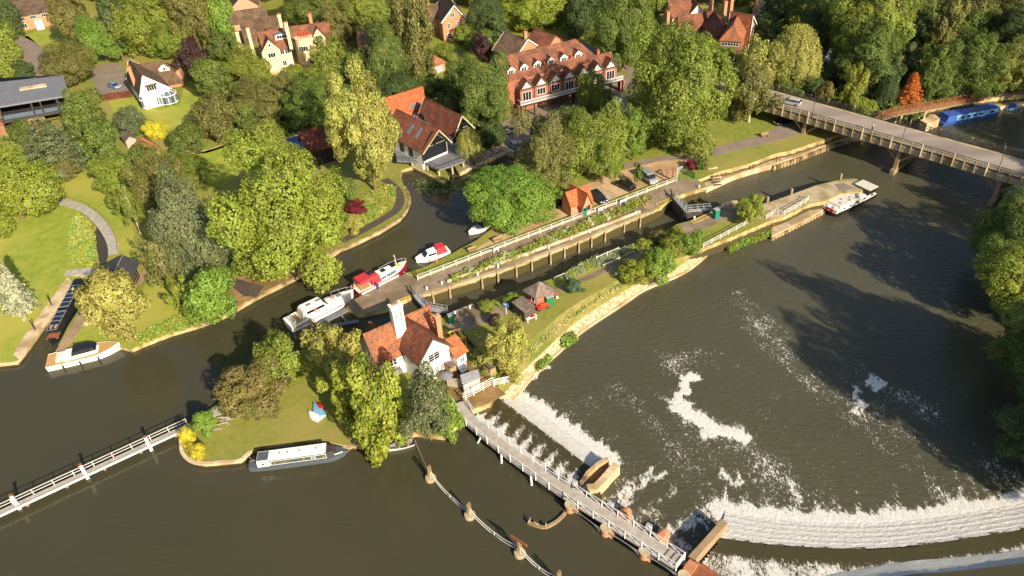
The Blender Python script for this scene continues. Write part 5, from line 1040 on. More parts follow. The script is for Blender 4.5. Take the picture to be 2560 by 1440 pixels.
fence('picket_fence', 'pale picket fence beside the cottage annexe', [G(1122, 838), G(1158, 833)], .03, h=1.1, rails=(.3, .9), sp=2.5, m='timber', pickets=.25, cat='fence')
fence('picket_fence', 'yellow pale fence above the white rowing boat', [G(965, 1090), G(1000, 1085), G(1035, 1068)], .03, h=1.2, rails=(.3, .9), sp=2.5, m='render_cream', pickets=.13, cat='fence')
fence('fence', 'white four bar fence beside the pale metal shed', [G(1160, 1002), G(1233, 962)], .03, h=1.5, rails=(.3, .7, 1.1, 1.5), sp=2.0, m='white_paint', post=.15)
fence('field_gate', 'white barred gate at the river end of the cottage yard', [G(1235, 966), G(1273, 958), G(1275, 948)], .03, h=1.4, rails=(.3, .6, .9, 1.2, 1.4), sp=1.6, m='white_paint', cat='gate')
fence('fence', 'grey board screen beside the metal shed', [G(1120, 965), G(1158, 972)], .03, h=1.8, rails=(.3, 1.5), sp=2.0, m='grey_board', pickets=.12)
fence('fence', 'thin dark fence in the undergrowth behind the pool', [G(700, 318), G(760, 292)], .03, m='timber')
# ---- weir walkway
zw = .55
up_e = smooth_line(px([(1134, 1010), (1156, 1050), (1188, 1080), (1253, 1134), (1327, 1188), (1407, 1244)], zw), 4); up2 = px([(1407, 1244), (1500, 1302), (1593, 1362), (1690, 1424)], zw)
t = thing('weir_walkway', 'long curving grey footbridge with white rails over the weir', 'footbridge', up_e[0])
ln = up_e+up2[1:]; cen = []
for i, p in enumerate(ln):
    a, c = ln[max(i-1, 0)], ln[min(i+1, len(ln)-1)]; d = (c-a).normalized(); n = Vector((-d.y, d.x, 0)); cen.append(p+n*.95)
b = MB(); L2, R2 = b.strip(cen, 1.9, zw)
for q in (L2, R2):
    for i in range(len(q)-1): b.poly([q[i]-Vector((0, 0, .35)), q[i+1]-Vector((0, 0, .35)), q[i+1], q[i]])
b.build('deck', 'grey_board', t); k_ = len(up_e)
for e, nm in ((L2, 'far'), (R2, 'near')):
    for seg, xb in ((e[:k_], False), (e[k_-1:], True)):
        rb = MB(); Ls = [0]
        for a, c in zip(seg, seg[1:]): Ls.append(Ls[-1]+dist(a, c))
        n_ = round(Ls[-1]/2.3); pp = []
        for k in range(n_+1):
            s = Ls[-1]*k/n_; i = 0
            while i < len(Ls)-2 and s > Ls[i+1]: i += 1
            pp.append(seg[i].lerp(seg[i+1], (s-Ls[i])/(Ls[i+1]-Ls[i])))
        for a, c in zip(pp, pp[1:]):
            for z in ((.5, 1.15) if not xb else (.08, 1.15)): rb.beam(a+Vector((0, 0, z)), c+Vector((0, 0, z)), .07)
            if xb: rb.beam(a+Vector((0, 0, .1)), c+Vector((0, 0, 1.1)), .07); rb.beam(a+Vector((0, 0, 1.1)), c+Vector((0, 0, .1)), .07)
        rl = rb.build('rails', 'rail_grey', t)
        for q in pp: pb = MB(); pb.beam(q-Vector((0, 0, .3)), q+Vector((0, 0, 1.2)), .11); pb.build('post', 'white_paint', rl)
e_, f_ = L2[-1], R2[-1]; b = MB()
for z in (.3, .7, 1.15): b.beam(e_+Vector((0, 0, z)), f_+Vector((0, 0, z)), .09)
b.build('end_rail', 'white_paint', t)
for q in ((1190, 1107), (1254, 1162), (1330, 1218)):
    g = G(*q, ZU); n_ = min(R2, key=lambda r: (r-g).length); b = MB(); b.tube(g-Vector((0, 0, .6)), V3(n_+Vector((.0, .1, 0)), zw-.2), .14); b.build('raking_prop', 'white_paint', t)
# weir boards under the walkway
b = MB(); 
for i in range(len(WLw)-1):
    if i >= 5: break
    b.poly([V3(WLw[i], -1.8), V3(WLw[i+1], -1.8), V3(WLw[i+1], ZU+.28), V3(WLw[i], ZU+.28)]); b.poly([V3(WLw[i]+Vector((.2, .3, 0)), -1.8), V3(WLw[i+1]+Vector((.2, .3, 0)), -1.8), V3(WLw[i+1]+Vector((.2, .3, 0)), ZU+.28), V3(WLw[i]+Vector((.2, .3, 0)), ZU+.28)])
tag(b.build('weir_boards', 'dark_metal'), 'dark weir boards below the curved walkway', 'weir')
d = (up2[-1]-up2[0]).normalized(); nrm = Vector((-d.y, d.x, 0)); rz = math.atan2(d.y, d.x)
PL = ['nearest the cottage', 'second from the cottage', 'third from the cottage', 'last before the curved weir']
for i, q in enumerate([(1417, 1284), (1506, 1343), (1602, 1401), (1700, 1462)]):
    g = G(*q, ZU); g = Vector((g.x, g.y, 0)); pt = thing('weir_pier', 'orange brick sluice pier under the walkway, '+PL[i], 'pier', g, 0, 'brick piers of the sluices')
    b = MB(); c = g+nrm*.7; b.lathe((c.x, c.y, -3), [(.62, 0), (.62, 3.35)], 18); e = c+nrm*1.2; b.box((e.x, e.y, -1.35), (1.2, 2.4, 3.1), rz); b.build('brickwork', 'brick_orange', pt)
    b = MB(); b.lathe((c.x, c.y, .35), [(.7, 0), (.7, .12)], 18); b.build('cap', 'concrete', pt)
    if i in (1, 2):
        b = MB(); ov = []; k2 = c+nrm*3.9
        for lv, sc_ in ((-3, 1.0), (-1.5, .95), (-1.1, .8), (-.95, .45)): ov.append([k2+d*(math.cos(a_)*.85*sc_)+nrm*(math.sin(a_)*1.7*sc_)+Vector((0, 0, lv)) for a_ in [6.2832*q_/18 for q_ in range(18)]])
        for q_ in range(3): b.hexa(ov[q_], ov[q_+1])
        b.build('cutwater', 'brick_clay', pt)
for i in range(3):
    b = MB(); a, c = [G(*q, ZU) for q in ((1425, 1285), (1514, 1344), (1610, 1402))][i], [G(*q, ZU) for q in ((1498, 1338), (1594, 1396), (1692, 1455))][i]; n_ = 8
    o = nrm*1.0
    for k in range(n_):                                   # flat arches between the piers
        s, e = k/n_, (k+1)/n_; z = lambda v: zw-.25-.75*abs(2*v-1)**3; p, q = a.lerp(c, s)+o*.2, a.lerp(c, e)+o*.2
        b.poly([V3(p, z(s)), V3(q, z(e)), V3(q, zw-.05), V3(p, zw-.05)])
    b2 = MB(); p, q = a+nrm*1.7, c+nrm*1.7; b2.hexa([V3(p, -1.9), V3(q, -1.9), V3(q+nrm*.25, -1.9), V3(p+nrm*.25, -1.9)], [V3(p, -.05), V3(q, -.05), V3(q+nrm*.25, -.05), V3(p+nrm*.25, -.05)]); tag(b2.build('sluice_gate', 'dark_metal'), 'dark sluice gate in the '+['first', 'second', 'third'][i]+' opening from the cottage side', 'sluice gate', 'sluice gates')
    b.build('arch_beam', 'galv', t)
for i, q in enumerate([(1437, 1214), (1527, 1268), (1622, 1324)]):
    g = G(*q, zw); wg = thing('winding_gear', 'grey sluice winding gear on the walkway, %s from the cottage' % ['first', 'second', 'third'][i], 'winding gear', g, rz, 'sluice winding gear'); b = MB(); b.box((0, 0, .5), (.7, .4, 1.0)); b.build('gear_box', 'galv', wg, local=True); b = MB(); b.torus((0, -.3, .9), .28, .04, m=Matrix.Rotation(R(90), 3, 'X')); b.build('hand_wheel', 'white_paint', wg, local=True)
# U shaped stone island beside the left weir
t = thing('stone_pier', 'hollow pale stone pier at the end of the left weir', 'pier', G(1480, 1190)); b = MB()
def rib(b, pts, z0, z1, w_):
    P_ = px(pts, z1); L2, R2 = [], []
    for i, p in enumerate(P_): a, c = P_[max(i-1, 0)], P_[min(i+1, len(P_)-1)]; d = (c-a).normalized(); n = Vector((-d.y, d.x, 0))*w_/2; L2.append(p+n); R2.append(p-n)
    for i in range(len(P_)-1): b.hexa([V3(R2[i], z0), V3(R2[i+1], z0), V3(L2[i+1], z0), V3(L2[i], z0)], [V3(R2[i], z1), V3(R2[i+1], z1), V3(L2[i+1], z1), V3(L2[i], z1)])
rib(b, [(1453, 1205), (1470, 1180), (1495, 1158), (1520, 1145)], -3.2, -.75, .5); b.build('left_wall', 'bank_wall', t)
b = MB(); rib(b, [(1468, 1218), (1490, 1215), (1510, 1195), (1530, 1172), (1543, 1160)], -3.2, -.75, 1.0); b.build('right_wall', 'pale_stone', t)
b = MB(); b.flat(px([(1455, 1205), (1490, 1208), (1520, 1180), (1520, 1150), (1480, 1170)], -1.6), -1.6); b.build('silted_well', 'soil', t)
# pier wall towards the long weir, and the timber raft
b = MB(); rib(b, [(1728, 1396), (1768, 1352), (1812, 1302)], -3.2, -.5, .85); tag(b.build('weir_wall', 'timber'), 'weathered timber topped wall between sluices and long weir', 'wall')
b = MB(); b.slab(px([(1690, 1462), (1700, 1432), (1735, 1402), (1765, 1412), (1800, 1440), (1790, 1470)], .0), -1, .0); tag(b.build('weir_platform', 'rust'), 'dark rusty platform at the right end of the weir walkway', 'platform')
# curved boom with ducks
b = MB(); bl = smooth_line(px([(1320, 1306), (1338, 1313), (1362, 1318), (1385, 1308), (1402, 1295), (1414, 1282)], -.6), 3)
for a, c in zip(bl, bl[1:]): b.beam(a, c, .4, .3)
tag(b.build('floating_boom', 'timber'), 'curved timber boom beside the first brick pier', 'boom')
def skinned(name, m, verts, edges, radii, loc, rz=0, parent=None, sub=1, mats=None):
    me = bpy.data.meshes.new(name); me.from_pydata([tuple(v) for v in verts], edges, []); o = bpy.data.objects.new(name, me); COL.objects.link(o)
    md = o.modifiers.new('skin', 'SKIN'); md.use_smooth_shade = True
    for v, r_ in zip(me.skin_vertices[0].data, radii): v.radius = (r_, r_) if not isinstance(r_, tuple) else r_
    me.skin_vertices[0].data[0].use_root = True
    if sub: o.modifiers.new('subdivision', 'SUBSURF').levels = sub; o.modifiers[-1].render_levels = sub
    dg = bpy.context.evaluated_depsgraph_get(); ev = o.evaluated_get(dg); m2 = bpy.data.meshes.new_from_object(ev); o.modifiers.clear(); o.data = m2; m2.materials.clear(); m2.materials.append(M[m]); m2.polygons.foreach_set('use_smooth', [True]*len(m2.polygons))
    o.location = loc; o.rotation_euler = (0, 0, rz); o.parent = parent; return o
mat('duck', '#b9a68a', '#8a7355', scale=8, rough=.9)
dvs = [(0, 0, .18), (.14, 0, .2), (.22, 0, .3), (.26, 0, .42), (.33, 0, .43), (.40, 0, .42), (-.14, 0, .18), (-.28, 0, .24), (-.36, 0, .28), (0, .05, .06), (.02, .05, 0), (0, -.05, .06), (.02, -.05, 0)]
dks = [(0, 1), (1, 2), (2, 3), (3, 4), (4, 5), (0, 6), (6, 7), (7, 8), (0, 9), (9, 10), (0, 11), (11, 12)]
for i, q in enumerate([(1323, 1304), (1341, 1311), (1364, 1315)]): tag(skinned('duck', 'duck', dvs, dks, [.14, .12, .06, .055, .06, .02, .13, .08, .02, .03, .02, .03, .02], G(*q, -.42), 1+i*1.7), 'brown duck standing on the curved boom, '+['at its tip', 'just behind the first', 'near its middle'][i], 'duck', 'ducks on the boom')
# ---- boom piles with chains
pil = [(1077, 1198), (1175, 1291), (1300, 1386), (1398, 1462)]; tops = []; W_ = ['nearest the white rowing boat', 'second from the rowing boat', 'carrying a sign board', 'at the bottom edge']
for i, q in enumerate(pil):
    g = G(*q, ZU); t = thing('boom_pile', 'concrete footed timber pile holding the weir safety chains, '+W_[i], 'pile', g, .9, 'piles of the weir safety chain')
    b = MB(); b.lathe((0, 0, -.6), [(.75, 0), (.75, .95), (.68, 1.1)], 20); b.build('concrete_foot', 'concrete', t, local=True)
    b = MB(); b.box((0, 0, 1.0), (.55, .55, 1.1), 0, .8); b.build('block', 'concrete', t, local=True)
    for s in (-.17, .17): b = MB(); b.box((s, 0, 1.8), (.15, .3, 1.7)); b.build('timber_post', 'timber', t, local=True)
    if i == 2: b = MB(); b.box((0, 0, 2.75), (2.4, .12, .5), -1.6); b.build('sign_board', 'rust', t, local=True)
    tops.append(g)
def rope(b, a, c, sag, r_, n_=12):
    P_ = [a.lerp(c, k/n_)-Vector((0, 0, sag*4*(k/n_)*(1-k/n_))) for k in range(n_+1)]
    for p, q in zip(P_, P_[1:]): b.tube(p, q, r_, n=6)
for i in range(3):
    b = MB(); a, c = tops[i]+Vector((.3, -.3, 0)), tops[i+1]+Vector((-.3, .3, 0))
    rope(b, a+Vector((0, 0, 1.35)), c+Vector((0, 0, 1.35)), .8, .05); rope(b, a+Vector((0, 0, .75)), c+Vector((0, 0, .75)), .8, .05); m_ = a.lerp(c, .5); b.beam(m_+Vector((0, 0, -.1)), m_+Vector((0, 0, .6)), .1)
    tag(b.build('safety_chain', 'rail_grey'), 'pair of pale sagging chains '+['between first and second pile', 'between second pile and the sign board pile', 'below the sign board pile'][i], 'chain', 'weir safety chains')
b = MB(); rope(b, G(1037, 1100, .1), tops[0]+Vector((0, 0, 1.2)), .5, .04); tag(b.build('mooring_rope', 'timber'), 'brown rope from the rowing boat bank to the nearest pile', 'rope')
# ---- long walkway on the left
zl = .25; a, c = G(470, 1064, zl), G(213, 1183, zl); d = (c-a).normalized(); c = c+d*45; n = Vector((-d.y, d.x, 0)); n = n if n.y > 0 else -n; L_ = dist(a, c)
t = thing('long_walkway', 'long straight pale walkway across the upper river at the left', 'footbridge', a); b = MB(); b.hexa([a-n*.5-Vector((0, 0, .25)), a+n*.5-Vector((0, 0, .25)), c+n*.5-Vector((0, 0, .25)), c-n*.5-Vector((0, 0, .25))], [a-n*.5, a+n*.5, c+n*.5, c-n*.5]); b.build('deck', 'grey_board', t)
b = MB(); b.beam(a-n*.6+Vector((0, 0, 0)), c-n*.6+Vector((0, 0, 0)), .2, .3); b.build('fender_beam', 'rail_grey', t)
b = MB(); P0, P1 = a+n*.46, c+n*.46
for z in (.5, 1.0): b.beam(P0+Vector((0, 0, z)), P1+Vector((0, 0, z)), .07)
hr = b.build('handrail', 'rail_grey', t)
for k in range(int(L_/2.6)): q = P0+d*2.6*k; b = MB(); b.beam(q-Vector((0, 0, .2)), q+Vector((0, 0, 1.05)), .09); b.build('post', 'rail_grey', hr)
for k in range(int(L_/5)): q = a+d*(5*k+2); b = MB(); b.beam(q-Vector((0, 0, 3)), q-Vector((0, 0, .3)), .3); b.build('pile', 'timber', t)
bp = None
for i, q in enumerate([(373, 1114), (213, 1184), (42, 1260)]):
    g = G(*q, zl)
    if bp is None:
        bp = thing('marker_post', 'white marker post with orange top on the long walkway, nearest the island', 'post', g, math.atan2(d.y, d.x), 'marker posts of the long walkway'); b = MB(); b.box((0, 0, .4), (.42, .36, 2.8)); b.build('post_shaft', 'white_paint', bp, local=True); b = MB(); b.box((0, 0, 1.86), (.48, .4, .14)); b.build('post_cap', 'rust', bp, local=True)
    else: o = copy_tree(bp); o.location = g; o['label'] = 'white marker post with orange top on the long walkway, '+['', 'middle one of three', 'nearest the left edge'][i]
# mooring poles by the narrowboat inlet
for q, lab in (((131, 835), 'thin black mooring pole on the inlet walkway, nearer the boathouse'), ((90, 822), 'thin black mooring pole on the inlet walkway, nearer the launch')): pass
for q, lab in (((130, 764), 'thin black mooring pole on the inlet walkway, nearer the boathouse'), ((89, 827), 'thin black mooring pole on the inlet walkway, nearer the launch')):
    g = G(*q, 0); b = MB(); b.tube((0, 0, -2), (0, 0, 2.4), .09); o = b.build('mooring_pole', 'black_timber', None, local=True); o.location = g; tag(o, lab, 'pole', 'mooring poles of the inlet')
# mooring piles at the island point and pairs on the quay
for i, q in enumerate([(1920, 507), (1980, 486), (2103, 449)]):
    g = G(*q, 0); b = MB(); b.box((0, 0, -.5), (.45, .35, 3.4)); o = b.build('mooring_pile', 'timber', None, local=True); o.location = g+Vector((-.1, .25, 0)); o.rotation_euler = (0, 0, .4); tag(o, 'square timber mooring pile on the north edge of the island point, '+['nearest the solitary tree', 'middle one', 'nearest the barge'][i], 'pile', 'mooring piles of the island point')
for i, q in enumerate([(1812, 442), (1880, 422), (1945, 402), (1995, 520), (1935, 566)]):
    z = qz if i < 3 else qy; g = G(*q, z); b = MB()
    for s in (-.5, .5): b.box((s, 0, .4), (.16, .16, 1.1))
    b.box((0, 0, .55), (1.1, .1, .12)); o = b.build('mooring_rail', 'rust', None, local=True); o.location = g; o.rotation_euler = (0, 0, .4+i*.05); tag(o, 'small rusty mooring frame on the low quay, '+['nearest the lock', 'second from the lock', 'third from the lock', 'on the island side near the barge', 'on the island side by the reeds'][i], 'mooring frame', 'mooring frames')
# timber edge of the towpath quay: scalloped sheet piling
def scallop(pts, z, lab, r_=.42):
    P_ = smooth_line(px(pts, z), 6); b = MB(); acc = 0
    for a, c in zip(P_, P_[1:]):
        d = dist(a, c); k = 0
        while acc < d: q = a.lerp(c, acc/d); b.tube(V3(q, -3.2), V3(q, z-.25), r_, n=8); acc += .95
        acc -= d
    tag(b.build('sheet_piling', 'bank_wall'), lab, kind='structure')
scallop([(1937, 411), (1962, 403), (2000, 390), (2065, 364), (2126, 344)], qz, 'scalloped sheet piling of the low quay'); scallop([(1932, 589), (1999, 555), (2047, 530), (2085, 510)], qy, 'scalloped sheet piling under the island point')
fence('stile', 'brown timber framed gateway at the end of the lock fence', [G(1667, 453), G(1681, 452)], .03, h=2.6, rails=(1.2, 2.6), sp=1.2, m='rust', post=.28, cat='gateway')
fence('hoarding', 'dark green screen beside the reddish shrub', [G(1700, 430), G(1737, 447)], .03, h=1.4, rails=(.1, 1.3), sp=1.8, m='green_bin', pickets=.2)
b = MB(); g = G(1691, 455); b.box((0, 0, 1.7), (.25, .25, 3.4)); b.beam((0, 0, 3.2), (1.2, .6, 3.3), .2); b.beam((0, 0, 2.2), (1.0, .5, 3.2), .15); o = b.build('crane_post', 'galv', None, local=True); o.location = g; tag(o, 'pale lifting post beside the downstream gate', 'post')

# timber dolphin and floating boom at the tip of the lock head
g = G(784, 832, ZU); b = MB(); b.box((0, 0, .6), (.55, .5, 5.0)); o = b.build('mooring_post', 'timber', None, local=True); o.location = g; o.rotation_euler = (0, 0, .5); tag(o, 'stout square timber post beside the stern of the large white cruiser', 'post')
b = MB(); b.beam(G(790, 822, -.4), G(897, 803, -.4), .6, .3); b.beam(G(800, 808, -.4), G(868, 774, -.4), 1.0, .25); b.beam(G(850, 785, -.4), G(868, 806, -.4), .35, .3); t = b.build('floating_boom', 'slate_grey'); tag(t, 'grey floating boom between the timber post and the lock head', 'boom')
# ================================================================ BOATS
def hull(root, L_, B_, h, m, bow=.28, sternw=.85, sheer=.35, flare=.82, nm='hull', p=1.7, z0=-.25, deckm='white_paint', swim=0):
    N_ = 22; rows = []
    for i in range(N_+1):
        t = i/N_; x = -L_/2+L_*t; w_ = B_/2
        if t > 1-bow: s = (t-(1-bow))/bow; w_ *= max(0.02, 1-s**p)
        if t < .25: s = 1-t/.25; w_ *= 1-(1-sternw)*s**2
        zt = h*(1+sheer*max(0, (t-.45)/.55)**2); rows.append((x, w_, zt))
    b = MB(); V = []
    for x, w_, zt in rows:
        k = flare; V.append([(x-(L_*.03*((x+L_/2)/L_)**3 if True else 0), -w_*k, z0), (x, -w_, zt), (x, w_, zt), (x-(L_*.03*((x+L_/2)/L_)**3), w_*k, z0)])
    for a, c in zip(V, V[1:]):
        b.poly([a[0], c[0], c[1], a[1]]); b.poly([a[2], c[2], c[3], a[3]])
    b.poly([V[0][0], V[0][1], V[0][2], V[0][3]]); b.poly([V[-1][3], V[-1][2], V[-1][1], V[-1][0]])
    hu = b.build(nm, m, root, local=True); d = MB()
    for a, c in zip(V, V[1:]):
        q = [(a[1][0], a[1][1]*.97, a[1][2]-.03), (c[1][0], c[1][1]*.97, c[1][2]-.03), (c[2][0], c[2][1]*.97, c[2][2]-.03), (a[2][0], a[2][1]*.97, a[2][2]-.03)]; d.poly(q)
    d.build('side_deck', deckm, root, local=True); return rows
def cabin(b, x0, x1, w0, w1, z0, z1, rake0=.1, rake1=.3, tw=.86):
    b.hexa([(x0, -w0/2, z0), (x1, -w1/2, z0), (x1, w1/2, z0), (x0, w0/2, z0)], [(x0+rake0, -w0/2*tw, z1), (x1-rake1, -w1/2*tw, z1), (x1-rake1, w1/2*tw, z1), (x0+rake0, w0/2*tw, z1)])
def boat(name, lab, stern, bow_, z, cat='boat', group=None):
    a, c = G(*stern, z), G(*bow_, z); m_ = a.lerp(c, .5); return thing(name, lab, cat, m_, math.atan2(c.y-a.y, c.x-a.x), group), dist(a, c)
def lbox(root, nm, m, *args, **k): b = MB(); b.box(*args, **k); return b.build(nm, m, root, local=True)
mat('barge_cream', '#c9c1b2', '#d6cfc1', scale=1.5, rough=.5)
mat('navy', '#34569c', '#3f62a6', scale=1, rough=.4); mat('skyblue', '#7fb6dc', '#8cc0e2', scale=1, rough=.4); mat('hull_grey', '#596268', '#4d565c', scale=2, rough=.5); mat('hull_black', '#1c1d20', '#2a2b2e', scale=2, rough=.4)
mat('gelcoat', '#ece8df', '#f4f1ea', scale=1.2, rough=.35); mat('red_canvas', '#b5303a', '#c43c44', scale=2, rough=.8); mat('maroon', '#8d1c2c', rough=.4); mat('teak', '#b88c56', '#c99f68', scale=4, rough=.7); mat('fender', '#22242a', rough=.5); mat('boat_green', '#40504e', '#4a5c59', scale=1, rough=.45); mat('brass', '#c08c3a', '#d3a050', scale=3, rough=.4, metal=.5)
def rail(root, pts, h, m='galv', sp=1.3):
    b = MB()
    for a, c in zip(pts, pts[1:]):
        a, c = Vector(a), Vector(c); b.tube(a+Vector((0, 0, h)), c+Vector((0, 0, h)), .03, n=6); b.tube(a, a+Vector((0, 0, h)), .025, n=6)
    b.tube(Vector(pts[-1]), Vector(pts[-1])+Vector((0, 0, h)), .025, n=6); b.build('guard_rail', m, root, local=True)
def ring(root, c, r_=.33, m='orange', ax=None, nm='lifebuoy'): b = MB(); b.torus(c, r_, .07, m=ax); return b.build(nm, m, root, local=True)
# white launch
t, L_ = boat('motor_launch', 'white motor launch with teak decks and dark canopy at the riverside lawn', (124, 915), (306, 872), ZU); B_ = 3.6
hull(t, L_, B_, 1.15, 'gelcoat', bow=.42, p=2.1, deckm='teak', sternw=.95)
b = MB(); cabin(b, -L_*.26, L_*.22, B_*.74, B_*.55, 1.1, 1.75, .3, 1.0); b.build('coaming', 'gelcoat', t, local=True)
b = MB(); cabin(b, -L_*.14, L_*.15, B_*.66, B_*.56, 1.7, 2.35, .25, .7); b.build('canopy', 'hull_black', t, local=True)
b = MB(); cabin(b, L_*.02, L_*.19, B_*.60, B_*.5, 1.68, 2.2, .2, .55); b.build('windscreen', 'glass', t, local=True)
lbox(t, 'stern_seat', 'cushion', (-L_*.30, 0, 1.35), (1.4, B_*.6, .45)); lbox(t, 'swim_platform', 'teak', (-L_*.455, 0, .75), (L_*.10, B_*.86, .15))
for x in (-.28, -.05, .2): b = MB(); b.tube((L_*x, -B_/2-.1, .15), (L_*x, -B_/2-.1, .85), .13); b.build('fender', 'fender', t, local=True)
# black narrowboat
t, L_ = boat('narrowboat', 'black narrowboat with solar panelled roof in the narrow inlet', (212, 712), (131, 868), ZU, 'narrowboat'); B_ = 2.5
hull(t, L_, B_, .85, 'hull_black', bow=.16, sternw=.8, deckm='hull_black')
b = MB(); cabin(b, -L_*.46, L_*.36, B_*.88, B_*.88, .8, 2.05, .1, .15, .86); b.build('cabin', 'hull_black', t, local=True)
for x0, n_ in ((-L_*.33, 6), (L_*.04, 5)):
    sp = thing('x', None, None) if False else None; b = MB(); b.box((x0+n_*.62, 0, 2.12), (n_*1.25, B_*.66, .08)); f = b.build('solar_array', 'solar', t, local=True); b = MB()
    for k in range(n_+1): b.box((x0+k*1.25, 0, 2.17), (.07, B_*.68, .03))
    for s in (-1, 1): b.box((x0+n_*.62, s*B_*.33, 2.17), (n_*1.25, .07, .03))
    b.build('panel_frame', 'galv', f, local=True)
for k in range(7):
    b = MB(); b.box((-L_*.38+k*L_*.11, -B_*.43, 1.5), (.8 if k % 2 else .5, .06, .45)); w_ = b.build('window', 'brass', t, local=True); b = MB(); b.box((-L_*.38+k*L_*.11, -B_*.45, 1.5), (.6 if k % 2 else .34, .05, .3)); b.build('pane', 'glass', w_, local=True)
lbox(t, 'fore_deck', 'rust', (L_*.40, 0, .98), (1.5, B_*.78, .14)); lbox(t, 'bow_board', 'teak', (L_*.34, B_*.2, 2.2), (.9, .25, .15)); lbox(t, 'bow_board', 'teak', (L_*.34, -B_*.1, 2.2), (.9, .25, .15))
# grey and white narrowboat by the island
t, L_ = boat('narrowboat', 'grey narrowboat with white roof moored to the cottage island lawn', (627, 1170), (870, 1137), ZU, 'narrowboat'); B_ = 2.2
hull(t, L_, B_, .95, 'hull_grey', bow=.17, sternw=.72, deckm='hull_grey', sheer=.25)
b = MB(); cabin(b, -L_*.40, L_*.30, B_*.88, B_*.88, .9, 1.95, .05, .05, .88); b.build('cabin', 'boat_green', t, local=True)
b = MB(); b.box((L_*-.05+.0, 0, 2.0), (L_*.70, B_*.82, .09)); b.build('roof', 'white_paint', t, local=True)
b = MB(); b.box((-L_*.34, 0, 2.06), (L_*.11, B_*.70, .05)); b.build('dark_roof_panel', 'hull_grey', t, local=True)
b = MB(); b.box((-L_*.335, -B_*.437, 1.42), (L_*.13, .05, .9)); b.build('white_panel', 'white_paint', t, local=True)
b = MB()
for z in (1.05, 1.8): b.box((L_*.02, -B_*.437, z), (L_*.56, .05, .05))
for x in (-.258, .298): b.box((L_*x, -B_*.437, 1.42), (.05, .05, .75))
b.build('coach_line', 'white_paint', t, local=True)
b = MB()
for k in range(5): b.box((-L_*.12+(k-2)*.28, -B_*.44, 1.42+(.05 if k % 2 else -.02)), (.3, .05, .07 if k != 2 else .16))
b.build('scroll_ornament', 'brass', t, local=True)
for x, w_, m_ in ((-.34, .28, 'glass'), (-.22, .28, 'brass'), (.07, .3, 'brass'), (.17, .6, 'white_paint'), (.27, .35, 'brass')):
    b = MB(); b.box((L_*x, -B_*.45, 1.45), (w_, .05, .32)); f = b.build('porthole', m_, t, local=True)
    if w_ > .5: b = MB(); b.box((L_*x, -B_*.46, 1.45), (.4, .05, .2)); b.build('pane', 'glass', f, local=True)
for x in (-.17, -.09, .03, .20): b = MB(); b.tube((L_*x, .1, 2.03), (L_*x, .1, 2.25), .06); b.build('roof_vent', 'hull_black', t, local=True)
b = MB(); cabin(b, L_*.30, L_*.40, B_*.82, B_*.6, .95, 1.85, 0, .5); b.build('cratch_cover', 'dark_metal', t, local=True)
lbox(t, 'tiller', 'brass', (-L_*.455, 0, 1.4), (.9, .07, .07)); lbox(t, 'bow_rail', 'white_paint', (L_*.42, -B_*.25, 1.22), (1.2, .12, .1), rz=.3)
# rowing boat
t, L_ = boat('rowing_boat', 'small white rowing boat tied below the yellow pale fence', (1036, 1109), (960, 1129), ZU); B_ = 1.5
N_ = 14; b = MB(); i_ = MB(); pr = []
for i in range(N_+1): s = i/N_; pr.append((-L_/2+L_*s, B_/2*(1-max(0, (s-.3)/.7)**2)*(.8+.2*min(1, s/.3)), .45+.2*s*s))
for a, c in zip(pr, pr[1:]):
    for s in (-1, 1):
        q = [(a[0], s*a[1]*.55, -.15), (c[0], s*c[1]*.55, -.15), (c[0], s*c[1], c[2]), (a[0], s*a[1], a[2])]; b.poly(q if s < 0 else q[::-1])
        q = [(a[0], s*a[1]*.9, a[2]), (c[0], s*c[1]*.9, c[2]), (c[0], s*c[1], c[2]), (a[0], s*a[1], a[2])]; b.poly(q)
        q = [(a[0], s*a[1]*.9, a[2]-.01), (c[0], s*c[1]*.9, c[2]-.01), (c[0], s*c[1]*.5, .05), (a[0], s*a[1]*.5, .05)]; i_.poly(q)
    i_.poly([(a[0], -a[1]*.52, .06), (c[0], -c[1]*.52, .06), (c[0], c[1]*.52, .06), (a[0], a[1]*.52, .06)])
b.poly([(-L_/2, -.3, -.15), (-L_/2, -.6, .45), (-L_/2, .6, .45), (-L_/2, .3, -.15)]); b.build('hull', 'gelcoat', t, local=True); i_.build('inside', 'slate_grey', t, local=True)
for x in (-.30, .0): lbox(t, 'thwart', 'teak', (L_*x, 0, .34), (.3, B_*.78, .05))
for s in (-1, 1): b = MB(); b.tube((L_*-.35, s*.3, .48), (L_*.25, s*.35, .5), .03); b.build('oar', 'timber', t, local=True)
# white cruiser
t, L_ = boat('cabin_cruiser', 'large white cabin cruiser moored at the tip of the lock head', (722, 822), (887, 742), ZU, 'cruiser'); B_ = 3.7
hull(t, L_, B_, 1.25, 'gelcoat', bow=.45, p=2.0, sternw=.9, deckm='gelcoat')
b = MB(); b.box((-L_*.1, -B_/2-.01, 1.0), (L_*.7, .05, .1)); b.build('rubbing_strake', 'maroon', t, local=True)
b = MB(); cabin(b, -L_*.27, L_*.36, B_*.74, B_*.34, 1.2, 1.85, .1, 1.2); b.build('fore_cabin', 'gelcoat', t, local=True)
b = MB(); cabin(b, -L_*.27, L_*.08, B_*.70, B_*.66, 1.8, 2.75, .1, .9, .88); wh = b.build('wheelhouse', 'gelcoat', t, local=True)
b = MB(); b.box((-L_*.11, -B_*.335, 2.25), (L_*.26, .06, .5)); b.build('side_window', 'glass', wh, local=True); b = MB(); cabin(b, L_*.03, L_*.082, B_*.62, B_*.56, 2.0, 2.62, .1, .62); b.build('windscreen', 'glass', wh, local=True)
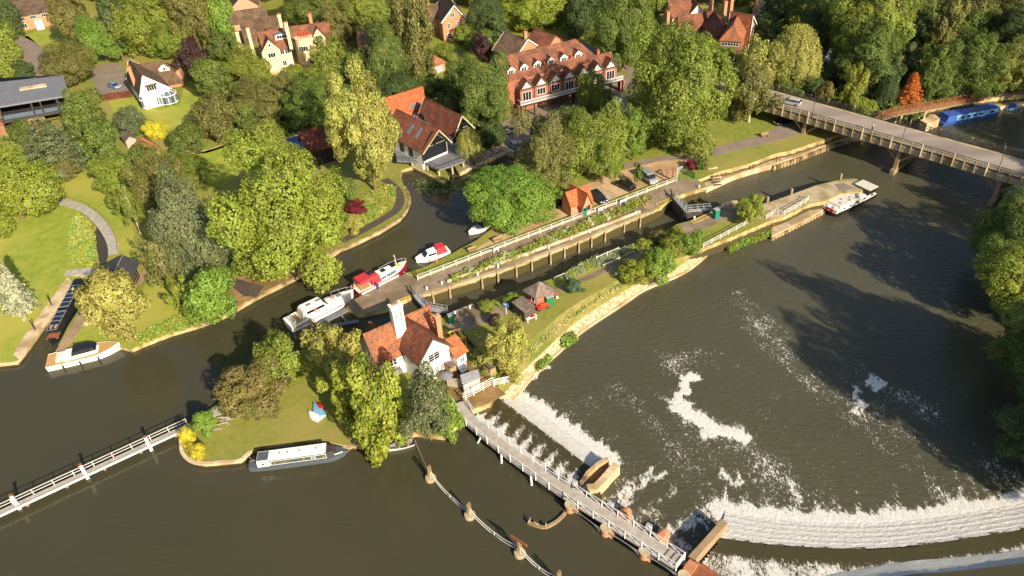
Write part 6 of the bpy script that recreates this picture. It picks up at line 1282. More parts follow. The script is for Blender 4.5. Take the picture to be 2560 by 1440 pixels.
for x in (-.16, -.02): lbox(wh, 'roof_hatch', 'slate_grey', (L_*x, .2, 2.79), (.9, .5, .06))
b = MB(); cabin(b, -L_*.31, -L_*.25, B_*.68, B_*.68, 1.25, 2.6, .3, 0); b.build('cockpit_canopy', 'cloth_pale', t, local=True)
lbox(t, 'cockpit', 'teak', (-L_*.39, 0, 1.27), (L_*.13, B_*.7, .06)); lbox(t, 'stern_seat', 'cushion', (-L_*.43, 0, 1.5), (.7, B_*.6, .45))
ring(t, (L_*.19, .2, 1.95), .3, 'red'); ring(t, (-L_*.12, -B_*.37, 2.1), .3, 'orange', Matrix.Rotation(R(90), 3, 'X')); lbox(t, 'deck_hatch', 'slate_grey', (L_*.28, .1, 1.86), (1.0, .8, .08))
rail(t, [(L_*.22, B_*.42, 1.45), (L_*.33, B_*.33, 1.55), (L_*.43, B_*.18, 1.65), (L_*.485, 0, 1.7), (L_*.43, -B_*.18, 1.65), (L_*.33, -B_*.33, 1.55), (L_*.2, -B_*.44, 1.4), (L_*.05, -B_*.47, 1.35), (-L_*.12, -B_*.48, 1.3)], .6)
# red canopied cruiser
t, L_ = boat('cabin_cruiser', 'cream cruiser with red canopy and maroon hull alongside the lock head', (890, 738), (1020, 672), ZU, 'cruiser'); B_ = 3.3
hull(t, L_, B_, 1.3, 'maroon', bow=.35, p=2.0, sternw=.92, deckm='gelcoat', sheer=.45)
b = MB(); b.box((-L_*.12, -B_/2-.02, .95), (L_*.7, .05, .35)); b.build('hull_band', 'white_paint', t, local=True)
b = MB(); cabin(b, -L_*.1, L_*.34, B_*.80, B_*.5, 1.25, 2.15, .1, .7); cb_ = b.build('cabin', 'gelcoat', t, local=True)
for x in (-.02, .085, .18): b = MB(); b.box((L_*x, -B_*(.385-.2*max(0, x)), 1.7), (1.0, .10, .5), rz=.09 if x > 0 else 0); b.build('cabin_window', 'glass_sky', cb_, local=True)
for x in (.05, .24): lbox(cb_, 'deck_hatch', 'hull_black', (L_*x, .2, 2.2), (.9, .9, .08))
b = MB(); cabin(b, -L_*.44, -L_*.08, B_*.84, B_*.80, 2.55, 2.95, .1, .3, .85); can = b.build('canopy', 'red_canvas', t, local=True); b = MB(); cabin(b, -L_*.24, -L_*.06, B_*.86, B_*.82, 1.3, 2.56, .05, .4, .95); b.build('canopy_side', 'red_canvas', can, local=True)
lbox(can, 'solar_panel', 'solar', (-L_*.17, .3, 2.99), (1.5, 1.2, .06)); b = MB()
for x, y in ((-.43, .38), (-.43, -.38), (-.27, -.4)): b.tube((L_*x, B_*y, 1.3), (L_*x, B_*y, 2.6), .04)
b.build('canopy_poles', 'galv', can, local=True)
lbox(t, 'cockpit', 'teak', (-L_*.36, 0, 1.3), (L_*.18, B_*.75, .08)); lbox(t, 'flag', 'red', (-L_*.49, .7, 1.7), (.05, .6, .8)); lbox(t, 'bow_locker', 'yellow', (L_*.33, 0, 1.75), (.9, 1.0, .3))
b = MB(); b.tube((L_*.30, 0, 2), (L_*.29, 0, 4.4), .07, .04); b.tube((L_*.29, -.5, 3.9), (L_*.29, .5, 3.9), .03); b.build('mast', 'white_paint', t, local=True)
rail(t, [(L_*.05, B_*.46, 1.4), (L_*.2, B_*.44, 1.55), (L_*.33, B_*.33, 1.7), (L_*.44, B_*.16, 1.85), (L_*.49, 0, 1.9), (L_*.44, -B_*.16, 1.85)], .6)
# small cruiser with red hood
t, L_ = boat('cabin_cruiser', 'small white cruiser with red hood on the channel side of the lockside grass', (1122, 630), (1040, 657), ZU, 'cruiser'); B_ = 2.5
hull(t, L_, B_, .85, 'gelcoat', bow=.4, p=2, deckm='gelcoat'); b = MB(); cabin(b, -L_*.12, L_*.26, B_*.78, B_*.6, .8, 1.75, .1, .9, .8); cb_ = b.build('cabin', 'gelcoat', t, local=True)
for s in (-1, 1): b = MB(); b.box((L_*.03, s*B_*.35, 1.25), (L_*.22, .1, .38), rz=-s*.04); b.build('cabin_window', 'glass', cb_, local=True)
b = MB(); cabin(b, L_*.16, L_*.262, B_*.62, B_*.5, 1.0, 1.6, .1, .72); b.build('windscreen', 'glass', cb_, local=True)
b = MB(); cabin(b, -L_*.42, -L_*.08, B_*.80, B_*.82, .85, 2.15, .35, .3, .82); b.build('hood', 'red_canvas', t, local=True)
# little boat under the round tree
t, L_ = boat('motor_boat', 'little white motor boat with dark cover under the round bright green tree', (1228, 562), (1172, 588), ZU, 'boat'); B_ = 2.1; hull(t, L_, B_, .7, 'gelcoat', bow=.45); b = MB(); cabin(b, -L_*.42, L_*.02, B_*.8, B_*.8, .7, 1.5, .3, .3); b.build('cover', 'hull_black', t, local=True); b = MB(); cabin(b, L_*.0, L_*.14, B_*.7, B_*.5, .7, 1.2, .1, .5); b.build('windscreen', 'glass_sky', t, local=True)
# wide beam barge
t, L_ = boat('barge', 'cream wide barge with red and white bow moored at the island point', (2172, 488), (2068, 540), ZD, 'barge'); B_ = 3.7
hull(t, L_, B_, 1.15, 'hull_black', bow=.10, p=2.4, sternw=.9, deckm='gelcoat', sheer=.2)
b = MB(); b.box((L_*.02, 0, 1.45), (L_*.93, B_*.92, .62), 0, .97); b.build('topside', 'barge_cream', t, local=True)
b = MB(); cabin(b, -L_*.22, L_*.40, B_*.88, B_*.84, 1.7, 2.25, .1, .3, .92); rf = b.build('roof', 'barge_cream', t, local=True)
for x, y in ((.05, .3), (.2, -.3), (.3, .5), (-.05, -.5), (.12, .9), (-.14, .4)): lbox(rf, 'roof_vent', 'slate_grey', (L_*x, y, 2.3), (.4, .3, .14))
lbox(rf, 'gangplank', 'slate_grey', (-L_*.1, .5, 2.33), (2.6, .5, .1), rz=.8)
for x in (-.36, -.18, .0, .16, .3):
    b = MB(); b.box((L_*x, B_*.465, 1.55), (.75 if x < .1 else .4, .06, .38)); b.build('window', 'glass', t, local=True)
b = MB(); cabin(b, -L_*.44, -L_*.26, B_*.85, B_*.85, 1.7, 2.9, .05, .05, .98); wh = b.build('wheelhouse', 'glass', t, local=True); lbox(wh, 'wheelhouse_roof', 'barge_cream', (-L_*.36, 0, 3.0), (L_*.21, B_*.98, .14)); b = MB()
for x in (-.44, -.40, -.35, -.30, -.26):
    for s in (-1, 1): b.box((L_*x, s*B_*.43, 2.3), (.1, .08, 1.25))
b.build('wheelhouse_frame', 'dark_metal', wh, local=True)
b = MB(); cabin(b, L_*.415, L_*.49, B_*.86, B_*.5, 1.05, 1.75, 0, .1); b.build('red_bow', 'red', t, local=True)
for s in (-.7, .7): b = MB(); b.lathe((L_*.43, s, 1.7), [(.42, 0), (.36, .3), (.1, .42)], 14); b.build('bow_cover', 'white_paint', t, local=True)
# blue widebeam and small blue boat
t, L_ = boat('widebeam_boat', 'long blue and sky blue widebeam boat below the timber footbridge', (2345, 310), (2496, 281), ZD, 'houseboat'); B_ = 3.6
hull(t, L_, B_, .9, 'navy', bow=.12, p=2.2, sternw=.95, deckm='navy', sheer=.3); b = MB(); cabin(b, -L_*.30, L_*.42, B_*.9, B_*.86, .85, 2.1, .05, .5, .9); cb_ = b.build('cabin', 'skyblue', t, local=True)
b = MB(); cabin(b, -L_*.31, L_*.415, B_*.84, B_*.8, 2.08, 2.25, .05, .3, .9); b.build('roof', 'navy', t, local=True); b = MB(); cabin(b, -L_*.47, -L_*.29, B_*.9, B_*.92, .9, 2.3, .8, 0, .85); b.build('stern_canopy', 'navy', t, local=True)
for x in (-.2, -.1, .0, .1, .28): b = MB(); b.box((L_*x, -B_*.44, 1.5), (.9, .1, .5)); b.build('window', 'glass', cb_, local=True)
lbox(cb_, 'roof_hatch', 'slate_grey', (L_*.02, 0, 2.28), (2.2, 1.0, .1))
t, L_ = boat('motor_boat', 'small bright blue open boat at the far towpath', (2512, 274), (2549, 266), ZD); B_ = 1.8; hull(t, L_, B_, .6, 'skyblue', bow=.4, deckm='navy'); b = MB(); cabin(b, -L_*.3, L_*.1, B_*.7, B_*.6, .6, 1.1); b.build('cover', 'navy', t, local=True)
t, L_ = boat('motor_boat', 'white boat moored in the shade at the head of the creek', (2080, 128), (2068, 162), ZD+.3); B_ = 2.4; hull(t, L_, B_, .8, 'gelcoat', bow=.4); b = MB(); cabin(b, -L_*.35, L_*.15, B_*.75, B_*.6, .8, 1.5); b.build('cover', 'cloth_pale', t, local=True)
# upturned dinghies on the lawn
def dinghy(lab, a, c, m_, B_=1.5):
    A_, C_3 = G(*a), G(*c); L_ = dist(A_, C_3); t = thing('upturned_dinghy', lab, 'dinghy', A_.lerp(C_3, .5), math.atan2(C_3.y-A_.y, C_3.x-A_.x), 'dinghies turned over on the island lawn'); b = MB(); k_ = 10; prev = None
    for i in range(k_+1):
        s = i/k_; x = -L_/2+L_*s; w_ = B_/2*(1-max(0, (s-.35)/.65)**2.2*.96)*(.85+.15*min(1, s/.3)); h = .55*(1-.5*s*s); cur = [(x, -w_, .04), (x, -w_*.8, h*.7), (x, 0, h), (x, w_*.8, h*.7), (x, w_, .04)]
        if prev: [b.poly([prev[j], cur[j], cur[j+1], prev[j+1]][::-1]) for j in range(4)]
        prev = cur
        if i == 0: b.poly(cur)
    b.build('hull', m_, t, local=True, smooth=True); b = MB(); b.box((0, 0, .56), (L_*.8, .06, .06)); b.build('keel', m_, t, local=True)
dinghy('upturned white dinghy, left of the three on the lawn', (802, 1050), (772, 1030), 'gelcoat'); dinghy('upturned blue dinghy between white and red ones', (806, 1045), (785, 1008), 'skyblue'); dinghy('upturned red dinghy, right of the three on the lawn', (806, 1025), (794, 1008), 'red', 1.1)
# white cabin boat on a trailer in the mill yard
a = G(1500, 262); t = thing('boat_on_trailer', 'white cabin boat on a trailer in the shade beside the timber framed block', 'boat', a+Vector((2, 0, .6)), -.25); hull(t, 7, 2.4, .8, 'gelcoat', bow=.4); b = MB(); cabin(b, -1.5, 1.4, 1.9, 1.5, .8, 1.7); b.build('cabin', 'gelcoat', t, local=True); lbox(t, 'cover', 'hull_black', (-2.4, 0, 1.1), (1.8, 2.0, .7)); lbox(t, 'trailer', 'dark_metal', (0, 0, -.35), (5, 1.6, .15))

# ================================================================ CARS
mat('tyre', '#17171a', rough=.9); mat('hub', '#9a9ca0', rough=.35, metal=.7); mat('lamp_clear', '#dfe3e6', rough=.1, spec=.9); mat('lamp_red', '#a01818', rough=.2)
for nm, c in (('paint_black', '#15171c'), ('paint_dark', '#1d2230'), ('paint_silver', '#a9abad'), ('paint_grey', '#8b8d8f'), ('paint_blue', '#6f86a0')): mat(nm, c, rough=.22, spec=.7)
def car(lab, a, c, z, paint, kind='car', name='parked_car', group='parked cars'):
    A_, C_2 = G(*a, z), G(*c, z); L_ = {'car': 4.3, 'estate': 4.6, 'van': 4.9}[kind]; W_ = {'car': 1.78, 'estate': 1.8, 'van': 1.95}[kind]; H_ = {'car': 1.45, 'estate': 1.5, 'van': 1.95}[kind]
    t = thing(name, lab, 'van' if kind == 'van' else 'car', Vector((A_.lerp(C_2, .5).x, A_.lerp(C_2, .5).y, z)), math.atan2(C_2.y-A_.y, C_2.x-A_.x), group)
    def prof(b, pts, w_, top=.0):                         # side profile drawn front to back, narrowed towards the top
        n0 = len(b.v); k = len(pts); zm = max(p[1] for p in pts)
        for s in (-1, 1):
            for x, zz in pts: b.v.append((x, s*w_/2*(1-top*max(0, (zz-.75))/(zm-.74) if top else 1), zz))
        b.f.append(tuple(range(n0, n0+k))); b.f.append(tuple(range(n0+2*k-1, n0+k-1, -1)))
        for i in range(k): j = (i+1) % k; b.f.append((n0+j, n0+i, n0+k+i, n0+k+j))
    h = L_/2; b = MB()
    if kind == 'van': body = [(h, .3), (h, .75), (h-.15, .98), (h-.75, 1.12), (-h+.05, 1.12), (-h, .9), (-h, .3)]; gl = [(h-.75, 1.1), (h-1.45, 1.82), (-h+.2, 1.86), (-h+.05, 1.1)]; rf = [(h-1.4, 1.80), (h-1.7, H_), (-h+.35, H_), (-h+.12, 1.8)]
    elif kind == 'estate': body = [(h, .28), (h, .62), (h-.12, .80), (h-1.05, .93), (-h+.05, .98), (-h, .8), (-h, .28)]; gl = [(h-1.0, .9), (h-1.75, 1.38), (-h+.35, 1.40), (-h+.05, .95)]; rf = [(h-1.68, 1.36), (h-1.9, H_), (-h+.5, H_), (-h+.3, 1.36)]
    else: body = [(h, .28), (h, .6), (h-.12, .78), (h-1.0, .92), (-h+.1, .95), (-h, .78), (-h, .28)]; gl = [(h-.95, .9), (h-1.65, 1.34), (-h+.75, 1.36), (-h+.12, .93)]; rf = [(h-1.6, 1.32), (h-1.8, H_), (-h+1.0, H_), (-h+.72, 1.33)]
    prof(b, body, W_); bd = b.build('body', paint, t, local=True); b = MB(); prof(b, gl, W_*.96, .18); b.build('glasshouse', 'glass', t, local=True)
    b = MB(); prof(b, rf, W_*.80); b.build('roof', paint, t, local=True)
    b = MB()
    for s in (-1, 1):
        for x in (h-1.7, 0, -h+.6 if kind != 'car' else -h+1.0): b.box((x, s*W_*.435, 1.15 if kind != 'van' else 1.45), (.09, .05, .5 if kind != 'van' else .7))
    b.build('pillars', paint, t, local=True)
    for x in (h-.85, -h+.85):
        for s in (-1, 1):
            b = MB(); b.tube((x, s*(W_/2-.2), .32), (x, s*(W_/2+.01), .32), .33, n=16); w_ = b.build('wheel', 'tyre', t, local=True); b = MB(); b.tube((x, s*(W_/2), .32), (x, s*(W_/2+.025), .32), .2, n=12); b.build('rim', 'hub', w_, local=True)
    for s in (-1, 1):
        b = MB(); b.box((h-.03, s*W_*.37, .66), (.12, .36, .16)); b.build('headlight', 'lamp_clear', t, local=True); b = MB(); b.box((-h+.03, s*W_*.41, .8 if kind == 'car' else 1.0), (.1, .2, .3)); b.build('tail_light', 'lamp_red', t, local=True)
        b = MB(); b.box((h-1.45, s*(W_/2+.08), .98), (.15, .2, .14)); b.build('wing_mirror', paint, t, local=True)
    lbox(t, 'number_plate', 'white_paint', (h+.02, 0, .45), (.03, .5, .12)); return t
car('dark blue saloon parked nose out beside the brick lock office', (1480, 485), (1512, 512), .05, 'paint_dark', 'estate'); car('black estate car parked between lock office and grey van', (1581, 478), (1544, 460), .04, 'paint_black', 'estate'); car('grey van parked behind the little tree by the lock', (1604, 438), (1635, 462), .04, 'paint_grey', 'van')
car('silver people carrier driving off the bridge', (1990, 263), (1962, 257), zd+.03, 'paint_silver', 'estate', 'moving_car'); car('silver car in the yard behind the olive green tree', (1298, 322), (1268, 335), .04, 'paint_silver'); car('blue grey car parked by the channel wall under the olive tree', (1278, 362), (1300, 378), .04, 'paint_blue')
car('pale car beside the silver one in the mill yard', (1252, 338), (1240, 348), .04, 'paint_grey'); car('dark car in the bushes left of the lock office', (1412, 505), (1390, 515), .04, 'paint_dark'); car('blue car on the drive of the conservatory house', (277, 216), (296, 222), .04, 'paint_blue'); car('dark car parked in the shade under the bridge end', (1968, 305), (1945, 312), .04, 'paint_black')

# ================================================================ PEOPLE AND SMALL THINGS
def person(lab, loc, rz, top, legs, walk=.25):
    t = thing('person', lab, 'person', loc, rz)
    V = [(0, 0, .95), (0, 0, 1.15), (0, 0, 1.35), (0, 0, 1.47), (.01, 0, 1.56), (.02, 0, 1.66), (.02, 0, 1.74)]; E = [(0, 1), (1, 2), (2, 3), (3, 4), (4, 5), (5, 6)]; Rr = [(.15, .12), (.14, .11), (.17, .11), .06, .085, .10, .06]
    for s in (-1, 1):
        k = len(V); V += [(0, s*.19, 1.40), (-.03*s*walk, s*.24, 1.14), (.14-.1*s*walk, s*.23, .92), (.18-.1*s*walk, s*.22, .84)]; E += [(2, k), (k, k+1), (k+1, k+2), (k+2, k+3)]; Rr += [.055, .045, .036, .034]
        w_ = k+3; wx, wy, wz = V[w_]
        for f in range(5):
            q = len(V); o = (f-1.5)*.016; l_ = (.06, .07, .065, .05, .045)[f]
            if f == 4: V += [(wx+.03, wy-s*.03, wz-.02), (wx+.05, wy-s*.04, wz-.05)]
            else: V += [(wx+o, wy, wz-.045), (wx+o+.012, wy-s*.008, wz-.045-l_)]
            E += [(w_, q), (q, q+1)]; Rr += [.009, .008]
        k = len(V); V += [(0, s*.09, .88), (walk*.35*s, s*.10, .48), (walk*.5*s-.05, s*.10, .07), (walk*.5*s+.13, s*.11, .03)]; E += [(0, k), (k, k+1), (k+1, k+2), (k+2, k+3)]; Rr += [.095, .065, .045, .035]
    o = skinned('body', 'skin', V, E, Rr, (0, 0, 0), 0, t, 1)
    b = MB(); b.lathe((0, 0, .98), [(.17, 0), (.16, .2), (.20, .36), (.14, .46), (.08, .50)], 14); sh = b.build('shirt', top, t, local=True, smooth=True)
    b = MB()
    for s in (-1, 1): b.tube((0, s*.09, .98), (walk*.35*s, s*.10, .48), .115, .085, 10); b.tube((walk*.35*s, s*.10, .5), (walk*.5*s-.05, s*.10, .1), .085, .065, 10)
    b.build('trousers', legs, t, local=True)
    b = MB()
    for s in (-1, 1): b.tube((0, s*.19, 1.42), (-.03*s*walk, s*.24, 1.12), .072, .06, 10)
    b.build('sleeves', top, t, local=True)
    b = MB(); b.lathe((-.01, 0, 1.66), [(.108, 0), (.112, .05), (.085, .11), (.02, .135)], 12); b.build('hair', 'hair', t, local=True, smooth=True); return t
person('person in pale top walking on the bridge footway', RB((G(2182, 325, zd)-s0).dot(u), 2.6, .14), 2.8, 'cloth_pale', 'cloth_dark'); person('person in dark clothes standing on the stone dock by the river house', G(1186, 416, .05), -1.5, 'cloth_dark', 'cloth_dark', .05); person('person in blue leaning by the red canopied cruiser', G(946, 724, .04), 1.2, 'cloth_blue', 'cloth_blue', .08)
person('person in dark clothes standing behind the pyramid roofed hut', G(1388, 748, .03), -.8, 'red', 'cloth_dark', .1)
def bench(lab, q, rz, z=.03, w_=1.8):
    t = thing('park_bench', lab, 'bench', G(*q, z), rz, 'benches'); lbox(t, 'seat', 'timber', (0, 0, .45), (w_, .5, .07)); lbox(t, 'backrest', 'timber', (0, .27, .75), (w_, .07, .45))
    for s in (-1, 1): lbox(t, 'leg', 'timber', (s*w_*.42, 0, .22), (.09, .45, .44))
bench('wooden bench on the grass behind the lock fence, nearer the red hooded cruiser', (1182, 629), .45); bench('wooden bench on the grass behind the lock fence, nearer the round green tree', (1245, 604), .45); bench('wooden bench on the towpath lawn near the bridge', (1912, 342), .2)
bench('wooden bench on the grass by the far towpath', (2486, 232), .2); bench('wooden bench on the left of the orchard lawn', (470, 385), .2)
t = thing('lifebuoy_stand', 'orange lifebuoy on a post behind the lock fence', 'lifebuoy', G(1092, 662), .5); lbox(t, 'post', 'timber', (0, 0, .55), (.1, .1, 1.1)); ring(t, (0, -.08, 1.25), .36, 'orange', Matrix.Rotation(R(90), 3, 'X'), 'ring')
t = thing('lifebuoy', 'red lifebuoy hung on the pyramid roofed hut', 'lifebuoy', G(1325, 752, 1.2), 0); ring(t, (-.15, -.15, 0), .33, 'red', Matrix.Rotation(R(90), 3, 'X') @ Matrix.Rotation(.6, 3, 'Y'), 'ring')
def sign(lab, q, w_, h_, ph, m_, rz=.4, cat='sign', n_=2):
    t = thing('sign', lab, cat, G(*q), rz)
    for s in ((-1, 1) if n_ == 2 else (0,)): lbox(t, 'post', 'white_paint', (s*w_*.4, .04, ph/2), (.08, .08, ph))
    return t, lbox(t, 'panel', m_, (0, -.02, ph-h_/2), (w_, .05, h_))
t, p_ = sign('blue information sign on white post left of the brown shed', (1266, 785), 1.1, .8, 2.4, 'blue_sign', -.5, n_=1); lbox(p_, 'lettering', 'white_paint', (-.1, -.055, 2.15), (.6, .02, .08)); lbox(p_, 'lettering', 'white_paint', (-.1, -.055, 1.95), (.5, .02, .06))
sign('white notice board on the long lock fence opposite the bed', (1241, 632), 1.0, .55, 1.2, 'white_paint', .4); sign('white notice board on the long lock fence by the lock office', (1501, 533), 1.0, .6, 1.3, 'white_paint', .42); sign('long white notice on the lock fence near the parked estate', (1558, 512), 1.6, .45, 1.2, 'white_paint', .42)
def cabinet(lab, q, m_, s=(.9, .8, 1.6), rz=.4): t = thing('control_cabinet', lab, 'cabinet', G(*q), rz); lbox(t, 'case', m_, (0, 0, s[2]/2), s); lbox(t, 'lid', 'galv', (0, 0, s[2]+.05), (s[0]*1.05, s[1]*1.05, .1))
cabinet('green control pedestal on the island by the upstream gates', (1128, 806), 'green_bin'); cabinet('dark teal control cabinet by the downstream gates', (1789, 545), 'teal', (1.0, .9, 2.0)); cabinet('green cupboard behind the pyramid roofed hut', (1373, 762), 'green_bin', (1.3, 1.0, 1.9))
t = thing('display_cart', 'red garden cart with flowers beside the pyramid roofed hut', 'cart', G(1357, 772), .45); lbox(t, 'cart_body', 'red', (0, 0, .55), (2.3, .8, .45)); lbox(t, 'flowers', 'orange', (.2, 0, .85), (1.3, .6, .18))
for s in (-.8, .8): b = MB(); b.tube((s, -.45, .3), (s, -.35, .3), .3, n=14); b.build('wheel', 'dark_metal', t, local=True)
t = thing('picnic_table', 'white table with red trim beside the brown shed', 'table', G(1327, 800), .5); lbox(t, 'table_top', 'white_paint', (0, 0, .75), (2.0, 1.0, .08)); lbox(t, 'table_cloth', 'red', (.3, 0, .81), (.9, .7, .04))
for s in (-.8, .8): lbox(t, 'leg', 'white_paint', (s, 0, .36), (.12, .8, .7))
t = thing('fire_pit', 'round grey garden table by the narrowboat deck', 'table', G(232, 778), 0); b = MB(); b.lathe((0, 0, .0), [(.25, 0), (.2, .7), (1.3, .72), (1.3, .8)], 24); b.build('table_top', 'concrete', t, local=True)
for k in range(5): a = 2.2+k*.8; ch = thing('garden_chair', 'dark garden chair round the grey table, number %d clockwise' % (k+1) if False else 'dark garden chair at the round grey table, '+['upper left', 'left', 'lower left', 'lower', 'right'][k], 'chair', G(232, 778)+Vector((math.cos(a)*2, math.sin(a)*2, .13)), a, 'chairs round the grey table'); lbox(ch, 'seat', 'dark_metal', (0, 0, .42), (.5, .5, .06)); lbox(ch, 'backrest', 'dark_metal', (.25, 0, .7), (.06, .5, .5)); [lbox(ch, 'leg', 'dark_metal', (x*.2, y*.2, .2), (.04, .04, .4)) for x in (-1, 1) for y in (-1, 1)]
t = thing('kettle_barbecue', 'black covered barbecue in front of the bronze leaved tree', 'barbecue', G(645, 1048), 0); b = MB(); b.lathe((0, 0, .5), [(.1, 0), (.4, .2), (.45, .4), (.3, .65), (.05, .72)], 14); b.build('bowl', 'hull_black', t, local=True, smooth=True); lbox(t, 'stand', 'dark_metal', (0, 0, .25), (.5, .5, .5), taper=.6)
t = thing('debris_pile', 'heap of weathered planks at the end of the long walkway', 'planks', G(555, 1060), 0); rn = random.Random(4)
for k in range(9): b = MB(); a = rn.uniform(-.6, 1.2); l_ = rn.uniform(1, 2.4); c = Vector((rn.uniform(-1.2, 1.2), rn.uniform(-1.4, 1.4), .06+k*.04)); d = Vector((math.cos(a), math.sin(a), rn.uniform(-.03, .06)))*l_/2; b.beam(c-d, c+d, .2, .06); b.build('plank', 'grey_board', t, local=True)
b = MB(); b.slab(px([(520, 1028), (545, 1018), (552, 1035), (530, 1042)], .1), -.2, .12); tag(b.build('landing_stage', 'grey_board'), 'small pale plank landing at the island end', 'deck')
t = thing('parasol', 'folded grey garden umbrella near the cottage gable', 'parasol', G(1118, 958), 0); b = MB(); b.lathe((0, 0, 1.6), [(1.1, 0), (.6, .35), (.05, .6)], 10); b.build('canopy', 'slate_grey', t, local=True); b = MB(); b.tube((0, 0, 0), (0, 0, 2.1), .04); b.build('pole', 'timber', t, local=True)
t = thing('stone_bench', 'pale stone bench on the deck by the round grey table', 'bench', G(238, 808, .13), .1); lbox(t, 'seat', 'pale_stone', (0, 0, .4), (3.4, 1.0, .12)); [lbox(t, 'leg', 'pale_stone', (x, 0, .17), (.25, .8, .34)) for x in (-1.3, 1.3)]
for q, lab in (((1392, 745), 'small white block on the island lawn right of the hut'), ((1540, 686), 'small white block on the island lawn near the rounded tree')): b = MB(); b.box((0, 0, .18), (.55, .3, .36), taper=.85); o = b.build('bollard', 'white_paint', None, local=True); o.location = G(*q); tag(o, lab, 'bollard')

# fenders and mooring lines of the boats along the lock head and island
for nm, q0, q1, lab in (('mooring_rope', (730, 800, .3), (781, 822, .8), 'stern line of the large white cruiser'), ('mooring_rope', (868, 742, .5), (880, 765, .1), 'bow line of the large white cruiser'), ('mooring_rope', (905, 735, .5), (925, 738, .1), 'stern line of the red canopied cruiser'), ('mooring_rope', (1008, 680, .8), (1034, 690, .1), 'bow line of the red canopied cruiser'), ('mooring_rope', (636, 1150, .3), (612, 1135, .1), 'stern line of the grey and white narrowboat'), ('mooring_rope', (866, 1132, .3), (890, 1100, .1), 'bow line of the grey and white narrowboat'), ('mooring_rope', (1040, 655, .1), (1064, 668, .1), 'bow line of the small red hooded cruiser')):
    b = MB(); rope(b, G(*q0), G(*q1), .12, .03, 6); tag(b.build(nm, 'cloth_pale'), lab, 'rope')
# ================================================================ TREES AND SHRUBS
def leaf_mesh(name, P, N, S, val, hue, m='leaf', asp=.62):
    """one quad per leaf cluster, at P, facing N, size S"""
    n = len(P); rn = np.random.RandomState(len(P))
    r = rn.normal(size=(n, 3)); U = np.cross(N, r); U /= np.linalg.norm(U, axis=1)[:, None]+1e-9; V = np.cross(N, U)
    U = U*S[:, None]*.5; V = V*S[:, None]*.5*asp
    dr = N*(S*.18)[:, None]
    q = np.stack([P-U-V*.25-dr, P-V, P+U+V*.25-dr, P+V], 1).reshape(-1, 3)
    me = bpy.data.meshes.new(name); me.vertices.add(4*n); me.vertices.foreach_set('co', q.astype(np.float32).reshape(-1))
    me.loops.add(4*n); me.loops.foreach_set('vertex_index', np.arange(4*n, dtype=np.int32))
    me.polygons.add(n); me.polygons.foreach_set('loop_start', np.arange(0, 4*n, 4, dtype=np.int32))
    me.update(calc_edges=True); me.materials.append(M[m])
    c = np.ones((n, 4), np.float32); c[:, 0] = np.clip(val, 0, 1); c[:, 1] = np.clip(hue, 0, 1); c[:, 2] = 0
    ca = me.color_attributes.new('leaf', 'FLOAT_COLOR', 'POINT'); ca.data.foreach_set('color', np.repeat(c, 4, 0).reshape(-1))
    return me
def unit(v): return v/(np.linalg.norm(v, axis=-1, keepdims=True)+1e-9)
def crown_broad(name, seed, n, leaf, K=30, lr=(.24, .40), rad=(.52, .80), flat=1.0, m='leaf', rough=1.0, bottom=-.75):
    rn = np.random.RandomState(seed)
    i = np.arange(K)+.5; ph = np.arccos(1-2*i/K); th = np.pi*(1+5**.5)*i+rn.rand(K)*.9
    C = np.stack([np.cos(th)*np.sin(ph), np.sin(th)*np.sin(ph), np.cos(ph)], 1)*(rn.uniform(rad[0], rad[1], K)[:, None])
    C += rn.normal(size=C.shape)*.095*rough; r = rn.uniform(lr[0], lr[1], K)
    C = np.vstack([C, [[0, 0, .0]], C[::3]*.55]); r = np.concatenate([r, [.5], r[::3]*1.1]); k = len(r)
    C[:, 2] = np.maximum(C[:, 2], bottom); C[:, 2] *= flat
    lv = rn.rand(k); lh = rn.rand(k)
    pr = r**2; pr /= pr.sum(); L = rn.choice(k, int(n*2.6), p=pr)
    d = unit(rn.normal(size=(len(L), 3)))
    # small boughs on each lobe make the outline uneven
    bd = unit(np.random.RandomState(seed+1).normal(size=(k, 26, 3))); dots = np.einsum('lj,lbj->lb', d, bd[L]); bi = dots.argmax(1); bmp = dots.max(1)
    brad = np.random.RandomState(seed+2).uniform(.80, 1.22, (k, 26))[L, bi]; bval = np.random.RandomState(seed+3).rand(k, 26)[L, bi]
    f = brad*(1-2.0*(1-bmp))*rn.uniform(.80, 1.04, len(L)); P = C[L]+d*(r[L]*f)[:, None]
    ins = np.zeros(len(L), bool)
    for j in range(k): ins |= (np.linalg.norm(P-C[j], axis=1) < r[j]*.74) & (L != j)
    keep = ~ins; P, d, L, bval, bmp = P[keep][:n], d[keep][:n], L[keep][:n], bval[keep][:n], bmp[keep][:n]
    P = P/np.array([1, 1, 0])[[0, 0, 0]] if False else P; q_ = np.percentile(np.hypot(P[:, 0], P[:, 1]), 97.5); P = P/np.array([q_, q_, max(np.percentile(np.abs(P[:, 2]), 98.5), .3)])
    N = unit(d*.55+unit(P)*.35+np.array([0, 0, .45])+rn.normal(size=P.shape)*.45)
    S = leaf*(.5+1.3*rn.rand(len(P))**1.8)*1.08; val = .30*lv[L]+.34*bval+.36*rn.rand(len(P)); hue = .5*lh[L]+.25*bval+.25*rn.rand(len(P))
    return leaf_mesh(name, P, N, S, val, hue, m)
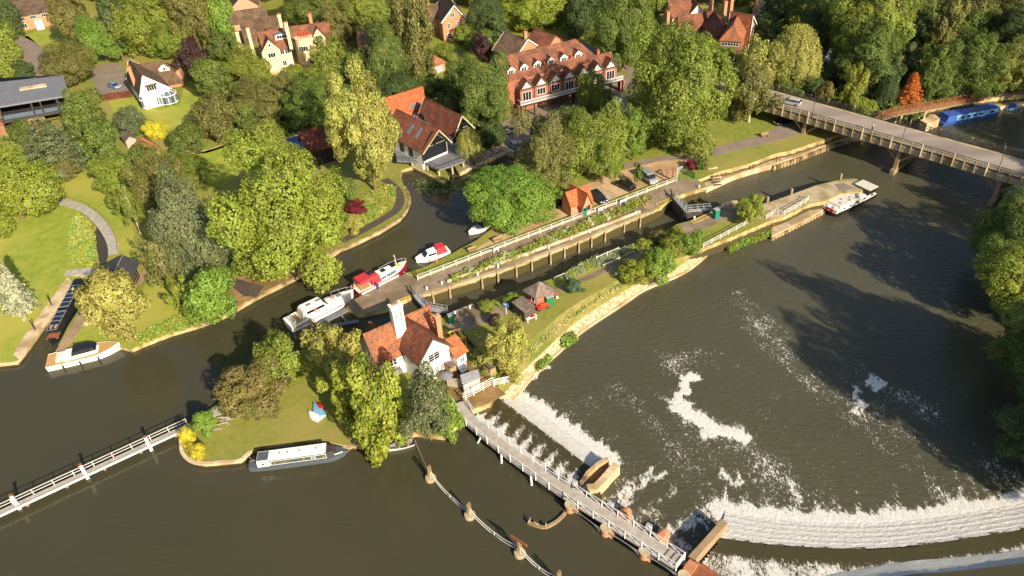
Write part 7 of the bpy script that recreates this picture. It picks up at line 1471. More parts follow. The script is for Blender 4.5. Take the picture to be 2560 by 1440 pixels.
def crown_willow(name, seed, n, leaf):
    rn = np.random.RandomState(seed); K = 230; th = rn.rand(K)*2*np.pi; rr = np.sqrt(rn.rand(K)); cl = np.floor(rn.rand(K)*9); lob = rn.rand(9, 3)
    X = np.cos(th)*rr*.92; Y = np.sin(th)*rr*.92; Z = np.sqrt(np.clip(1-rr**2, 0, 1))*.95; ln = rn.uniform(.5, 1.3, K)*(.35+.75*rr)
    per = n//K; P = []; v = []; 
    for i in range(K):
        t = rn.rand(per); o = unit(np.array([[X[i], Y[i], .01]]))[0]
        p = np.stack([X[i]+o[0]*.10*np.sin(t*3), Y[i]+o[1]*.10*np.sin(t*3), np.maximum(Z[i]-ln[i]*t, -1)], 1)+rn.normal(size=(per, 3))*[.045, .045, .02]; P.append(p); v.append(np.full(per, rn.rand()))
    P = np.vstack(P); v = np.concatenate(v); N = unit(np.stack([P[:, 0], P[:, 1], np.full(len(P), .35)], 1)+rn.normal(size=P.shape)*.4)
    return leaf_mesh(name, P, N, leaf*rn.uniform(.6, 1.3, len(P)), .5*v+.5*rn.rand(len(P)), rn.rand(len(P)))
def crown_conifer(name, seed, n, leaf, layered=False):
    rn = np.random.RandomState(seed); K = 130; P = []; v = []; Nn = []
    for i in range(K):
        z = (i+.5)/K; R_ = (1-z)**.8*.98+.05 if not layered else (1-z**2.2)*.95+.08
        R_ *= rn.uniform(.7, 1.08); a = i*2.4+rn.rand()*.6; per = int(n*R_/(K*.56)); t = rn.rand(per)**.6
        w_ = (.20 if layered else .13)*(1-.4*t)
        x = t*R_; sx = rn.normal(size=per)*w_*.6; zz = z*2-1+x*(-.12 if not layered else .05)+rn.normal(size=per)*.03
        P.append(np.stack([np.cos(a)*x-np.sin(a)*sx, np.sin(a)*x+np.cos(a)*sx, zz], 1)); v.append(np.full(per, rn.rand()))
    P = np.vstack(P); v = np.concatenate(v); N = unit(np.stack([P[:, 0]*.7, P[:, 1]*.7, np.full(len(P), .8)], 1)+rn.normal(size=P.shape)*.35)
    return leaf_mesh(name, P, N, leaf*rn.uniform(.6, 1.3, len(P)), .5*v+.5*rn.rand(len(P)), rn.rand(len(P)), asp=.45)
PR = {}
PR['bL'] = [crown_broad('crown_broad', 11+i, 60000, .030, K=34+4*i, rough=1+.5*i) for i in range(4)]
PR['bM'] = [crown_broad('crown_medium', 31+i, 17000, .056, K=22+3*i, lr=(.26, .44), rough=1.2+.4*i) for i in range(4)]
PR['bS'] = [crown_broad('crown_small', 51+i, 6000, .095, K=13+2*i, lr=(.30, .50), rough=1.4) for i in range(3)]
PR['tL'] = [crown_broad('crown_tall', 71+i, 48000, .033, K=46, lr=(.17, .30), rad=(.45, .86), rough=1.8) for i in range(3)]
PR['tM'] = [crown_broad('crown_tall_medium', 81+i, 14000, .062, K=30, lr=(.18, .32), rad=(.42, .85), rough=2.0) for i in range(2)]
PR['thin'] = [crown_broad('crown_thin', 91+i, 5600, .056, K=26, lr=(.13, .26), rad=(.4, .88), rough=2.4) for i in range(2)]
PR['wil'] = [crown_willow('crown_willow', 101+i, 22000, .045) for i in range(2)]
PR['con'] = [crown_conifer('crown_conifer', 111, 9000, .08)]
PR['ced'] = [crown_conifer('crown_cedar', 121, 11000, .07, layered=True)]
def trunk_mesh(seed, m='bark'):
    rn = random.Random(seed); b = MB()
    pts = [Vector((rn.uniform(-.02, .02)*i, rn.uniform(-.02, .02)*i, i/6)) for i in range(7)]
    for i in range(6): b.tube(pts[i], pts[i+1], .040*(1-i*.12)*(1.45 if i == 0 else 1), .040*(1-(i+1)*.12), 9)
    for k in range(9):
        i = rn.randint(2, 5); p = pts[i]; a = rn.uniform(0, 6.28); l_ = rn.uniform(.25, .45)
        q = p+Vector((math.cos(a)*l_*.6, math.sin(a)*l_*.6, l_*.8)); b.tube(p, q, .017, .010, 6)
        for s in (-1, 1):
            q2 = q+Vector((math.cos(a+s*.6)*l_*.45, math.sin(a+s*.6)*l_*.45, l_*.35)); b.tube(q, q2, .010, .004, 5)
    o = b.build('trunk', m); me = o.data; bpy.data.objects.remove(o); return me
TR = [trunk_mesh(i) for i in range(3)]; TRP = trunk_mesh(9, 'pale_bark')
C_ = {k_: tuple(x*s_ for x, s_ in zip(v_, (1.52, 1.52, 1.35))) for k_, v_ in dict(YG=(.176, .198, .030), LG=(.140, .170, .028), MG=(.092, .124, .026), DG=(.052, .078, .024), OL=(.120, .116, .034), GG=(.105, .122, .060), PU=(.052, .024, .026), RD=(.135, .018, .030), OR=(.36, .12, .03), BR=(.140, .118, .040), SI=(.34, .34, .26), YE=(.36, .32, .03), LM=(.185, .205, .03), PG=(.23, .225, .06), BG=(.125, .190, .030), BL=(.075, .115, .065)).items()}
NT = [0]
def tree(kind, x0, y0, x1, y1, col, label, name='broadleaf_tree', clear=.14, group=None, trunk=True, cat='tree', pale=False, lean=0, z0=0.0):
    cx, cy = (x0+x1)/2, (y0+y1)/2; zc = 4.0
    for _ in range(9):
        c = G(cx, cy, zc); v = c-Vector((0, 0, CAMH)); dp = -(CR.transposed()@v).z; s = FPX/dp
        st = (CAMH-zc)/v.length; ct = math.sqrt(1-st*st)
        a = (x1-x0)/2/s*1.03; hh = (y1-y0)/2/s*1.02; b_ = math.sqrt(max(hh*hh-(a*st)**2, (.5*a)**2))/ct
        zc = z0+b_*(1+clear)
    NT[0] += 1; rn = random.Random(NT[0]*7+3)
    if kind in 'bt': kind += 'L' if a > 5.6 else ('M' if a > 2.4 or kind == 't' else 'S')
    loc = Vector((c.x, c.y, z0)); t = thing(name, label, cat, loc, rn.uniform(0, 6.28), group)
    me = PR[kind][rn.randrange(len(PR[kind]))]
    cr = bpy.data.objects.new('crown', me); COL.objects.link(cr); cr.parent = t; cr.location = (0, 0, zc-z0); cr.scale = (a, a, b_)
    base = C_[col] if isinstance(col, str) else col; k = rn.uniform(.9, 1.1); cr.color = (base[0]*k*rn.uniform(.95, 1.05), base[1]*k, base[2]*k, 1)
    if trunk:
        h = zc-z0+b_*.35; tk = bpy.data.objects.new('trunk', TRP if pale else TR[NT[0] % 3]); COL.objects.link(tk); tk.parent = t; w_ = min(max(a*.9, 1.2), 9)
        tk.scale = (max(w_, h*.35 if not pale else 2.5), max(w_, h*.35 if not pale else 2.5), h)
    return t
T = tree
def B(*a, **k):
    k.setdefault('cat', 'shrub'); k.setdefault('name', 'garden_shrub'); k.setdefault('clear', -.12); k.setdefault('trunk', False); return tree(*a, **k)
# --- the big riverside trees in the middle
T('b', 527, 375, 875, 715, 'YG', 'huge round yellow green plane tree on the riverbank, largest crown in view', clear=.05)
T('t', 815, 186, 1008, 470, 'PG', 'very tall yellow green lime tree in front of the modern river house', clear=.12)
T('b', 1552, 68, 1830, 372, 'LG', 'massive horse chestnut beside the towpath lawn, right of the timber framed block', clear=.04)
T('b', 1168, 410, 1385, 582, 'BG', 'round bright green tree leaning over the channel beside the lockside grass', clear=.06)
T('b', 1278, 290, 1440, 490, 'OL', 'dull olive green tree behind the brick lock office', clear=.05)
T('b', 1380, 268, 1560, 445, 'LG', 'pale blossom tipped chestnut right of the olive tree behind the car park', clear=.05)
T('b', 1500, 285, 1590, 400, 'LG', 'narrow pale chestnut squeezed between two wider chestnuts by the car park', clear=.1)
T('b', 1545, 270, 1625, 390, 'BG', 'small vivid green tree at the edge of the towpath lawn', clear=.2)
T('b', 1620, 300, 1730, 372, 'MG', 'low leafy fringe tree under the massive horse chestnut', clear=.1)
T('b', 1128, 150, 1278, 305, 'MG', 'domed grey green maple left of the timber framed block')
T('t', 1440, 180, 1510, 290, 'LG', 'slim light green tree in front of the timber framed balconies')
T('b', 1480, -20, 1640, 150, 'MG', 'broad dark limbed tree beside the village road behind the timber framed block', clear=.3)
T('wil', 1140, 320, 1202, 402, 'PG', 'small weeping willow on the river house terrace', name='weeping_willow', clear=.05)
# --- mid left
T('b', 380, 440, 560, 705, 'GG', 'tall dense grey green tree left of the huge plane tree', clear=.03)
T('t', 330, 385, 470, 540, 'OL', 'brownish olive tree behind the dense grey green tree')
T('b', 460, 665, 595, 812, 'BG', 'bright green bushy tree on the riverbank below the dense grey green tree', clear=.02)
T('thin', 352, 578, 450, 720, 'OL', 'leaning silver birch beside the boathouse with a black roof', pale=True, name='silver_birch')
T('thin', 290, 450, 350, 565, 'LG', 'young birch with a pale trunk on the lawn by the curved boardwalk', pale=True, name='silver_birch', clear=.5)
T('b', 215, 665, 370, 845, 'PG', 'spreading yellow green pine over the canoe terrace and dark narrowboat', clear=.35, name='pine_tree')
T('tM', 410, 690, 480, 770, 'YG', 'small yellow green tree on the lawn behind the white launch', clear=.3)
T('con', -32, 630, 64, 780, 'SI', 'silvery blue spruce on the left meadow', name='spruce_tree', clear=.22)
T('b', -110, 352, 132, 560, 'YG', 'big sunny beech at the left edge above the meadow', clear=.03)
T('ced', 40, 290, 205, 440, 'GG', 'flat topped cedar with bare inner branches below the modern flat roofed house', name='cedar_tree', clear=.1)
T('b', 232, 395, 345, 480, 'LG', 'light green tree beside the lawn north of the curved boardwalk')
T('b', 318, 360, 400, 430, 'MG', 'leafy tree in front of the small orange summerhouse')
T('b', 380, 380, 520, 470, 'LG', 'wide soft green tree north of the brownish olive tree')
T('tM', 270, 470, 335, 540, 'LG', 'slender green tree at the top of the boardwalk lawn')
T('b', 160, 225, 262, 350, 'MG', 'conical hedge tree between the modern house and the driveway')
T('t', 205, 300, 300, 400, 'MG', 'dark feathery tree in the garden hedge below the conservatory house')
T('b', 285, 270, 362, 335, 'GG', 'rounded grey green olive bush above the small orange summerhouse')
B('bM', 360, 300, 418, 350, 'YE', 'golden yellow shrub beside the small orange summerhouse')
T('b', 415, 305, 512, 382, 'MG', 'rounded green tree south of the conservatory lawn')
T('b', 630, 300, 712, 402, 'LG', 'pale green tree beside the garden path, left of the swimming pool')
T('b', 100, 108, 230, 210, 'OL', 'round olive brown oak between the two driveways')
T('t', -40, 60, 52, 200, 'LG', 'light green tree at the upper left edge')
T('b', 30, 150, 82, 205, 'DG', 'small dark conifer beside the pale drive', name='conifer')
T('b', 185, 38, 305, 148, 'BG', 'bright green maple on the lawn of the far left house')
T('b', 280, -30, 470, 132, 'LG', 'large chestnut in the belt behind the white conservatory house', clear=.04)
T('t', 225, -60, 300, 110, 'DG', 'tall dark pine with a bare trunk at the top left', clear=.5, name='pine_tree')
T('t', 420, -50, 530, 120, 'OL', 'tall brown green conifer right of the large chestnut', name='conifer', clear=.2)
T('b', 505, -30, 585, 110, 'BG', 'vivid green tree left of the tiled barn roofs')
T('b', 440, 100, 520, 195, 'PU', 'dark purple copper beech behind the white conservatory house', name='copper_beech', clear=.05)
T('t', 110, -40, 210, 100, 'OL', 'loose birch beside the far left house', pale=True, name='silver_birch', clear=.3)
T('t', -20, -30, 45, 90, 'DG', 'dark tree in the top left corner')
T('b', 480, 140, 570, 240, 'MG', 'tall clipped green tree left of the cream house hedge')
T('b', 540, 120, 680, 215, 'LG', 'leafy green tree in front of the cream house, left side')
T('b', 560, 195, 735, 300, 'OL', 'olive tinted wide tree below the square lawn of the cream house')
T('b', 480, 240, 590, 345, 'OL', 'brown tinged tree east of the conservatory lawn')
T('b', 580, 250, 660, 320, 'MG', 'smaller green tree between the olive tinted trees and the garden path')
T('b', 700, 195, 850, 310, 'MG', 'deep green tree left of the very tall lime tree')
T('t', 770, 95, 865, 200, 'LG', 'light green tree touching the right end of the cream house')
T('b', 745, 170, 835, 250, 'LG', 'medium green tree below the cream house terrace')
T('b', 905, 55, 1040, 225, 'MG', 'large deep green tree left of the tall brick house', clear=.05)
T('b', 870, 120, 960, 215, 'MG', 'mid green tree in front of the large deep green tree')
T('t', 985, -40, 1085, 190, 'OL', 'very tall slender tree left of the tall brick house', clear=.25)
T('b', 930, 180, 1050, 240, 'DG', 'low dark green tree behind the bright orange tiled roof')
T('t', 785, 0, 900, 110, 'OL', 'grey brown tree behind the cream house')
T('b', 700, -40, 820, 60, 'MG', 'green tree behind the chimneys of the cream house')
T('b', 850, -40, 985, 90, 'LG', 'light green tree at the top, left of the very tall slender tree')
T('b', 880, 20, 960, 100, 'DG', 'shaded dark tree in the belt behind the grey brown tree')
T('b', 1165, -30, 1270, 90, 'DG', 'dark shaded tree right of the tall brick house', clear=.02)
T('b', 1240, -40, 1415, 72, 'YG', 'big sunlit lime at the top behind the timber framed block', clear=.05)
T('b', 1400, -50, 1520, 60, 'DG', 'dark tree beyond the village road')
T('b', 1560, -60, 1690, 50, 'LG', 'tree at the top edge left of the red tiled manor')
T('b', 1175, 85, 1235, 150, 'PU', 'dark purple bushy tree beside the lane', name='copper_beech')
T('b', 1085, 110, 1135, 150, 'LG', 'palm like shaggy bush on the brick house lawn', cat='shrub', name='garden_shrub')
T('b', 1160, 75, 1240, 120, 'MG', 'rounded hedge tree between the brick house lawn and the lane')
# --- right of the mill, round the bridge
T('wil', 1925, 62, 2050, 230, 'PG', 'big weeping willow beside the hidden creek', name='weeping_willow', clear=.03)
T('b', 1840, 100, 1950, 240, 'PG', 'pale green tree left of the big weeping willow')
T('b', 1825, 160, 1940, 302, 'OL', 'grey green willow at the end of the bridge on the towpath lawn', pale=True, clear=.08)
T('b', 1880, -40, 2010, 60, 'DG', 'dark tree at the top between the manor and the creek')
T('con', 1870, -30, 1925, 70, 'SI', 'silver grey conifer behind the manor gable', name='conifer')
T('b', 1960, -50, 2110, 100, 'MG', 'tree at the top edge above the big weeping willow')
T('b', 2075, -60, 2290, 160, 'LG', 'large tree with loose sunny boughs above the creek')
T('b', 2080, 50, 2270, 215, 'MG', 'wide green tree leaning over the creek', clear=.1)
T('t', 2105, 165, 2160, 290, 'YG', 'ivy covered yellow green stump tree beside the bridge', clear=.02)
B('bM', 2098, 240, 2192, 292, 'YG', 'yellow green ivy bush spilling over the bridge railing')
B('bM', 2040, 205, 2088, 250, 'BR', 'rusty orange bush beside the bridge railing')
B('bM', 2000, 190, 2060, 245, 'DG', 'dark green bush left of the rusty orange bush')
T('con', 2236, 180, 2322, 268, 'OR', 'bright orange flame shaped tree by the wooden footbridge', name='ornamental_tree', clear=.02)
T('wil', 2190, 195, 2245, 262, 'DG', 'small dark weeping tree left of the orange tree', name='weeping_willow')
T('t', 2245, 100, 2310, 200, 'GG', 'feathery grey green tree behind the orange tree')
T('b', 2330, 85, 2500, 240, 'MG', 'large rounded tree behind the blue widebeam boat', clear=.02)
T('b', 2490, 95, 2620, 225, 'PG', 'pale yellowish tree behind the small blue boat')
T('t', 2330, -30, 2410, 140, 'OL', 'tall drooping olive conifer at the top right', name='conifer', clear=.1)
T('b', 2400, -60, 2580, 100, 'OL', 'wispy tree in the top right corner')
T('b', 2220, -60, 2345, 80, 'MG', 'tree at the top right behind the large loose tree')
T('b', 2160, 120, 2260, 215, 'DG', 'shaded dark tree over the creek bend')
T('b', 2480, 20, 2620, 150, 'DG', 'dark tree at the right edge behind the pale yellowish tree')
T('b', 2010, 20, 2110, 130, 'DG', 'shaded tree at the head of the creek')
# --- right bank, overhanging from the frame edge
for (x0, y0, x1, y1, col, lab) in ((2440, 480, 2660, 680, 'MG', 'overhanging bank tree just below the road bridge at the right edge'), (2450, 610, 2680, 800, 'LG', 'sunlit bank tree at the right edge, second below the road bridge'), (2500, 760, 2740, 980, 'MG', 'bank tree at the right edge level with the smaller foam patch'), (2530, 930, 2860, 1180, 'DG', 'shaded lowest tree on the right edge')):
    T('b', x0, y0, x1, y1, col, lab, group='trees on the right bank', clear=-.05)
RP = ['first and southernmost', 'second', 'third', 'fourth', 'fifth', 'sixth', 'seventh', 'eighth', 'ninth', 'tenth', 'eleventh', 'twelfth', 'thirteenth', 'fourteenth', 'last and northernmost']
for i_r, (wx, wy, r_, h_) in enumerate(((75, 53, 8, 24), (81, 49, 8, 22), (79, 66, 7, 24), (88, 60, 8, 22), (101, 72, 8, 22), (98, 88, 7, 17), (112, 84, 8, 24), (110, 102, 8, 20), (124, 96, 9, 24), (120, 118, 8, 18), (136, 112, 9, 22), (133, 136, 8, 22), (146, 128, 9, 24), (144, 152, 8, 24))):
    t = thing('broadleaf_tree', 'tall tree of the right bank row shading the weir pool, '+RP[i_r], 'tree', (wx, wy, 0), wx, 'row of trees on the right bank')
    cr = bpy.data.objects.new('crown', PR['bL'][wx % 4]); COL.objects.link(cr); cr.parent = t; cr.location = (0, 0, h_*.55); cr.scale = (r_, r_, h_*.46); cr.color = C_['MG']+(1,)
    tk = bpy.data.objects.new('trunk', TR[0]); COL.objects.link(tk); tk.parent = t; tk.scale = (7, 7, h_*.7)
# --- cottage island
T('t', 845, 865, 1015, 1130, 'LM', 'big bright lime green tree on the cottage island bank', clear=.04)
T('t', 760, 810, 900, 960, 'PG', 'golden green conifer like tree left of the lock cottage', clear=.05)
T('t', 800, 900, 920, 1060, 'LM', 'bright green tree left of the biggest cottage island tree', clear=.05)
T('b', 1000, 925, 1128, 1112, 'GG', 'dark grey green tree in front of the cottage gable by the weir walkway', clear=.02)
T('b', 1085, 990, 1155, 1095, 'BG', 'bright green low tree beside the weir walkway', clear=0)
T('b', 632, 832, 762, 975, 'LG', 'green tree at the back of the cottage island', clear=.04)
T('b', 540, 890, 720, 1030, 'BR', 'bronze leaved tree on the cottage island lawn', clear=.05)
T('b', 590, 960, 700, 1050, 'OL', 'low olive green tree in front of the bronze leaved tree', clear=.02)
T('t', 1210, 800, 1325, 935, 'PG', 'wispy yellow green tree beside the cottage garden fence', clear=.1)
T('thin', 1180, 850, 1270, 930, 'PG', 'loose pale tree inside the cottage garden fence', clear=.1)
B('bM', 1220, 780, 1255, 815, 'PU', 'small dark red leaved shrub by the island path')
B('bM', 478, 1020, 545, 1090, 'BG', 'bright green bush at the end of the long walkway')
B('bM', 450, 1065, 490, 1120, 'YE', 'yellow flowering bush at the tip of the cottage island')
B('bS', 470, 1105, 512, 1148, 'YE', 'low yellow flower clump on the island edge')
B('bM', 865, 500, 915, 540, 'RD', 'crimson japanese maple by the curving jetty')
B('bM', 855, 530, 915, 585, 'PG', 'pale cream green shrub below the crimson maple')
# --- lock island
T('b', 1590, 610, 1700, 705, 'BG', 'rounded bright green tree over the island bank', clear=-.35)
T('b', 1545, 640, 1640, 712, 'YG', 'low yellow green bush tree left of the rounded island bank tree', clear=-.35)
T('b', 1645, 585, 1720, 650, 'LG', 'light green tree right of the rounded island tree', clear=-.3)
T('b', 1700, 578, 1762, 640, 'BG', 'small leafy tree where the island fence begins', clear=-.2)
T('tM', 1838, 488, 1915, 560, 'YG', 'solitary yellow green tree near the downstream lock gates', clear=.05)
B('bM', 1412, 695, 1460, 738, 'BL', 'round blue green shrub on the island lawn')
B('bM', 1672, 568, 1712, 592, 'YG', 'clipped yellow green bush by the lower lock path')
B('bM', 1590, 598, 1630, 620, 'YG', 'low yellow green bush at the lockside bed')
B('bM', 1625, 580, 1672, 605, 'BR', 'pinkish brown flowering bush at the lockside bed')
B('bM', 1195, 752, 1240, 775, 'LG', 'small rounded bush at the upstream end of the island bed')
B('bM', 1258, 738, 1305, 765, 'LG', 'light green bush beside the lock side sign')
B('bM', 1712, 400, 1745, 425, 'RD', 'reddish brown shrub by the downstream end of the lock')
B('bM', 1738, 396, 1770, 425, 'MG', 'green rounded shrub beside the reddish brown one')
T('tM', 1582, 402, 1608, 450, 'MG', 'little green tree between the black car and the grey van', clear=.6)
B('bM', 318, 120, 346, 145, 'YG', 'small bright yellow green shrub in front of the large chestnut')
B('bM', 1200, 300, 1265, 372, 'DG', 'dark hedge bush between the willow and the parked cars')
B('bL', 1270, 300, 1320, 350, 'MG', 'small bush beside the mill yard cars') if False else None
T('b', 840, 440, 900, 500, 'MG', 'low green tree at the foot of the very tall lime tree', clear=0)
T('b', 1110, 150, 1170, 240, 'MG', 'green tree behind the domed maple, beside the small garage')
T('b', 1030, 190, 1110, 240, 'MG', 'green bushy tree behind the bright orange tiled roof, right part')
T('b', 440, 560, 560, 660, 'GG', 'lower bough of grey green foliage beside the huge plane tree', clear=.05) if False else None
T('b', 240, 150, 300, 165, 'MG', 'x') if False else None
T('t', 1700, -20, 1760, 20, 'DG', 'x') if False else None
T('b', 1120, 300, 1145, 330, 'MG', 'x') if False else None
T('b', 2520, 170, 2600, 225, 'LG', 'rounded tree above the towpath at the right edge')
T('b', 2290, 120, 2370, 235, 'MG', 'green tree just right of the orange tree')
T('b', 1750, 110, 1850, 200, 'LG', 'light tree between the massive chestnut and the manor')
T('b', 1690, 90, 1800, 160, 'MG', 'green tree in front of the manor courtyard')
FILL = [(0, -20, 60, 40, 'MG'), (380, 60, 470, 145, 'LG'), (460, 10, 540, 90, 'DG'), (520, 80, 590, 150, 'MG'), (820, 130, 900, 200, 'MG'), (860, 0, 920, 60, 'MG'), (960, 0, 1020, 60, 'DG'),
 (1190, 20, 1270, 100, 'DG'), (1170, 240, 1235, 300, 'MG'), (1100, 235, 1160, 290, 'DG'), (1330, -30, 1430, 40, 'MG'), (1410, 10, 1490, 90, 'DG'), (1480, -30, 1570, 70, 'DG'), (1560, 20, 1640, 100, 'MG'), (1600, 60, 1700, 160, 'MG'), (1510, 60, 1580, 130, 'MG'), (1880, 40, 1960, 120, 'DG'), (1820, 210, 1900, 290, 'MG'), (1900, 130, 1980, 220, 'LG'), (1940, 190, 2010, 250, 'MG'),
 (2180, 140, 2260, 230, 'DG'), (2110, 190, 2180, 250, 'DG'), (2260, 30, 2350, 130, 'DG'), (2380, 30, 2480, 130, 'MG'), (2560, 60, 2660, 190, 'MG'), (2300, 170, 2380, 250, 'MG'), (2440, 170, 2530, 235, 'MG'), (2060, 130, 2130, 210, 'DG'), (60, 200, 130, 250, 'MG'), (110, 380, 200, 450, 'OL'), (20, 300, 90, 360, 'MG'), 
 (700, 160, 770, 215, 'LG'), (840, 210, 900, 280, 'MG'), (1040, 150, 1090, 205, 'MG'), (1150, 130, 1200, 180, 'MG'), (1130, 60, 1190, 110, 'LG'), (1880, -30, 1950, 30, 'MG'), (1640, -40, 1700, 10, 'DG'), (1470, 215, 1540, 270, 'MG')]
CD = dict(MG='mid green', DG='dark green', OL='olive', LG='light green', GG='grey green')
def near(x, y):
    L_ = [(250, 60, 'the far left house'), (370, 230, 'the conservatory house'), (90, 260, 'the modern house'), (690, 130, 'the cream houses'), (900, 110, 'the half hidden outbuilding'), (1130, 80, 'the tall brick house'), (1060, 310, 'the river house'), (1380, 160, 'the timber framed block'), (1780, 60, 'the manor'), (1960, 250, 'the bridge end'), (2100, 150, 'the creek'), (2400, 260, 'the blue widebeam'), (300, 670, 'the boathouse'), (1500, 40, 'the village road'), (2560, 20, 'the top right corner')]
    n_ = min(L_, key=lambda q: (q[0]-x)**2+(q[1]-y)**2); return ('left of ' if x < n_[0]-20 else 'right of ' if x > n_[0]+20 else 'level with ')+n_[2]+(' nearer the top edge' if y < n_[1]-25 else ' on the river side' if y > n_[1]+25 else '')
seen_l = {}
for i, (a, b_, c, d, e) in enumerate(FILL):
    l_ = '%s tree %s' % (CD[e], near((a+c)/2, (b_+d)/2)); seen_l[l_] = seen_l.get(l_, 0)+1
    if seen_l[l_] > 1: l_ += ', '+['', '', 'second', 'third', 'fourth', 'fifth'][seen_l[l_]]
    T('b', a, b_, c, d, e, l_, group='filler trees of the gardens', clear=.05)
# more of the wooded belt beyond the houses
rn = random.Random(21); k = 0
for i in range(40):
    x = -160+i*73+rn.uniform(-20, 20)
    for y, sz in ((-66, 66),):
        k += 1; s = sz*rn.uniform(.8, 1.2)
        T('b', x-s, y-s*.9+rn.uniform(-8, 8), x+s, y+s*.9, rn.choice(['MG', 'DG', 'LG', 'OL']), 'wood tree beyond the top edge of the photograph', group='far wood', clear=.08)

# ---- low planting that nobody could count
def tufts(name, label, poly, n, h, cols, z=0.0, seed=1, size=.35, cat='planting', z1=None):
    """leaf clumps filling an outline given as photo points"""
    W_ = [(p.x, p.y) for p in px(poly, z)]; rn = np.random.RandomState(seed); xs_ = [p[0] for p in W_]; ys_ = [p[1] for p in W_]
    X = rn.uniform(min(xs_), max(xs_), n*6); Y = rn.uniform(min(ys_), max(ys_), n*6); I = inside(X, Y, W_); X, Y = X[I][:n], Y[I][:n]; n = len(X)
    k = 14; bx = rn.rand(n)*6.28; ci = np.floor((np.sin(X*.55+1.3*np.sin(Y*.4))+1)*.4999*len(cols)+rn.rand(n)*.9).astype(int) % len(cols)
    objs = []
    for j, c in enumerate(cols):
        s = ci == j
        if s.sum() < 3: continue
        x = np.repeat(X[s], k); y = np.repeat(Y[s], k); m_ = len(x); zz = rn.rand(m_); r_ = size*1.1
        hh = h*(.6+.4*np.sin(x*1.3)*np.sin(y*1.1)+rn.rand(m_)*.3)
        P = np.stack([x+rn.normal(size=m_)*r_*.5, y+rn.normal(size=m_)*r_*.5, z+.03+zz*hh], 1); N = unit(rn.normal(size=(m_, 3))*.5+[.25, -.4, .8])
        me = leaf_mesh(name, P, N, size*rn.uniform(.5, 1.2, m_), rn.rand(m_), rn.rand(m_)); o = bpy.data.objects.new(name, me); COL.objects.link(o); cc = C_[c] if isinstance(c, str) else c; o.color = (*cc, 1); objs.append(o)
    root = objs[0]; tag(root, label, cat, kind='stuff')
    for o in objs[1:]: o.parent = root
    return root
tufts('border_planting', 'mixed border of shrubs and flowers in the raised bed along the lock', [(1128, 697), (1160, 680), (1300, 625), (1400, 582), (1500, 540), (1560, 518), (1625, 492), (1630, 502), (1590, 522), (1500, 560), (1400, 602), (1300, 645), (1185, 688), (1140, 708)], 1300, .8, ['LG', 'YG', 'SI', 'BG', 'PG', 'BR', 'YG'], seed=3, size=.40)
tufts('hedge_planting', 'grey green low planting along the island side of the lock', [(1412, 690), (1430, 675), (1490, 645), (1545, 628), (1600, 612), (1640, 600), (1650, 608), (1600, 625), (1545, 645), (1500, 662), (1440, 690), (1420, 702)], 700, .5, [(.26, .30, .16), (.20, .25, .10), 'YG'], seed=4, size=.4)
tufts('reed_fringe', 'lush green reeds at the foot of the island wall', [(1818, 618), (1850, 603), (1900, 585), (1930, 577), (1933, 590), (1900, 600), (1850, 618), (1825, 632)], 420, .9, ['BG', 'YG'], z=-2.5, seed=5, size=.4)
tufts('reed_fringe', 'green weeds growing on the rubble by the weir pool', [(1405, 858), (1432, 836), (1440, 850), (1412, 872)], 110, 1.0, ['BG', 'MG'], z=-2.2, seed=6, size=.4)
tufts('reed_fringe', 'small weeds at the foot of the bank near the weir', [(1338, 915), (1372, 890), (1378, 902), (1345, 932)], 90, .8, ['BG', 'MG'], z=-2.2, seed=7, size=.35)
tufts('tall_grass', 'tall dry grass on the slope of the island bank', [(1690, 655), (1605, 690), (1545, 722), (1470, 768), (1425, 800), (1390, 830), (1340, 876), (1300, 915), (1270, 960), (1250, 950), (1290, 896), (1330, 858), (1380, 818), (1415, 788), (1460, 757), (1530, 716), (1600, 680)], 1500, .35, [(.50, .42, .19), (.40, .36, .12), (.28, .31, .08)], z=-.6, seed=8, size=.32)
tufts('waterside_grass', 'long bright grass on the riverbank behind the white launch', [(352, 862), (395, 845), (430, 832), (505, 810), (505, 790), (470, 775), (440, 795), (400, 815), (360, 835)], 520, .5, ['YG', 'BG', (.30, .32, .08)], seed=9, size=.4)
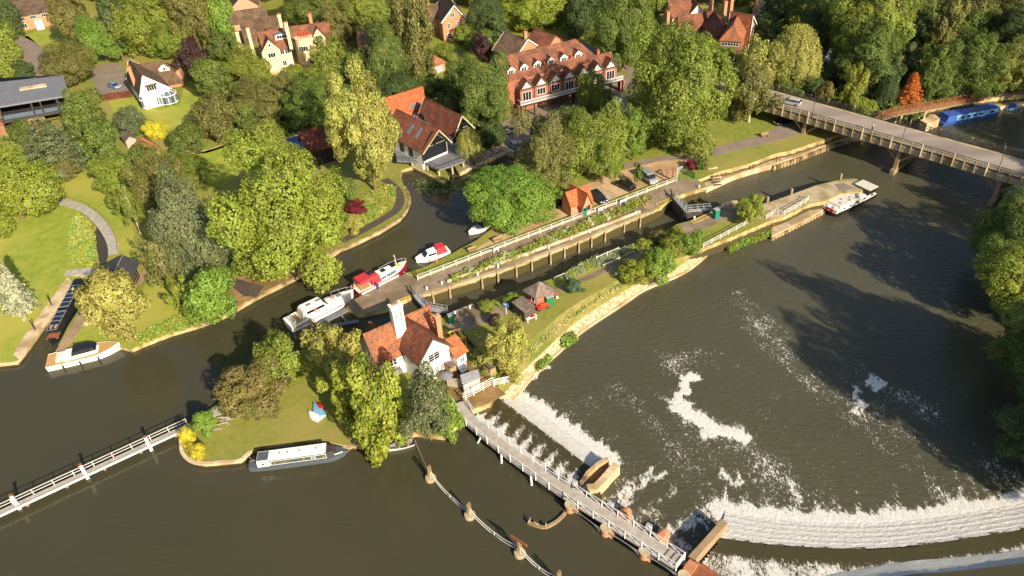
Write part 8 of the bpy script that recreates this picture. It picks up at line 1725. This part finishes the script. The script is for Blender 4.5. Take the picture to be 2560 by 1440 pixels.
tufts('pond_reeds', 'reed bed beside the small dark inlet', [(190, 530), (222, 555), (234, 590), (240, 650), (225, 668), (195, 660), (175, 640), (180, 580)], 900, .6, ['YG', 'BG', (.32, .34, .10)], seed=10, size=.42)
tufts('garden_planting', 'garden planting on the slope beside the curving jetty', [(915, 560), (945, 540), (985, 505), (990, 470), (960, 465), (900, 500), (905, 545)], 600, .5, ['YG', 'PG', 'BG'], seed=12, size=.4)
tufts('undergrowth', 'tangled undergrowth between the gardens and the river house', [(560, 330), (640, 300), (760, 290), (820, 300), (815, 340), (760, 330), (700, 345), (640, 360), (600, 350)], 900, 1.4, ['MG', 'DG', 'LG'], seed=13, size=.5)
tufts('undergrowth', 'garden shrubbery right of the white conservatory house', [(500, 160), (600, 180), (700, 205), (760, 230), (840, 240), (840, 300), (760, 280), (620, 300), (520, 260)], 1500, 1.6, ['MG', 'DG', 'LG', 'OL'], seed=14, size=.6)
tufts('undergrowth', 'shrubbery between the river house and the timber framed block', [(1010, 215), (1100, 205), (1230, 250), (1250, 330), (1200, 330), (1140, 280), (1090, 250)], 1000, 1.6, ['MG', 'DG', 'OL'], seed=15, size=.6)
tufts('undergrowth', 'dense undergrowth on the creek banks', [(2020, 230), (2080, 260), (2180, 300), (2290, 300), (2330, 260), (2500, 240), (2500, 200), (2300, 180), (2200, 190), (2110, 150), (2080, 200)], 2200, 1.8, ['DG', 'MG'], seed=16, size=.7)
tufts('undergrowth', 'scrub below the modern flat roofed house', [(0, 350), (100, 330), (200, 320), (300, 380), (300, 430), (200, 400), (120, 440), (60, 360)], 1300, 1.3, ['MG', 'OL', 'LG'], seed=17, size=.6)

# lily pads on the backwater, one object: nobody could count them
b = MB(); rn = random.Random(8)
for k in range(420):
    a = G(rn.gauss(1105, 32), rn.gauss(466, 8), ZU); r_ = rn.uniform(.12, .28); b.v += [(a.x+r_*math.cos(t_), a.y+r_*math.sin(t_), ZU+.03) for t_ in [6.283*j/7 for j in range(7)]]; n_ = len(b.v); b.f.append(tuple(range(n_-7, n_)))
mat('lily', '#5c7a34', '#74903e', scale=3, rough=.6); tag(b.build('lily_pads', 'lily'), 'scattered lily pads on the backwater below the river house', 'lily pads', kind='stuff')
